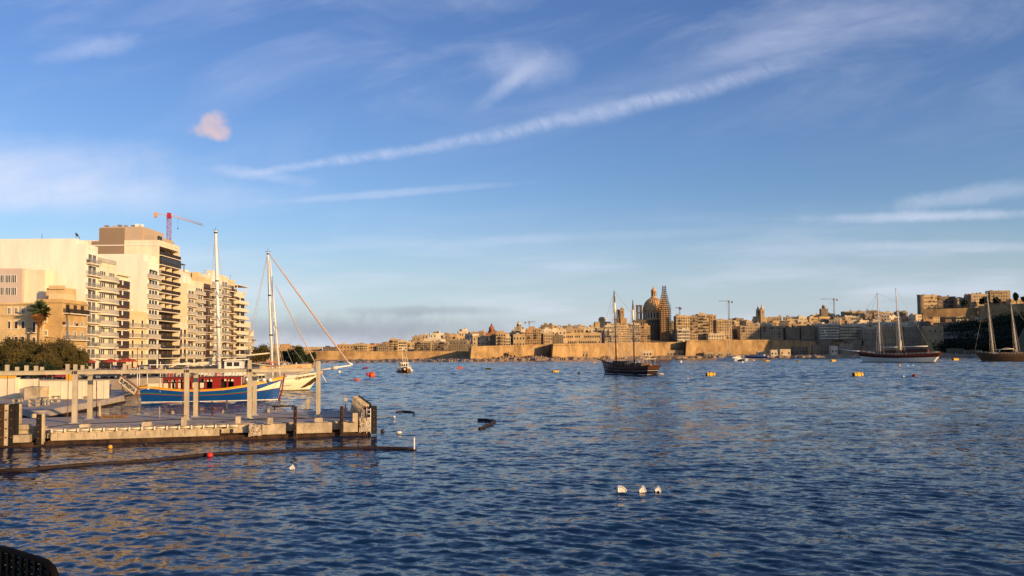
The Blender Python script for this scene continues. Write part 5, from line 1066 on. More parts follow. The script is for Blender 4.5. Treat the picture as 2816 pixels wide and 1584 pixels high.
for (px, yb, yt, r_, mt, lb) in [(439, 1150, 1119, .05, 'steel', 'thin pale steel post on the deck between the first and second post pairs'), (584, 1145, 1104, .06, 'dark_metal', 'thin dark steel post left of the blocks at the back'), (624, 1127, 1101, .09, 'concrete', 'pale peg standing on the block at the back edge'), (847, 1128, 1097, .19, 'concrete', 'stubby concrete post at the back edge right of the trestle'), (275, 1146, 1108, .10, 'concrete', 'pale pillar with dark strip beside the quay corner'), (185, 1166, 1030, .025, 'rust', 'tall rusty rod left of the first pergola post'), (265, 1145, 1048, .035, 'rust', 'rusty rod right of the first post pair'), (502, 1150, 1028, .025, 'rust', 'thin rod beside the second post pair'), (548, 1146, 1030, .025, 'dark_metal', 'thin dark rod right of the second post pair'), (334, 1142, 1104, .03, 'dark_metal', 'thin dark rod above the timber pallets'), (19, 1112, 1010, .035, 'rust', 'rusty rod rising from the bolted strip at the left edge')]:
    t, q_ = deck('site_rod' if r_ < .06 else 'post', lb, 'rod' if r_ < .06 else 'post', px, yb); D = (PM4 @ q_).y; h = (yb-yt)*D/F; mb = MB(); mb.tube([(0, 0, 0), (rnd.uniform(-.03, .03), 0, h)], r_, 4 if r_ > .08 else 6, smooth=False); mb.build('shaft', mt, t)
    mb = MB(); mb.tube([(0, 0, 0), (0, 0, .05)], r_*2.4, 8, smooth=False); mb.build('foot', 'rust', t)
t, q_ = deck('timber_trestle', 'low dark timber trestle on the pier left of a black fender pile', 'trestle', 780, 1128); mb = MB(); mb.box(-1.0, 1.0, -.25, .25, .30, .42); mb.build('top', 'black_timber', t)
for x in (-.8, .75):
    for y in (-.2, .2): mb = MB(); mb.box(x-.06, x+.06, y-.05, y+.05, 0, .30); mb.build('leg', 'black_timber', t)
t, q_ = deck('pallet', 'flat stack of timber pallets on the deck right of the first post pair', 'pallet', 314, 1150)
for k in range(3):
    for i in range(5): mb = MB(); mb.box(-1.0+k*.08, 1.0-k*.08, -.5+i*.22, -.36+i*.22, .02+k*.1, .06+k*.1); mb.build('board', 'timber', t)
    mb = MB(); 
    for x in (-.85, 0, .75): mb.box(x, x+.1, -.5, .52, -.0+k*.1+.061, .019+(k+1)*.1); 
    mb.build('bearer', 'rust', t)
t, q_ = deck('mooring_lamp', 'grey service bollard with a boxy head near the leaning slabs', 'bollard', 950, 1140); mb = MB(); mb.box(-.14, .14, -.14, .14, 0, .55); mb.build('base', 'concrete_deck', t); mb = MB(); mb.tube([(0, 0, .55), (0, 0, 1.1)], .06, 8); mb.build('stem', 'steel', t); mb = MB(); mb.box(-.12, .16, -.12, .12, 1.1, 1.36); mb.build('head', 'concrete_deck', t)
t, q_ = deck('pipe_tripod', 'thin tripod of pipes leaning on the front of the leaning slabs', 'tripod', 1000, 1160); mb = MB()
mb.tube([(-.5, 0, .95), (.3, 0, 1.1)], .02, 5); mb.tube([(.3, 0, 1.2), (.2, 0, 0)], .025, 5); mb.tube([(-.5, .1, .95), (-.45, .1, 0)], .02, 5); mb.build('pipe', 'rust', t)
def cable(label, pts, r_=.022, mt='black_timber', z=DZ+.03):
    p = [Pz(a, b, z) for a, b in pts]; t = thing('cable', label, 'cable', p[0]); mb = MB(); mb.tube([q-p[0] for q in p], r_, 5); mb.build('cable_run', mt, t)
cable('long black cable lying along the front of the deck', [(126, 1175), (180, 1168), (260, 1164), (360, 1161), (420, 1156), (500, 1153), (560, 1152), (680, 1155), (800, 1152), (876, 1148)])
cable('black cable lying across the middle of the deck', [(600, 1160), (700, 1152), (780, 1148), (860, 1150), (980, 1148)])
cable('loose rope on the deck near the right end', [(930, 1128), (945, 1132), (960, 1137), (990, 1140)], mt='rope')
# ================================================================ vessels
def vessel(name, label, cat, ps, Ds, pb, Db):
    a = Vector((PX(ps, Ds), Ds, 0)); b = Vector((PX(pb, Db), Db, 0)); d = b-a; c = (a+b)/2; t = thing(name, label, cat, c, math.atan2(d.y, d.x)); u = d.normalized()
    def ax(px):                        # coordinate along the boat where a pixel column crosses its centre line, and the distance there
        rx = ray(px, 973).x; s = (rx*c.y-c.x)/(u.x-rx*u.y); return s, c.y+s*u.y
    def at(px, py): s, D = ax(px); return (s, 0, ZZ(px, py, D))
    return t, d.length, at
def hull(L, B, sheer, bands, mats, root, bow=2, stern=1, tw=.6, draft=.5, flare=.35, full=2.6, bulw=.45, N=30, deckm=None, name='hull', zw=.14):
    hw = bands[min(len(bands)-1, 2 if len(bands) > 2 else 1)][0] or .2
    if hw > .3: hw = bands[1][0]
    if hw > .3: hw = .2
    hs = [b[0] for b in bands]+[1.0]; H = []; mi = []
    for k in range(len(bands)):
        n = 2 if hs[k+1]-hs[k] > .12 else 1
        for i in range(n): H.append(lerp(hs[k], hs[k+1], i/n)); mi.append(bands[k][1])
    H.append(1.0); J = len(H); mb = MB(); dk = len(mats)-1; G = []
    for i in range(N+1):
        t = i/N; sz = sheer(t); pl_ = tw+(1-tw)*math.sin(math.pi*min(.5, t/.9*.9)) if t < .5 else (1-((t-.5)/.5)**full); row = []
        for h in H+[1.0, None, None]:
            if h is None: hh = 1.0; z = sz-bulw
            else: hh = h; z = -draft+(zw+draft)*h/hw if h <= hw else zw+(sz-zw)*(h-hw)/(1-hw)
            e = max(0, t-.5)*2; bb = B/2*max(0, pl_)*(1-(1-hh)**1.6*(flare+.45*e)); x = (t-.5)*L+bow*(hh**1.2)*t**5-stern*hh*(1-t)**4
            row.append([x, bb, z])
        row[J][1] = max(0, row[J][1]-.12); row[J+1][1] = max(0, row[J+1][1]-.14); row[J+2][1] = 0; row[J+2][2] += .08; G.append(row)
    K = J+3
    for sgn in (1, -1):
        o = len(mb.v)
        for row in G:
            for x, y, z in row: mb.v.append((x, y*sgn, z))
        for i in range(N):
            for j in range(K-1):
                f = (o+i*K+j, o+(i+1)*K+j, o+(i+1)*K+j+1, o+i*K+j+1); mb.f.append(f if sgn < 0 else f[::-1]); mb.m.append(mi[j] if j < J-1 else (mi[J-2] if j < J else dk)); mb.sm.append(j < J-1)
    for j in range(J-1): mb.add([(G[0][j][0], -G[0][j][1], G[0][j][2]), (G[0][j][0], G[0][j][1], G[0][j][2]), (G[0][j+1][0], G[0][j+1][1], G[0][j+1][2]), (G[0][j+1][0], -G[0][j+1][1], G[0][j+1][2])], [(0, 3, 2, 1)], mi[j])
    o = mb.build(name, mats, root)
    def edge(t, s=1, h=1.0):
        q = min(N-.0001, max(0, t*N)); i = int(q)
        def rowpt(r_): return Vector([float(np.interp(h, H, [c[k] for c in r_[:J]])) for k in range(3)])
        p_ = rowpt(G[i]).lerp(rowpt(G[i+1]), q-i); return Vector((p_.x, p_.y*s, p_.z))
    return o, edge
def strake(root, edge, t0, t1, dz, r_, mt, nm='rubbing_strake', sides=(-1, 1)):
    for s in sides: mb = MB(); mb.tube([edge(lerp(t0, t1, i/16), s)+Vector((0, s*.03, dz)) for i in range(17)], r_, 5); mb.build(nm, mt, root)
def mast(root, base, top, r0, r1, mt='white_paint', bands=None, cross=None, fit=True):
    b, t_ = Vector(base), Vector(top); mb = MB(); mb.tube([b, b.lerp(t_, .5), t_], [r0, lerp(r0, r1, .45), r1], 10); o = mb.build('mast', mt, root)
    if fit:
        mb = MB()
        for f in (.35, .66, .985): p = b.lerp(t_, f); rr_ = lerp(r0, r1, f)*1.25; mb.tube([p-Vector((0, 0, .12)), p+Vector((0, 0, .12))], rr_, 10)
        p = t_; mb.tube([p-Vector((.5, 0, -.1)), p+Vector((.5, 0, .1))], .04, 4); mb.tube([p, p+Vector((0, 0, .7))], .03, 4); mb.build('mast_fitting', 'dark_metal', o)
    if cross:
        for f, w_ in cross: mb = MB(); p = b.lerp(t_, f); mb.tube([p-Vector((0, w_, 0)), p+Vector((0, w_, 0))], .06, 5); mb.build('spreader', mt, o)
    return o
def lines(root, segs, r_=.03, mt='rig', nm='rigging'):
    mb = MB()
    for a, b in segs: mb.tube([a, b], r_, 4, cap=False)
    return mb.build(nm, mt, root)
def railing_on(root, edge, t0, t1, h, n, mt='white_paint', r_=.025, sides=(-1, 1), nm='rail'):
    for s in sides:
        mb = MB(); pts = [edge(lerp(t0, t1, i/n), s) for i in range(n+1)]
        for k in (1, .5): mb.tube([p+Vector((0, 0, h*k)) for p in pts], r_, 4)
        for p in pts: mb.tube([p-Vector((0, 0, .1)), p+Vector((0, 0, h))], r_, 4)
        mb.build(nm, mt, root)
def ring(root, c, mt='orange_plastic', r_=.35, ax='y', nm='life_ring'):
    mb = MB(); mb.tube([Vector(c)+Vector((math.cos(a*.5236)*r_, 0, math.sin(a*.5236)*r_)) for a in range(13)], .075, 6, cap=False); mb.build(nm, mt, root)
# ---- the blue tour boat
def tour_boat():
    t, L, at = vessel('tour_boat', 'blue wooden tour boat with red cabin, yellow gunwale and raised bow', 'boat', 397, 109.5, 762, 113.2)
    sh = lambda u: interp(u, [0, .08, .16, .3, .45, .6, .75, .88, 1], [2.15, 2.12, 1.9, 1.62, 1.58, 1.72, 2.1, 2.6, 3.2])
    bands = [(0, 0), (.20, 1), (.235, 2), (.60, 0), (.64, 3), (.69, 2), (.90, 4)]
    ho, e = hull(L, 4.6, sh, bands, ['boat_red', 'white_paint', 'boat_blue', 'boat_green', 'boat_yellow', 'varnish'], t, bow=.9, stern=.3, tw=.62, draft=.6, full=2.6, bulw=.5)
    strake(t, e, 0, 1, -.0, .075, 'boat_yellow', 'gunwale')
    for s in (-1, 1):                                    # white flash at the bow
        p0, p1 = e(1, s), e(.80, s); mb = MB(); q = [e(lerp(.80, .99, i/8), s, .62) for i in range(9)]; lo = [e(lerp(.80, .99, i/8), s, .62+.24*(i/8)**.8) for i in range(9)]
        vs = [q[i]+Vector((0, s*.05, 0)) for i in range(9)]+[lo[i]+Vector((0, s*.05, 0)) for i in range(9)]
        mb.add(vs, [(i, i+1, 10+i, 9+i) for i in range(8)]); mb.build('bow_flash', 'boat_cream', t)
    mb = MB(); b = e(1, 1); mb.tube([(b.x+.05, 0, b.z+.35), (b.x, 0, b.z-.3), (b.x-.25, 0, 1.2), (b.x-.75, 0, -.3)], [.09, .11, .10, .10], 6); mb.build('stem', 'boat_red', t)
    # cabin with arched openings
    x0, x1 = at(455, 1050)[0], at(668, 1050)[0]; z0, z1 = 1.35, ZZ(560, 1037, 111); n = 11; hw_ = 1.75; w_ = (x1-x0)/n
    for s in (-1, 1):
        mb = MB()
        for i in range(n):
            a = x0+i*w_; solid = i in (7, 10); y0_, y1_ = sorted((s*hw_, s*(hw_-.07)))
            if solid: mb.box(a, a+w_, y0_, y1_, z0, z1); continue
            q = .12*w_; zb, za = z0+.42, z1-.46
            mb.box(a, a+q, y0_, y1_, z0, z1); mb.box(a+w_-q, a+w_, y0_, y1_, z0, z1); mb.box(a+q, a+w_-q, y0_, y1_, z0, zb)
            m_ = 8; cx = a+w_/2; hr = w_/2-q; vs = []
            for k in range(m_+1): th = math.pi*k/m_; vs.append((cx-hr*math.cos(th), za-.02+.30*math.sin(th)))
            poly = [(a+q, z1), *vs, (a+w_-q, z1)]
            for k in range(m_): (xa, zA), (xb, zB) = vs[k], vs[k+1]; mb.add([(xa, y0_, zA), (xb, y0_, zB), (xb, y0_, z1), (xa, y0_, z1), (xa, y1_, zA), (xb, y1_, zB), (xb, y1_, z1), (xa, y1_, z1)], [(0, 1, 2, 3), (7, 6, 5, 4), (0, 4, 5, 1)])
        mb.build('cabin_side', 'boat_red', t)
    mb = MB(); mb.box(x0, x0+.07, -hw_+.07, hw_-.07, z0, z1); mb.box(x1-.07, x1, -hw_+.07, hw_-.07, z0, z1); mb.build('cabin_end', 'boat_red', t)
    mb = MB(); mb.box(x0-.4, x1+.15, -hw_-.15, hw_+.15, z1, z1+.1); ro = mb.build('cabin_roof', 'boat_red_dark', t)
    mb = MB(); mb.box(x0+.2, x1-.3, -.05, .05, z0-.2, z1-.6); mb.build('inner_bulkhead', 'black_timber', t)
    for i in range(6):
        if i > 4: break
        mb = MB(); a = x0+.35+i*1.05; mb.box(a, a+.75, -hw_+.25, -hw_+.33, z0+.55, z0+1.15); mb.box(a, a+.75, -hw_+.33, -hw_+.75, z0+.45, z0+.55); mb.build('bench', 'canvas', t)
    # roof deck: rails, seats, life raft
    mb = MB(); zr = z1+.1
    for s in (-1, 1):
        mb.tube([(x0, s*hw_, zr+.95), (x1, s*hw_, zr+.95)], .03, 4); mb.tube([(x0, s*hw_, zr+.5), (x1, s*hw_, zr+.5)], .02, 4)
        for i in range(24): x = lerp(x0, x1, i/23); mb.tube([(x, s*hw_, zr), (x, s*hw_, zr+.95)], .025, 4)
    mb.build('roof_rail', 'white_paint', t)
    for i in range(9):
        a = x0+.6+i*.98
        if 2 <= i <= 3: continue
        mb = MB(); mb.box(a, a+.5, -1.2, -.7, zr+.4, zr+.46); mb.box(a, a+.06, -1.2, -.7, zr+.46, zr+.9)
        for xx in (a, a+.44):
            for yy in (-1.2, -.75): mb.box(xx, xx+.05, yy, yy+.05, zr, zr+.4)
        mb.build('chair', 'cloth_white' if i % 3 else 'red_plastic', t)
    mb = MB(); a = at(545, 1030); mb.lathe([(.05, -1.0), (.3, -.95), (.38, -.8), (.38, .8), (.3, .95), (.05, 1.0)], 14, 0, Matrix.Translation((a[0], -1.35, zr+.55)) @ Matrix.Rotation(R(90), 4, 'Y')); mb.build('life_raft', 'white_paint', t)
    for s in (-1, 1): mb = MB(); mb.tube([(x0-.3, s*hw_, z0), (x0-.3, s*hw_, zr+2.0)], .04, 5); mb.tube([(x1, s*hw_, z0), (x1, s*hw_, zr+2.0)], .04, 5); mb.build('awning_post', 'white_paint', t)
    mb = MB(); mb.add([(x0-.3, -hw_, zr+1.95), (x1, -hw_, zr+1.95), (x1, hw_, zr+1.95), (x0-.3, hw_, zr+1.95), (x0-.3, -hw_, zr+2.0), (x1, -hw_, zr+2.0), (x1, hw_, zr+2.0), (x0-.3, hw_, zr+2.0)], [(3, 2, 1, 0), (4, 5, 6, 7), (0, 1, 5, 4), (1, 2, 6, 5), (2, 3, 7, 6), (3, 0, 4, 7)]); mb.build('awning', 'cloth_dark', t)
    # stern bench, wheelhouse stuff
    a = at(412, 1050); mb = MB(); mb.box(a[0], a[0]+2.6, -1.6, 1.6, 1.75, 1.95); mb.box(a[0]+.1, a[0]+2.4, -1.7, -1.5, 1.95, 2.5); mb.build('stern_seat', 'canvas', t)
    for px in (384, 390, 411): q = at(px, 1000); mb = MB(); mb.tube([(q[0], -1.2, 1.6), (q[0], -1.2, 4.6)], .045, 6); mb.build('stern_pole', 'white_paint', t)
    q = at(680, 1040); mb = MB(); mb.lathe([(.32, 1.6), (.32, 3.0), (.25, 3.2)], 12, 0, Matrix.Translation((q[0], -.6, 0))); mb.build('water_tank', 'chrome', t)
    q = at(720, 1042); mb = MB(); mb.box(q[0]-.8, q[0]+.9, -.9, .9, 2.0, 2.75); mb.build('bow_locker', 'boat_cream', t)
    for i, px in enumerate((700, 728, 745)): q = at(px, 1040); mb = MB(); mb.ball((q[0], -1.3, sh(.85)+.25), .28); mb.build('fender', 'white_paint', t)
    lines(t, [((e(.05).x, -2, 1.9), (e(.05).x-3, -3, .9)), ((e(.97).x, -.3, 2.8), (e(.97).x+1.5, -6, .2))], .025)
tour_boat()
# ---- the sloping name board
def nameboard():
    D = 107.5; c = P(352, 1060, D); t = thing('name_board', 'long cream board lettered SUPREMA tilted beside the tour boat stern', 'sign', c); ang = R(-33); T = Matrix.Rotation(R(-14), 4, 'Z') @ Matrix.Rotation(-ang, 4, 'Y') @ Matrix.Diagonal((1.14, 1.8, 1.14, 1))
    mb = MB(); mb.box(-1.35, 1.35, 0, .12, -.42, .42, 0, T); mb.build('board', 'boat_cream', t); mb = MB()
    for x0, x1, z0, z1 in ((-1.4, 1.4, -.47, -.42), (-1.4, 1.4, .42, .47), (-1.4, -1.35, -.42, .42), (1.35, 1.4, -.42, .42)): mb.box(x0, x1, -.04, .16, z0, z1, 0, T)
    mb.build('frame', 'varnish', t)
    text_part('SUPREMA', .56, 'script_dark', t, T @ Matrix.Translation((0, -.03, 0)) @ Matrix.Rotation(R(90), 4, 'X'), sx=.95)
    mb = MB(); mb.tube([(-.9, .2, .2), (-.9, .9, -1.2-(c.z-.9)+1.2)], .05, 5); mb.tube([(1.0, .2, -.8), (1.0, .7, -c.z+.2)], .05, 5); mb.build('prop', 'rust', t)
nameboard()
# ---- white gulet with the bowsprit
def gulet_a():
    t, L, at = vessel('gulet', 'cream two-masted gulet with long bowsprit and name on its bow', 'sailing boat', 585, 141.5, 846, 144.5)
    sh = lambda u: interp(u, [0, .3, .6, .8, 1], [2.4, 1.9, 1.95, 2.4, 3.15])
    ho, e = hull(L, 5.2, sh, [(0, 0), (.155, 1), (.19, 2)], ['boat_red_dark', 'black_timber', 'boat_cream', 'varnish'], t, bow=2.6, stern=.8, tw=.7, draft=.5, full=3.0, flare=.25)
    strake(t, e, 0, 1, 0, .06, 'white_paint', 'cap_rail'); strake(t, e, 0, .97, -.3, .03, 'varnish')
    q = at(822, 1050); 
    for s in (-1,):
        mb = MB(); a = e(.99, s); b = e(.93, s); a0 = e(.985, s, .0); pts = [(e(.955, s)+Vector((0, s*.05, -.75))), (e(1, s)+Vector((-.35, s*.07, -.85))), (e(.99, s, .3)+Vector((-.3, s*.06, .0))), (e(.90, s, .3)+Vector((0, s*.06, -.1)))]
        mb.add(pts, [(0, 1, 2, 3)]); mb.add([p+Vector((0, .04, 0)) for p in pts], [(3, 2, 1, 0)]); mb.build('anchor_recess', 'brown_wood', t)
    # lettering follows the port bow
    a, b = e(.80, -1), e(.96, -1); d = (b-a); an = math.atan2(d.y, d.x); sl = math.atan2(d.z, d.xy.length); m_ = (a+b)/2
    text_part('Gyrkalena', .72, 'script_dark', t, Matrix.Translation(m_+Vector((.02, -.10, -.42))) @ Matrix.Rotation(an, 4, 'Z') @ Matrix.Rotation(-sl, 4, 'Y') @ Matrix.Rotation(R(84), 4, 'X'), shear=.3, sx=1.15, extr=.03)
    p = e(.68, -1)+Vector((0, -.02, -.75)); mb = MB(); mb.box(p.x-.15, p.x+.25, p.y-.03, p.y+.02, p.z-.1, p.z+.1); mb.build('porthole', 'window_glass', t)
    p = e(.76, -1)+Vector((0, -.03, -1.5)); mb = MB(); mb.tube([(p.x-.9, p.y+.15, p.z), (p.x+.7, p.y+.1, p.z+.2)], .035, 5); mb.build('scuff_rail', 'varnish', t)
    b0 = e(1); s0 = (b0.x-1.2, 0, b0.z+.15); tip = at(968, 1004); mid = Vector(s0).lerp(Vector(tip), .52)
    mb = MB(); mb.tube([s0, mid, tip], [.20, .17, .11], 8); sp = mb.build('bowsprit', 'white_paint', t)
    mb = MB(); mb.tube([mid-Vector((.5, 0, .08)), mid+Vector((.5, 0, .08))], .32, 8); mb.build('furled_net', 'canvas', sp)
    mb = MB(); tp = Vector(tip); mb.tube([tp+Vector((-.75, 0, .62)), tp+Vector((.05, 0, .0))], [.1, .24], 8); mb.build('furler_drum', 'white_paint', sp)
    f = at(770, 1000); 
    mt_ = at(735, 693); mbs = at(751, 1000); m1 = mast(t, (mbs[0], 0, 1.8), mt_, .30, .18)
    m2t = at(741, 715); m2b = at(770, 1000); mast(t, (m2b[0], .4, 1.8), (m2t[0], .4, m2t[2]), .18, .10, fit=False)
    m3b = at(760, 1000); m3t = at(748, 760); mast(t, (m3b[0], -.5, 1.8), (m3t[0], -.5, m3t[2]), .09, .06, 'steel', fit=False)
    tp = Vector(mt_); bt = Vector(tip)+Vector((-.7, 0, .55))
    mb = MB(); k = 14; pts = [tp.lerp(bt, i/k) for i in range(k+1)]; mb.tube(pts, [.05]+[.09+.05*min(1, i/5) for i in range(1, k+1)], 6); mb.build('furled_jib', 'stay', t)
    p0 = Vector(at(757, 785)); p1 = Vector(at(868, 1000)); mb = MB(); mb.tube([p0.lerp(p1, i/8) for i in range(9)], [.04]+[.09]*8, 5); mb.build('furled_staysail', 'stay', t)
    lines(t, [(tp, (m2b[0], s*2.4, 2.2)) for s in (-1, 1)]+[(tp, (f[0]-6, s*2.5, 2.2)) for s in (-1, 1)]+[(tp.lerp(Vector((mbs[0], 0, 1.8)), .35), (m2b[0]+1, s*2.4, 2.3)) for s in (-1, 1)]+[(tp, at(668, 1000)), (Vector(at(745, 880)), at(838, 1000)), (Vector(at(745, 860)), at(805, 1000))], .028)
    a = Vector(at(741, 971)); b = Vector(at(634, 982)); mb = MB(); mb.tube([a, b], [.13, .16], 8); mb.build('boom', 'canvas', t); 
    a = at(621, 1000)[0]; b = at(668, 1000)[0]; zt = ZZ(640, 985, 143); mb = MB(); mb.box(a, b, -1.5, 1.5, 1.7, zt-.4); mb.add([(a-.2, -1.7, zt-.4), (b+.9, -1.7, zt-.3), (b+.9, 1.7, zt-.3), (a-.2, 1.7, zt-.4), (a-.2, -1.7, zt-.25), (b+.9, -1.7, zt-.12), (b+.9, 1.7, zt-.12), (a-.2, 1.7, zt-.25)], [(3, 2, 1, 0), (4, 5, 6, 7), (0, 1, 5, 4), (1, 2, 6, 5), (2, 3, 7, 6), (3, 0, 4, 7)]); wh = mb.build('wheelhouse', 'white_paint', t)
    for x in (a+.35, a+1.5): mb = MB(); mb.box(x, x+.9, -1.53, -1.5, zt-1.35, zt-.65); mb.build('wheelhouse_window', 'window_glass', wh)
    mb = MB(); mb.box(at(690, 1000)[0], at(730, 1000)[0], -1.4, 1.4, 1.6, 2.9); mb.build('deckhouse', 'boat_cream', t)
    mb = MB(); mb.box(at(790, 1020)[0], at(818, 1020)[0], -.8, .8, 2.0, 2.65); mb.build('hatch', 'white_paint', t)
    for i in range(4): mb = MB(); q = at(700+i*9, 1000); mb.box(q[0]-.2, q[0]+.25, -1.45, -1.4, 2.1, 2.6); mb.build('window', 'window_glass', t)
    railing_on(t, e, .02, .95, .7, 22, 'steel', .025)
    for px in (741, 757, 826): q = at(px, 1010); ring(t, (q[0], -2.2, ZZ(px, 1001 if px < 800 else 1015, 143)), r_=.42)
    for i in range(5): q = at(640+i*28, 1030); mb = MB(); mb.lathe([(.05, -.45), (.2, -.35), (.22, 0), (.2, .35), (.05, .45)], 8, 0, Matrix.Translation((q[0], -2.75, 1.2))); mb.build('fender', 'white_paint', t)
    a = Vector(at(883, 1026)); b = Vector(at(898, 1052)); mb = MB(); mb.tube([a, b], .075, 6); mb.build('dolphin_striker', 'white_paint', t)
    lines(t, [(b, tip), (a, (a.x+14, -8, .1)), (Vector(s0)+Vector((0, .5, 1.0)), Vector(tip)+Vector((-1, .4, 1.0))), (Vector(s0)+Vector((0, -.5, 1.0)), Vector(tip)+Vector((-1, -.4, 1.0)))], .03)
    for i in range(5):
        p = Vector(s0).lerp(Vector(tip), i/5.5)
        for s in (-1, 1): lines(t, [(p, p+Vector((0, s*.5, .9)))], .025, 'steel', 'stanchion')
gulet_a()
def gulet_b():
    t, L, at = vessel('gulet', 'wooden gulet with one tall white mast, hidden behind the blue tour boat', 'sailing boat', 455, 153, 655, 158)
    ho, e = hull(L, 5, lambda u: interp(u, [0, .4, 1], [2.3, 1.8, 2.9]), [(0, 0), (.18, 1)], ['boat_red_dark', 'boat_cream', 'varnish'], t, bow=2, stern=.6)
    tp = at(590, 634); bs = at(605, 1008); mast(t, (bs[0], 0, 1.6), tp, .36, .26); tp = Vector(tp)
    mb = MB(); mb.box(-5, 3, -1.6, 1.6, 1.6, 3.0); mb.build('deckhouse', 'boat_cream', t)
    a, b = Vector(at(600, 992)), Vector(at(478, 1001)); n = 12; mb = MB(); mb.tube([a.lerp(b, i/n)+Vector((0, 0, .12*math.sin(i*1.7)-.5*math.sin(math.pi*i/n)*.6)) for i in range(n+1)], [.5]+[.34]*(n-1)+[.15], 8); mb.build('sail_cover', 'canvas', t)
    mb = MB(); mb.tube([Vector(at(598, 960)), Vector(at(592, 982)), Vector(at(575, 992))], [.1, .35, .3], 7); mb.build('sail_head', 'canvas', t)
    mb = MB(); mb.tube([a-Vector((0, 0, .6)), b-Vector((0, 0, .5))], .12, 7); mb.build('boom', 'white_paint', t)
    lines(t, [(tp, (bs[0]-3, s*2.3, 2)) for s in (-1, 1)]+[(tp, (bs[0]+3, s*2.3, 2)) for s in (-1, 1)]+[(tp, (-L/2, 0, 2.2))], .028)
    mb = MB(); z0 = ZZ(398, 1004, 152); x0, x1 = at(410, 1000)[0], at(520, 1000)[0]; mb.box(x0, x1, -2, 2, z0, z0+.1); mb.build('awning', 'white_paint', t)
    for x in (x0+.2, lerp(x0, x1, .5), x1-.2):
        for s in (-1.8, 1.8): mb = MB(); mb.tube([(x, s, 1.7), (x, s, z0)], .04, 5); mb.build('awning_post', 'white_paint', t)
    railing_on(t, e, .02, .95, .8, 18, 'steel', .025)
gulet_b()
# ---- generic schooner for the open harbour
def schooner(label, ps, Ds, pb, Db, sh, bands, mats, B, masts, sprit=None, bow=2, stern=1, tw=.6, house_=None, mr=(.3, .18), mtm='white_paint', extra=None, stays=True, ports=0, crossz=None, draft=.8):
    t, L, at = vessel('schooner', label, 'sailing ship', ps, Ds, pb, Db); ho, e = hull(L, B, sh, bands, mats, t, bow=bow, stern=stern, tw=tw, draft=draft, full=2.6)
    strake(t, e, 0, 1, 0, .09, mats[-1], 'cap_rail'); M_ = []
    for pxb, pxt, yt in masts:
        b = at(pxb, 960); tp = at(pxt, yt); dz = sh(.5)-.4; mast(t, (b[0], 0, dz), tp, mr[0], mr[1], mtm, cross=crossz); M_.append((Vector((b[0], 0, dz)), Vector(tp)))
    if sprit:
        tip = Vector(at(*sprit)); b0 = e(1); mb = MB(); mb.tube([(b0.x-1.5, 0, b0.z), tip], [mr[0]*.75, mr[0]*.4], 7); mb.build('bowsprit', mtm, t)
    for hx0, hx1, z0, z1, w_, mt in house_ or []:
        mb = MB(); mb.box(hx0*L, hx1*L, -w_, w_, z0, z1); mb.box(hx0*L-.15, hx1*L+.15, -w_-.15, w_+.15, z1, z1+.12); h = mb.build('deckhouse', mt, t); n = max(2, int((hx1-hx0)*L/1.6))
        for i in range(n):
            x = lerp(hx0*L, hx1*L, (i+.5)/n)
            for s in (-1, 1): w2 = MB(); y0_, y1_ = sorted((s*w_, s*(w_+.04))); w2.box(x-.4, x+.4, y0_, y1_, lerp(z0, z1, .45), lerp(z0, z1, .85)); w2.build('window', 'window_glass', h)
    if stays:
        sg = []; wb = B*.45
        for b, tp in M_:
            for f in (1, .68):
                q = b.lerp(tp, f)
                for dx in (-1.2, 0, 1.2):
                    for s in (-1, 1): sg.append((q, (b.x+dx, s*wb, sh(.5))))
        if len(M_) > 1: sg.append((M_[0][1], M_[1][1].lerp(M_[1][0], .2)))
        fm = max(M_, key=lambda m_: m_[0].x); am = min(M_, key=lambda m_: m_[0].x); b0 = e(1); sg.append((fm[1], (b0.x, 0, b0.z)))
        if sprit: sg += [(fm[1], tip), (fm[1].lerp(fm[0], .3), (Vector((b0.x, 0, b0.z))+tip)/2)]
        sg.append((am[1], (-L/2, 0, sh(0)))); lines(t, sg, .035 if Ds < 300 else .05)
    for i in range(ports):
        for s in (-1, 1): p = e(lerp(.15, .85, i/(ports-1)), s, .62); mb = MB(); mb.lathe([(.16, -.06), (.16, .06)], 8, 0, Matrix.Translation(p+Vector((0, s*.03, 0))) @ Matrix.Rotation(R(90), 4, 'X'), False); mb.build('porthole', 'window_glass', t)
    railing_on(t, e, .03, .97, .8, 20, mtm, .03 if Ds < 300 else .045)
    if extra: extra(t, L, at, e)
    return t
def ex1(t, L, at, e):
    q = at(1741, 985); 
    mb = MB(); mb.tube([at(1692, 860), at(1692.5, 832)], [.38, .30], 7); mb.build('furled_topsail', 'white_paint', t); mb = MB(); mb.tube([at(1742, 880), at(1742, 852)], [.34, .26], 7); mb.build('furled_topsail', 'white_paint', t)
    mb = MB(); mb.box(-.48*L, -.12*L, -2.1, 2.1, 4.3, 4.42); mb.build('awning', 'canvas', t)
    for x in (-.46, -.3, -.14):
        for s in (-2, 2): mb = MB(); mb.tube([(x*L, s, 1.8), (x*L, s, 4.3)], .05, 5); mb.build('awning_post', 'white_paint', t)
    for i in range(4): mb = MB(); mb.box(-.42*L+i*1.1, -.42*L+i*1.1+.5, -1.6, -1.1, 2.0, 2.8); mb.build('seat', 'canvas', t)
    ring(t, (-.3*L, -2.4, 2.9), 'orange_plastic', .35)
    mb = MB(); a = Vector(at(1757, 1012)); mb.tube([a+Vector((0, -1.6, 0)), a+Vector((.5, -3.2, -2.6))], .06, 5); mb.build('boarding_ladder', 'boat_brown', t)
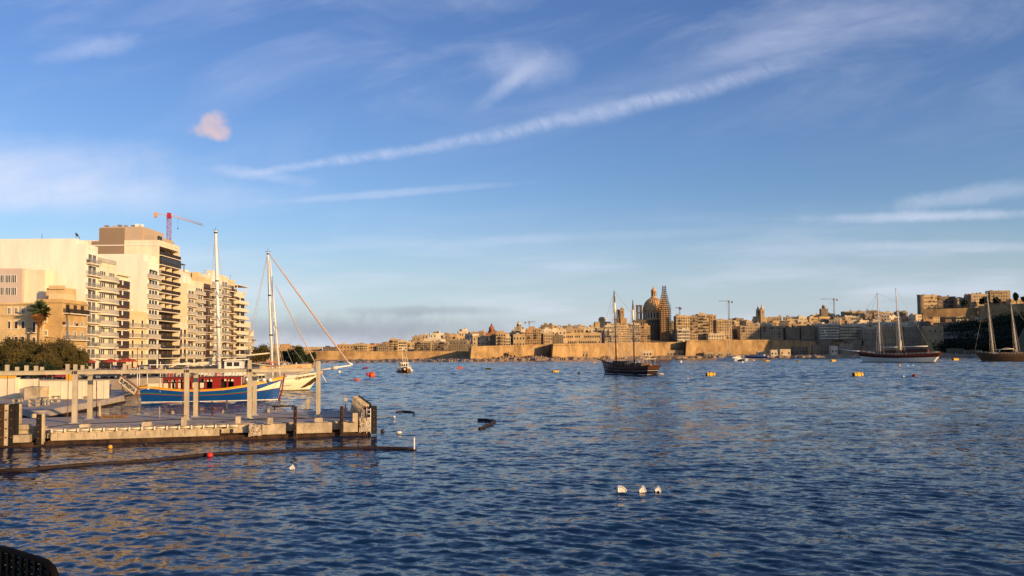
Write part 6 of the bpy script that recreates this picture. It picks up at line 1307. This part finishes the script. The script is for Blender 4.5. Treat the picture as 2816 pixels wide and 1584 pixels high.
schooner('dark brown two-masted schooner anchored in the middle of the harbour', 1790, 229, 1664, 249, lambda u: interp(u, [0, .15, .5, .8, 1], [2.7, 2.2, 2.0, 2.7, 3.7]), [(0, 0), (.17, 1), (.20, 0), (.52, 1), (.545, 0), (.66, 2)], ['boat_dark', 'white_paint', 'boat_brown', 'boat_brown'], 5.6, [(1695, 1691, 802), (1744, 1742, 828)], (1633, 985), 1.8, 1.6, .72, [(-.02, .22, 1.8, 3.6, 1.7, 'boat_dark'), (-.40, -.12, 1.8, 3.1, 1.6, 'boat_brown')], (.24, .12), 'boat_brown', ex1)
def ex2(t, L, at, e):
    for a, b, y in ((2478, 2552, 952), (2425, 2470, 954)):
        p, q = Vector(at(a, y+2)), Vector(at(b, y)); mb = MB(); mb.tube([p, q], .28, 7); mb.build('boom', 'white_paint', t)
    mb = MB(); q = Vector(at(2477, 945))
    for s in (-1.2, 1.2): mb.tube([q+Vector((0, s, -3.5)), q+Vector((0, s, 0)), q+Vector((0, s*.4, 1.6))], .35, 6)
    mb.build('sail_bundle', 'canvas', t)
    for i in range(7): mb = MB(); x = -.12*L-i*1.1; mb.box(x, x+.7, -2.4, -1.8, 4.4, 5.4); mb.build('deck_chair', 'orange_plastic', t)
    ring(t, (-.38*L, -3.1, 5.2), 'orange_plastic', .6)
    mb = MB(); a = Vector(at(2438, 978)); mb.tube([(a.x, -3.6, 3.4), (a.x-2.4, -5.2, .2)], .12, 5); mb.build('boarding_ladder', 'steel', t)
schooner('large white-hulled schooner with red-brown upperworks and long bowsprit', 2566, 455, 2372, 478, lambda u: interp(u, [0, .12, .5, .8, 1], [5.0, 4.5, 3.8, 4.6, 6.0]), [(0, 0), (.13, 1), (.60, 2)], ['black_timber', 'boat_white', 'boat_red_dark', 'varnish'], 8.6, [(2421, 2417, 807), (2478, 2468, 794)], (2306, 960), 3.0, 4.2, .68, [(-.44, -.16, 3.6, 6.8, 2.4, 'boat_red_dark'), (-.1, .16, 3.6, 6.4, 2.4, 'boat_red_dark'), (.2, .3, 4.0, 5.6, 1.6, 'boat_brown')], (.38, .23), 'white_paint', ex2, ports=12, draft=.9)
def ex3(t, L, at, e):
    mb = MB(); mb.tube([Vector(at(2735, 962)), Vector(at(2788, 959))], .2, 6); mb.build('boom', 'canvas', t)
    mb = MB(); c = Vector(at(2770, 968)); mb.tube([c+Vector((-4*math.cos(a/8*math.pi), 0, 2.2*math.sin(a/8*math.pi))) for a in range(9)], .12, 5); mb.build('cockpit_arch', 'white_paint', t)
    for i in range(9): x = -10+i*2.3; mb = MB(); mb.box(x, x+1.1, -1.6, -.6, 4.0, 4.9); mb.build('deck_locker', ['canvas', 'boat_red_dark', 'white_paint'][i % 3], t)
schooner('tan-brown schooner cut by the right edge of the frame', 2880, 462, 2700, 474, lambda u: interp(u, [0, .5, .8, 1], [4.6, 3.9, 4.2, 5.0]), [(0, 0), (.12, 1), (.85, 1)], ['black_timber', 'boat_brown_light' if 0 else 'varnish_dull', 'canvas'] if 0 else ['black_timber', 'hull_tan', 'varnish'], 7.5, [(2732, 2719, 799), (2797, 2784, 830)], None, 3.6, 1, .7, [(-.3, .18, 3.6, 4.9, 2, 'boat_brown')], (.27, .16), 'boat_cream', ex3, crossz=[(.52, 2.6)], ports=10)
# ---- catamaran
def catamaran():
    t, L, at = vessel('catamaran', 'white sailing catamaran moored before the sunlit bastion', 'catamaran', 2038, 560, 1986, 598)
    for s in (-1, 1):
        mb = MB(); N = 14
        pr = [(-.9, 0), (-.8, 1.6), (.8, 1.6), (.9, 0)]
        vs = []
        for i in range(N+1):
            u = i/N; k = min(1, (1-u)*3.2)**.7; x = (u-.5)*L
            for yy, zz in ((-1.0, -.3), (-1.1, 1.9), (1.1, 1.9), (1.0, -.3)): vs.append((x+(1.2*u**6 if zz > 0 else 0)-(1.0*(1-u)**6 if zz > 0 else -.6*(1-u)**6), s*3.6+yy*max(.05, k), zz+.2*u*(zz > 0)))
        fs = [(i*4+j, (i+1)*4+j, (i+1)*4+(j+1) % 4, i*4+(j+1) % 4) for i in range(N) for j in range(4)]+[(0, 1, 2, 3), (N*4+3, N*4+2, N*4+1, N*4)]
        mb.add(vs, fs); mb.build('hull', 'white_paint', t)
        for i in range(4): x = -L*.1+i*1.6; mb = MB(); y0_, y1_ = sorted((s*4.62, s*4.72)); mb.box(x, x+.8, y0_, y1_, .9, 1.35); mb.build('hull_window', 'window_glass', t)
    mb = MB(); mb.box(-L*.42, L*.2, -2.7, 2.7, 1.0, 1.95); mb.build('bridge_deck', 'white_paint', t)
    mb = MB(); mb.prism([(-L*.3, 1.95), (-L*.27, 3.6), (L*.02, 3.6), (L*.14, 1.95)], -2.9, 2.9, 0, Matrix.Rotation(R(90), 4, 'X')); mb.build('cabin', 'white_paint', t)
    mb = MB(); mb.prism([(-L*.25, 2.4), (-L*.24, 3.2), (L*.02, 3.2), (L*.075, 2.4)], -2.95, 2.95, 0, Matrix.Rotation(R(90), 4, 'X')); mb.build('cabin_window', 'window_glass', t)
    mb = MB(); mb.box(-L*.42, -L*.24, -2.9, 2.9, 3.9, 4.05); mb.build('bimini', 'canvas', t)
    for x in (-L*.41, -L*.26):
        for s in (-2.7, 2.7): mb = MB(); mb.tube([(x, s, 1.9), (x, s, 3.9)], .06, 5); mb.build('bimini_post', 'steel', t)
    tp = at(2004, 874); mast(t, (at(2005, 980)[0], 0, 3.5), tp, .17, .10, 'rail_metal', cross=[(.5, 1.6)]); tp = Vector(tp); lines(t, [(tp, (L*.45, 0, 1.9)), (tp, (-2, 4.2, 2)), (tp, (-2, -4.2, 2))], .04)
catamaran()
# ---- small fishing boat seen end on
def fishing_boat():
    t, L, at = vessel('fishing_boat', 'small wooden fishing boat hung with white fenders, seen end on', 'fishing boat', 1104, 292, 1120, 279)
    L_ = L; sh = lambda u: interp(u, [0, .5, 1], [1.3, 1.1, 2.0])
    ho, e = hull(11.5, 4.2, sh, [(0, 0), (.25, 1), (.8, 2)], ['black_timber', 'varnish', 'boat_white', 'varnish'], t, bow=.9, stern=.3, tw=.8)
    mb = MB(); mb.box(-3.2, .6, -1.25, 1.25, .8, 3.2); mb.box(-3.4, .9, -1.5, 1.5, 3.2, 3.35); w_ = mb.build('wheelhouse', 'boat_white', t)
    for y in (-.85, -.05, .7): mb = MB(); mb.box(.6, .64, y-.25, y+.3, 2.0, 2.8); mb.build('window', 'window_glass', w_)
    for x in (-2.6, -1.5, -.4):
        for s in (-1, 1): mb = MB(); y0_, y1_ = sorted((s*1.25, s*1.29)); mb.box(x-.3, x+.4, y0_, y1_, 2.0, 2.8); mb.build('window', 'window_glass', w_)
    mast(t, (1.2, -.5, 1), (.6, -.9, 8.6), .09, .06, 'boat_cream', fit=False); mast(t, (-.5, .5, 1), (-.6, .2, 9.2), .09, .06, 'boat_cream', fit=False)
    mb = MB(); mb.tube([(1, 1.6, 1.2), (-.6, .2, 8.4)], .07, 5); mb.tube([(.8, -.7, 5.0), (-.5, 1.2, 5.0)], .06, 5); mb.build('derrick', 'boat_cream', t)
    for i, (u, s) in enumerate([(.95, -1), (.8, -1), (.6, -1), (.85, 1), (.7, 1), (.5, -1), (.35, -1), (.5, 1)]):
        p = e(u, s); mb = MB(); mb.ball(p+Vector((0, s*.3, -.8)), .38); mb.build('fender', 'float_white', t)
    for i in range(5): mb = MB(); mb.box(1.4+.5*(i % 3), 1.8+.5*(i % 3), -1+.45*i, -.65+.45*i, 1.0, 1.7+.2*(i % 2)); mb.build('gear_box', ['canvas', 'rust', 'boat_white', 'timber'][i % 4], t)
    ring(t, (.7, .9, 3.0), r_=.3); railing_on(t, e, .1, .95, .7, 12, 'boat_cream', .03)
fishing_boat()
# ---- small red boat
t, L, at = vessel('dinghy', 'small bright red dinghy right of the gulet bowsprit tip', 'dinghy', 995, 366, 1017, 362)
hull(3.6, 1.4, lambda u: .45+.25*u, [(0, 0)], ['red_plastic', 'red_plastic'], t, bow=.3, stern=.1, draft=.15, bulw=.2); mb = MB()
for x in (-.7, .5): mb.box(x, x+.25, -.6, .6, .32, .38)
mb.build('thwart', 'boat_red', t)
t, L, at = vessel('dinghy', 'low yellow-brown rowing boat between the fishing boat and the yellow buoys', 'dinghy', 1328, 330, 1358, 322)
hull(4.2, 1.5, lambda u: .5+.2*u, [(0, 0)], ['buoy_yellow', 'buoy_dark'], t, bow=.3, stern=.1, draft=.15, bulw=.25); mb = MB()
for x in (-.9, .3): mb.box(x, x+.25, -.6, .6, .30, .37)
mb.build('thwart', 'timber', t)
t, L, at = vessel('motor_launch', 'low dark launch moored under the wall right of the catamaran', 'launch', 2118, 830, 2046, 850)
hull(24, 4.5, lambda u: 2.2+.8*u, [(0, 0), (.6, 1)], ['boat_blue', 'boat_grey', 'boat_grey'], t, bow=1.5, stern=.3)
mb = MB(); mb.box(-8, 2, -1.6, 1.6, 1.8, 3.8); mb.build('cabin', 'boat_grey', t)
# ---- mooring buoys and floats
def drum(label, px, py, wpx, mt='buoy_yellow', rz=0):
    p = Pz(px, py, 0); w_ = .9*wpx*p.y/F; t = thing('mooring_buoy', label, 'mooring buoy', p, rz, 'big yellow mooring buoys'); r_ = w_*.235; T = Matrix.Translation((0, 0, r_*.50)) @ Matrix.Rotation(R(90), 4, 'Y')
    mb = MB(); h = w_*.46; mb.lathe([(r_*.86, -h), (r_, -h*.86), (r_, h*.86), (r_*.86, h)], 8, 0, T @ Matrix.Rotation(R(22.5), 4, 'Z'), False); mb.build('drum', mt, t)
    mb = MB(); 
    for x in (-h*.5, h*.5): mb.lathe([(r_*1.03, -.07), (r_*1.03, .07)], 16, 0, T @ Matrix.Translation((0, 0, x)), False)
    mb.build('band', 'buoy_dark', t); mb = MB(); mb.lathe([(r_*.8, 0), (r_*.8, .04)], 8, 0, T @ Matrix.Translation((0, 0, -h-.04)), False); mb.build('shade_end', 'buoy_dark', t)  # dark disc on the left end paints the drum's shaded side
    mb = MB(); mb.tube([(.12*math.cos(a*.785), 0, r_*1.5+.1+.12*math.sin(a*.785)) for a in range(9)], .03, 5, cap=False); mb.build('mooring_eye', 'dark_metal', t)
drum('yellow drum buoy nearest the centre, left of the dark schooner', 1528, 1024, 20, rz=.3); drum('large yellow drum buoy right of the dark schooner', 1954, 1033, 29, rz=.25)
drum('largest yellow drum buoy, right of centre below the shaded shore', 2359, 1034, 34, rz=.3); drum('yellow drum buoy below the right side of the white schooner', 2627, 991, 21, rz=.3)
drum('yellow drum buoy left of the white schooner bow', 2291, 994, 18, rz=.4); drum('small yellow buoy right of the catamaran', 2110, 994, 14, rz=.1); drum('small yellow buoy midway between catamaran and white schooner', 2196, 995, 13, rz=.15)
drum('orange-yellow buoy right of the fishing boat', 1264, 1014, 17, 'orange_plastic', .2); drum('tiny yellow buoy just left of the dark schooner bowsprit', 1635, 998, 9, rz=.2)
def ballb(label, px, py, rpx, mt, sq=(1, 1, 1), dz=.45, name='float_ball', cat='buoy'):
    p = Pz(px, py, 0); r_ = rpx*p.y/F; t = thing(name, label, cat, p); mb = MB(); mb.ball((0, 0, r_*dz), r_, 0, 14, sq); mb.build('float', mt, t)
    mb = MB(); mb.tube([(0, 0, r_*(dz+.9)*sq[2]), (0, 0, r_*(dz+1.2)*sq[2])], r_*.18, 6); mb.build('ring_eye', 'dark_metal', t)
for a in [('yellow ball float in front of the pier, left of centre', 303, 1232, 6, 'boat_yellow'), ('red ball float resting against the floating boom', 577, 1256, 8.5, 'red_plastic'), ('big orange-red ball buoy right of the gulet bowsprit', 1023, 1036, 9, 'orange_plastic'), ('smaller dark red buoy touching the big orange-red one', 1012, 1032, 5, 'red_plastic'), ('white ball buoy under the gulet bowsprit', 933, 1025, 4.5, 'float_white'), ('white ball float left of the catamaran', 1872, 997, 4, 'float_white'), ('white ball float just in front of the catamaran', 2041, 998, 3.5, 'float_white'), ('tiny white float right of the catamaran', 2072, 992, 2.5, 'float_white'), ('first of three tiny white floats below the white schooner', 2474, 1006, 2.5, 'float_white'), ('second of three tiny white floats below the white schooner', 2496, 1006, 2.2, 'float_white'), ('third of three tiny white floats below the white schooner', 2510, 1006, 2.5, 'float_white'), ('small pale float left of the dark red buoy at right', 2484, 1037, 3, 'float_white'), ('dark red buoy in open water below the white schooner', 2514, 1037, 6, 'boat_red'), ('tiny white float right of the dark schooner', 1891, 1042, 2.2, 'float_white'), ('small white float just beyond the right end of the pier', 1084, 1149, 4, 'float_white'), ('dark blue float beside the right corner of the pier', 1052, 1189, 6, 'boat_dark'), ('dark float near the pier front, left of the red ball', 400, 1225, 6, 'boat_dark'), ('second dark float left of the dark schooner', 1592, 1029, 4, 'boat_dark')]: ballb(*a)
ballb('orange float on the mooring line beyond the gulet', 981, 1046, 5, 'orange_plastic', (1.6, 1, .7)); ballb('flat pale float right of the dark schooner stern', 1816, 1030, 6, 'canvas', (1.6, 1, .35), .3); ballb('oval white float right of the pier corner', 1097, 1192, 6, 'float_white', (1.4, .9, .7))
def jug(label, px, py, w_, h, tilt, kind, group='white cut floats in the foreground'):
    p = Pz(px, py, 0); k = p.y/F; t = thing('white_float', label, 'float', p, 0, group); w_, h = w_*k, h*k; bm = bmesh.new()
    prof = {'loaf': [(-.5, 0), (-.5, .92), (-.42, 1.0), (-.25, 1.0), (.1, .82), (.4, .42), (.5, .1), (.45, -.15)], 'cap': [(-.48, .0), (-.5, .42), (-.12, .92), (0, 1), (.12, .9), (.5, .08), (.48, -.2)], 'tooth': [(-.5, .5), (-.42, .62), (-.02, 1), (.12, .95), (.3, .5), (.5, .0), (.3, -.2), (.1, .22), (-.2, .2), (-.36, -.1)]}[kind]
    mb = MB(); pr = [(x*w_, z*h) for x, z in prof]+([(-.5*w_, -.3*h)] if kind == 'loaf' else [(-.4*w_, -.3*h)] if kind == 'cap' else []); n = len(pr); d = w_*.36; vs = []
    for yy, s in ((-d, .80), (-d*.6, 1.0), (d*.6, 1.0), (d, .8)):
        for x, z in pr: vs.append((x*s, yy, z*s+h*.04))
    fs = [(j*n+i, j*n+(i+1) % n, (j+1)*n+(i+1) % n, (j+1)*n+i) for j in range(3) for i in range(n)]+[tuple(range(n)), tuple(range(3*n, 4*n))[::-1]]
    mb.add(vs, [f[::-1] for f in fs], 0, None, True); o = mb.build('float', 'float_white', t); m_ = o.modifiers.new('s', 'SUBSURF'); m_.levels = m_.render_levels = 2
jug('left of the three white floats, long and loaf-shaped', 1710, 1351, 29, 16, 0, 'loaf'); jug('middle of the three white floats, tallest with a peaked top', 1767, 1353, 24, 19, 0, 'cap'); jug('right of the three white floats, with a stained notch', 1809, 1352, 22, 16, 0, 'tooth'); jug('lone white peaked float below the floating boom', 804, 1289, 15, 11, 0, 'cap')
# ---- floating booms
def boom(label, pts, r_, mt='boom_dark', seg=True):
    P3 = [Pz(a, b, 0) for a, b in pts]; c = P3[0]; t = thing('floating_boom', label, 'floating boom', c); fine = []
    for a, b in zip(P3, P3[1:]):
        n = max(1, int((b-a).length/.5))
        for i in range(n): fine.append(a.lerp(b, i/n))
    fine.append(P3[-1]); mb = MB(); mb.tube([p-c+Vector((0, .03*math.sin(i*.9), .06+.02*math.sin(i*.37))) for i, p in enumerate(fine)], [r_*(1+.12*math.sin(i*2.3)) for i in range(len(fine))], 8); mb.build('tube', mt, t)
    if seg:
        for i in range(4, len(fine)-3, 7): m_ = MB(); p = fine[i]-c; d = (fine[i+1]-fine[i]).normalized()*.07; m_.tube([p-d, p+d], r_*1.25, 8, smooth=False); m_.build('coupling', 'black_timber', t)
    return t
boom('long dark floating boom stretching in front of the pier', [(-60, 1300), (0, 1298), (60, 1297), (120, 1291), (190, 1284), (300, 1276), (420, 1268), (575, 1253), (700, 1246), (800, 1241), (900, 1237), (1000, 1235), (1060, 1235), (1100, 1236), (1139, 1238)], .105)
boom('dark boom fragment bent like a hook in open water', [(1315, 1156), (1340, 1157), (1361, 1161), (1345, 1170), (1320, 1181)], .13, seg=False)
boom('short dark curved boom fragment right of the pier', [(1090, 1135), (1110, 1133), (1130, 1135), (1139, 1138)], .11, seg=False)
p = Pz(1139, 1238, 0); t = thing('marker_pole', 'slim white marker pole at the right end of the floating boom', 'marker pole', p); mb = MB(); mb.tube([(0, 0, -.4), (0, 0, 35*p.y/F)], .05, 8); mb.build('pole', 'float_white', t); mb = MB(); mb.tube([(0, 0, -.08), (0, 0, .06)], .16, 10); mb.build('collar', 'boom_dark', t)
t = thing('mooring_line', 'thin dark mooring line running right from the gulet bow', 'rope', Pz(915, 1041, 0)+Vector((0, 0, .5))); mb = MB(); a = Vector((0, 0, 0)); b = Pz(1062, 1066, 0)-t.location; mb.tube([a, a.lerp(b, .5)-Vector((0, 0, .25)), b+Vector((0, 0, -.05))], .035, 4); mb.build('line', 'black_timber', t)
# ================================================================ the wicker chair on the terrace
def chair():
    yb = Vector((PX(172, 2.6), 2.6, 4.5)); c = P(160, 1540, 2.62); a = P(-70, 1500, 3.0); d = Vector((c.x-a.x, c.y-a.y, 0)); ux = d.normalized(); W = d.length
    t = thing('wicker_chair', 'black woven wicker chair in the bottom left corner', 'chair', (a.x, a.y, 4.503), math.atan2(ux.y, ux.x)); zt = P(45, 1502, 2.84).z-4.5
    def top(x): s = x/W; return zt-.015-.05*(max(0, (s-.84)/.16))**3-.10*(max(0, (.42-s)/.42))**2
    z0 = .40; tilt = .0; mb = MB(); n = 25; th = .012
    for i in range(n):                                     # vertical strands, leaning back a little
        x = lerp(.02, W-.02, i/(n-1)); h = top(x)-z0; mb.tube([(x, .006*(-1)**i+tilt*k*.9, z0+h*k) for k in (0, .25, .5, .75, 1)], .0070, 4)
    k = 0; z = z0
    while z < zt:
        q = 0; xs_ = [x for x in np.linspace(.0, W, 35) if top(x) > z+.004]
        if len(xs_) > 2: mb.tube([(x, tilt*q*.9+.007*math.sin(x*math.pi*(n-1)/(W-.04)+k*math.pi), z) for x in xs_], .0078, 4)
        z += .0195; k += 1
    mb.build('woven_back', 'wicker', t)
    fr = MB(); pts = [(0, 0, z0)]+[(lerp(0, W, i/16), tilt*.9*(top(lerp(0, W, i/16))-z0)/(zt-z0), top(lerp(0, W, i/16))) for i in range(17)]+[(W+.006, 0, z0+.2), (W, 0, z0)]
    fr.tube(pts, .011, 8); fr.build('back_frame', 'wicker', t)
    mb = MB(); mb.box(-.01, W+.01, -.48, .02, z0-.05, z0+.01); mb.build('seat', 'wicker', t)
    for x in (0.0, W-.04):
        for y in (-.46, -.03): mb = MB(); mb.box(x, x+.04, y, y+.04, 0, z0-.05); mb.build('leg', 'wicker', t)
        mb = MB(); mb.tube([(x+.02, .02, z0+.24), (x+.02, -.3, z0+.25), (x+.02, -.46, z0+.22), (x+.02, -.46, z0)], .018, 7); mb.build('armrest', 'wicker', t)
chair()
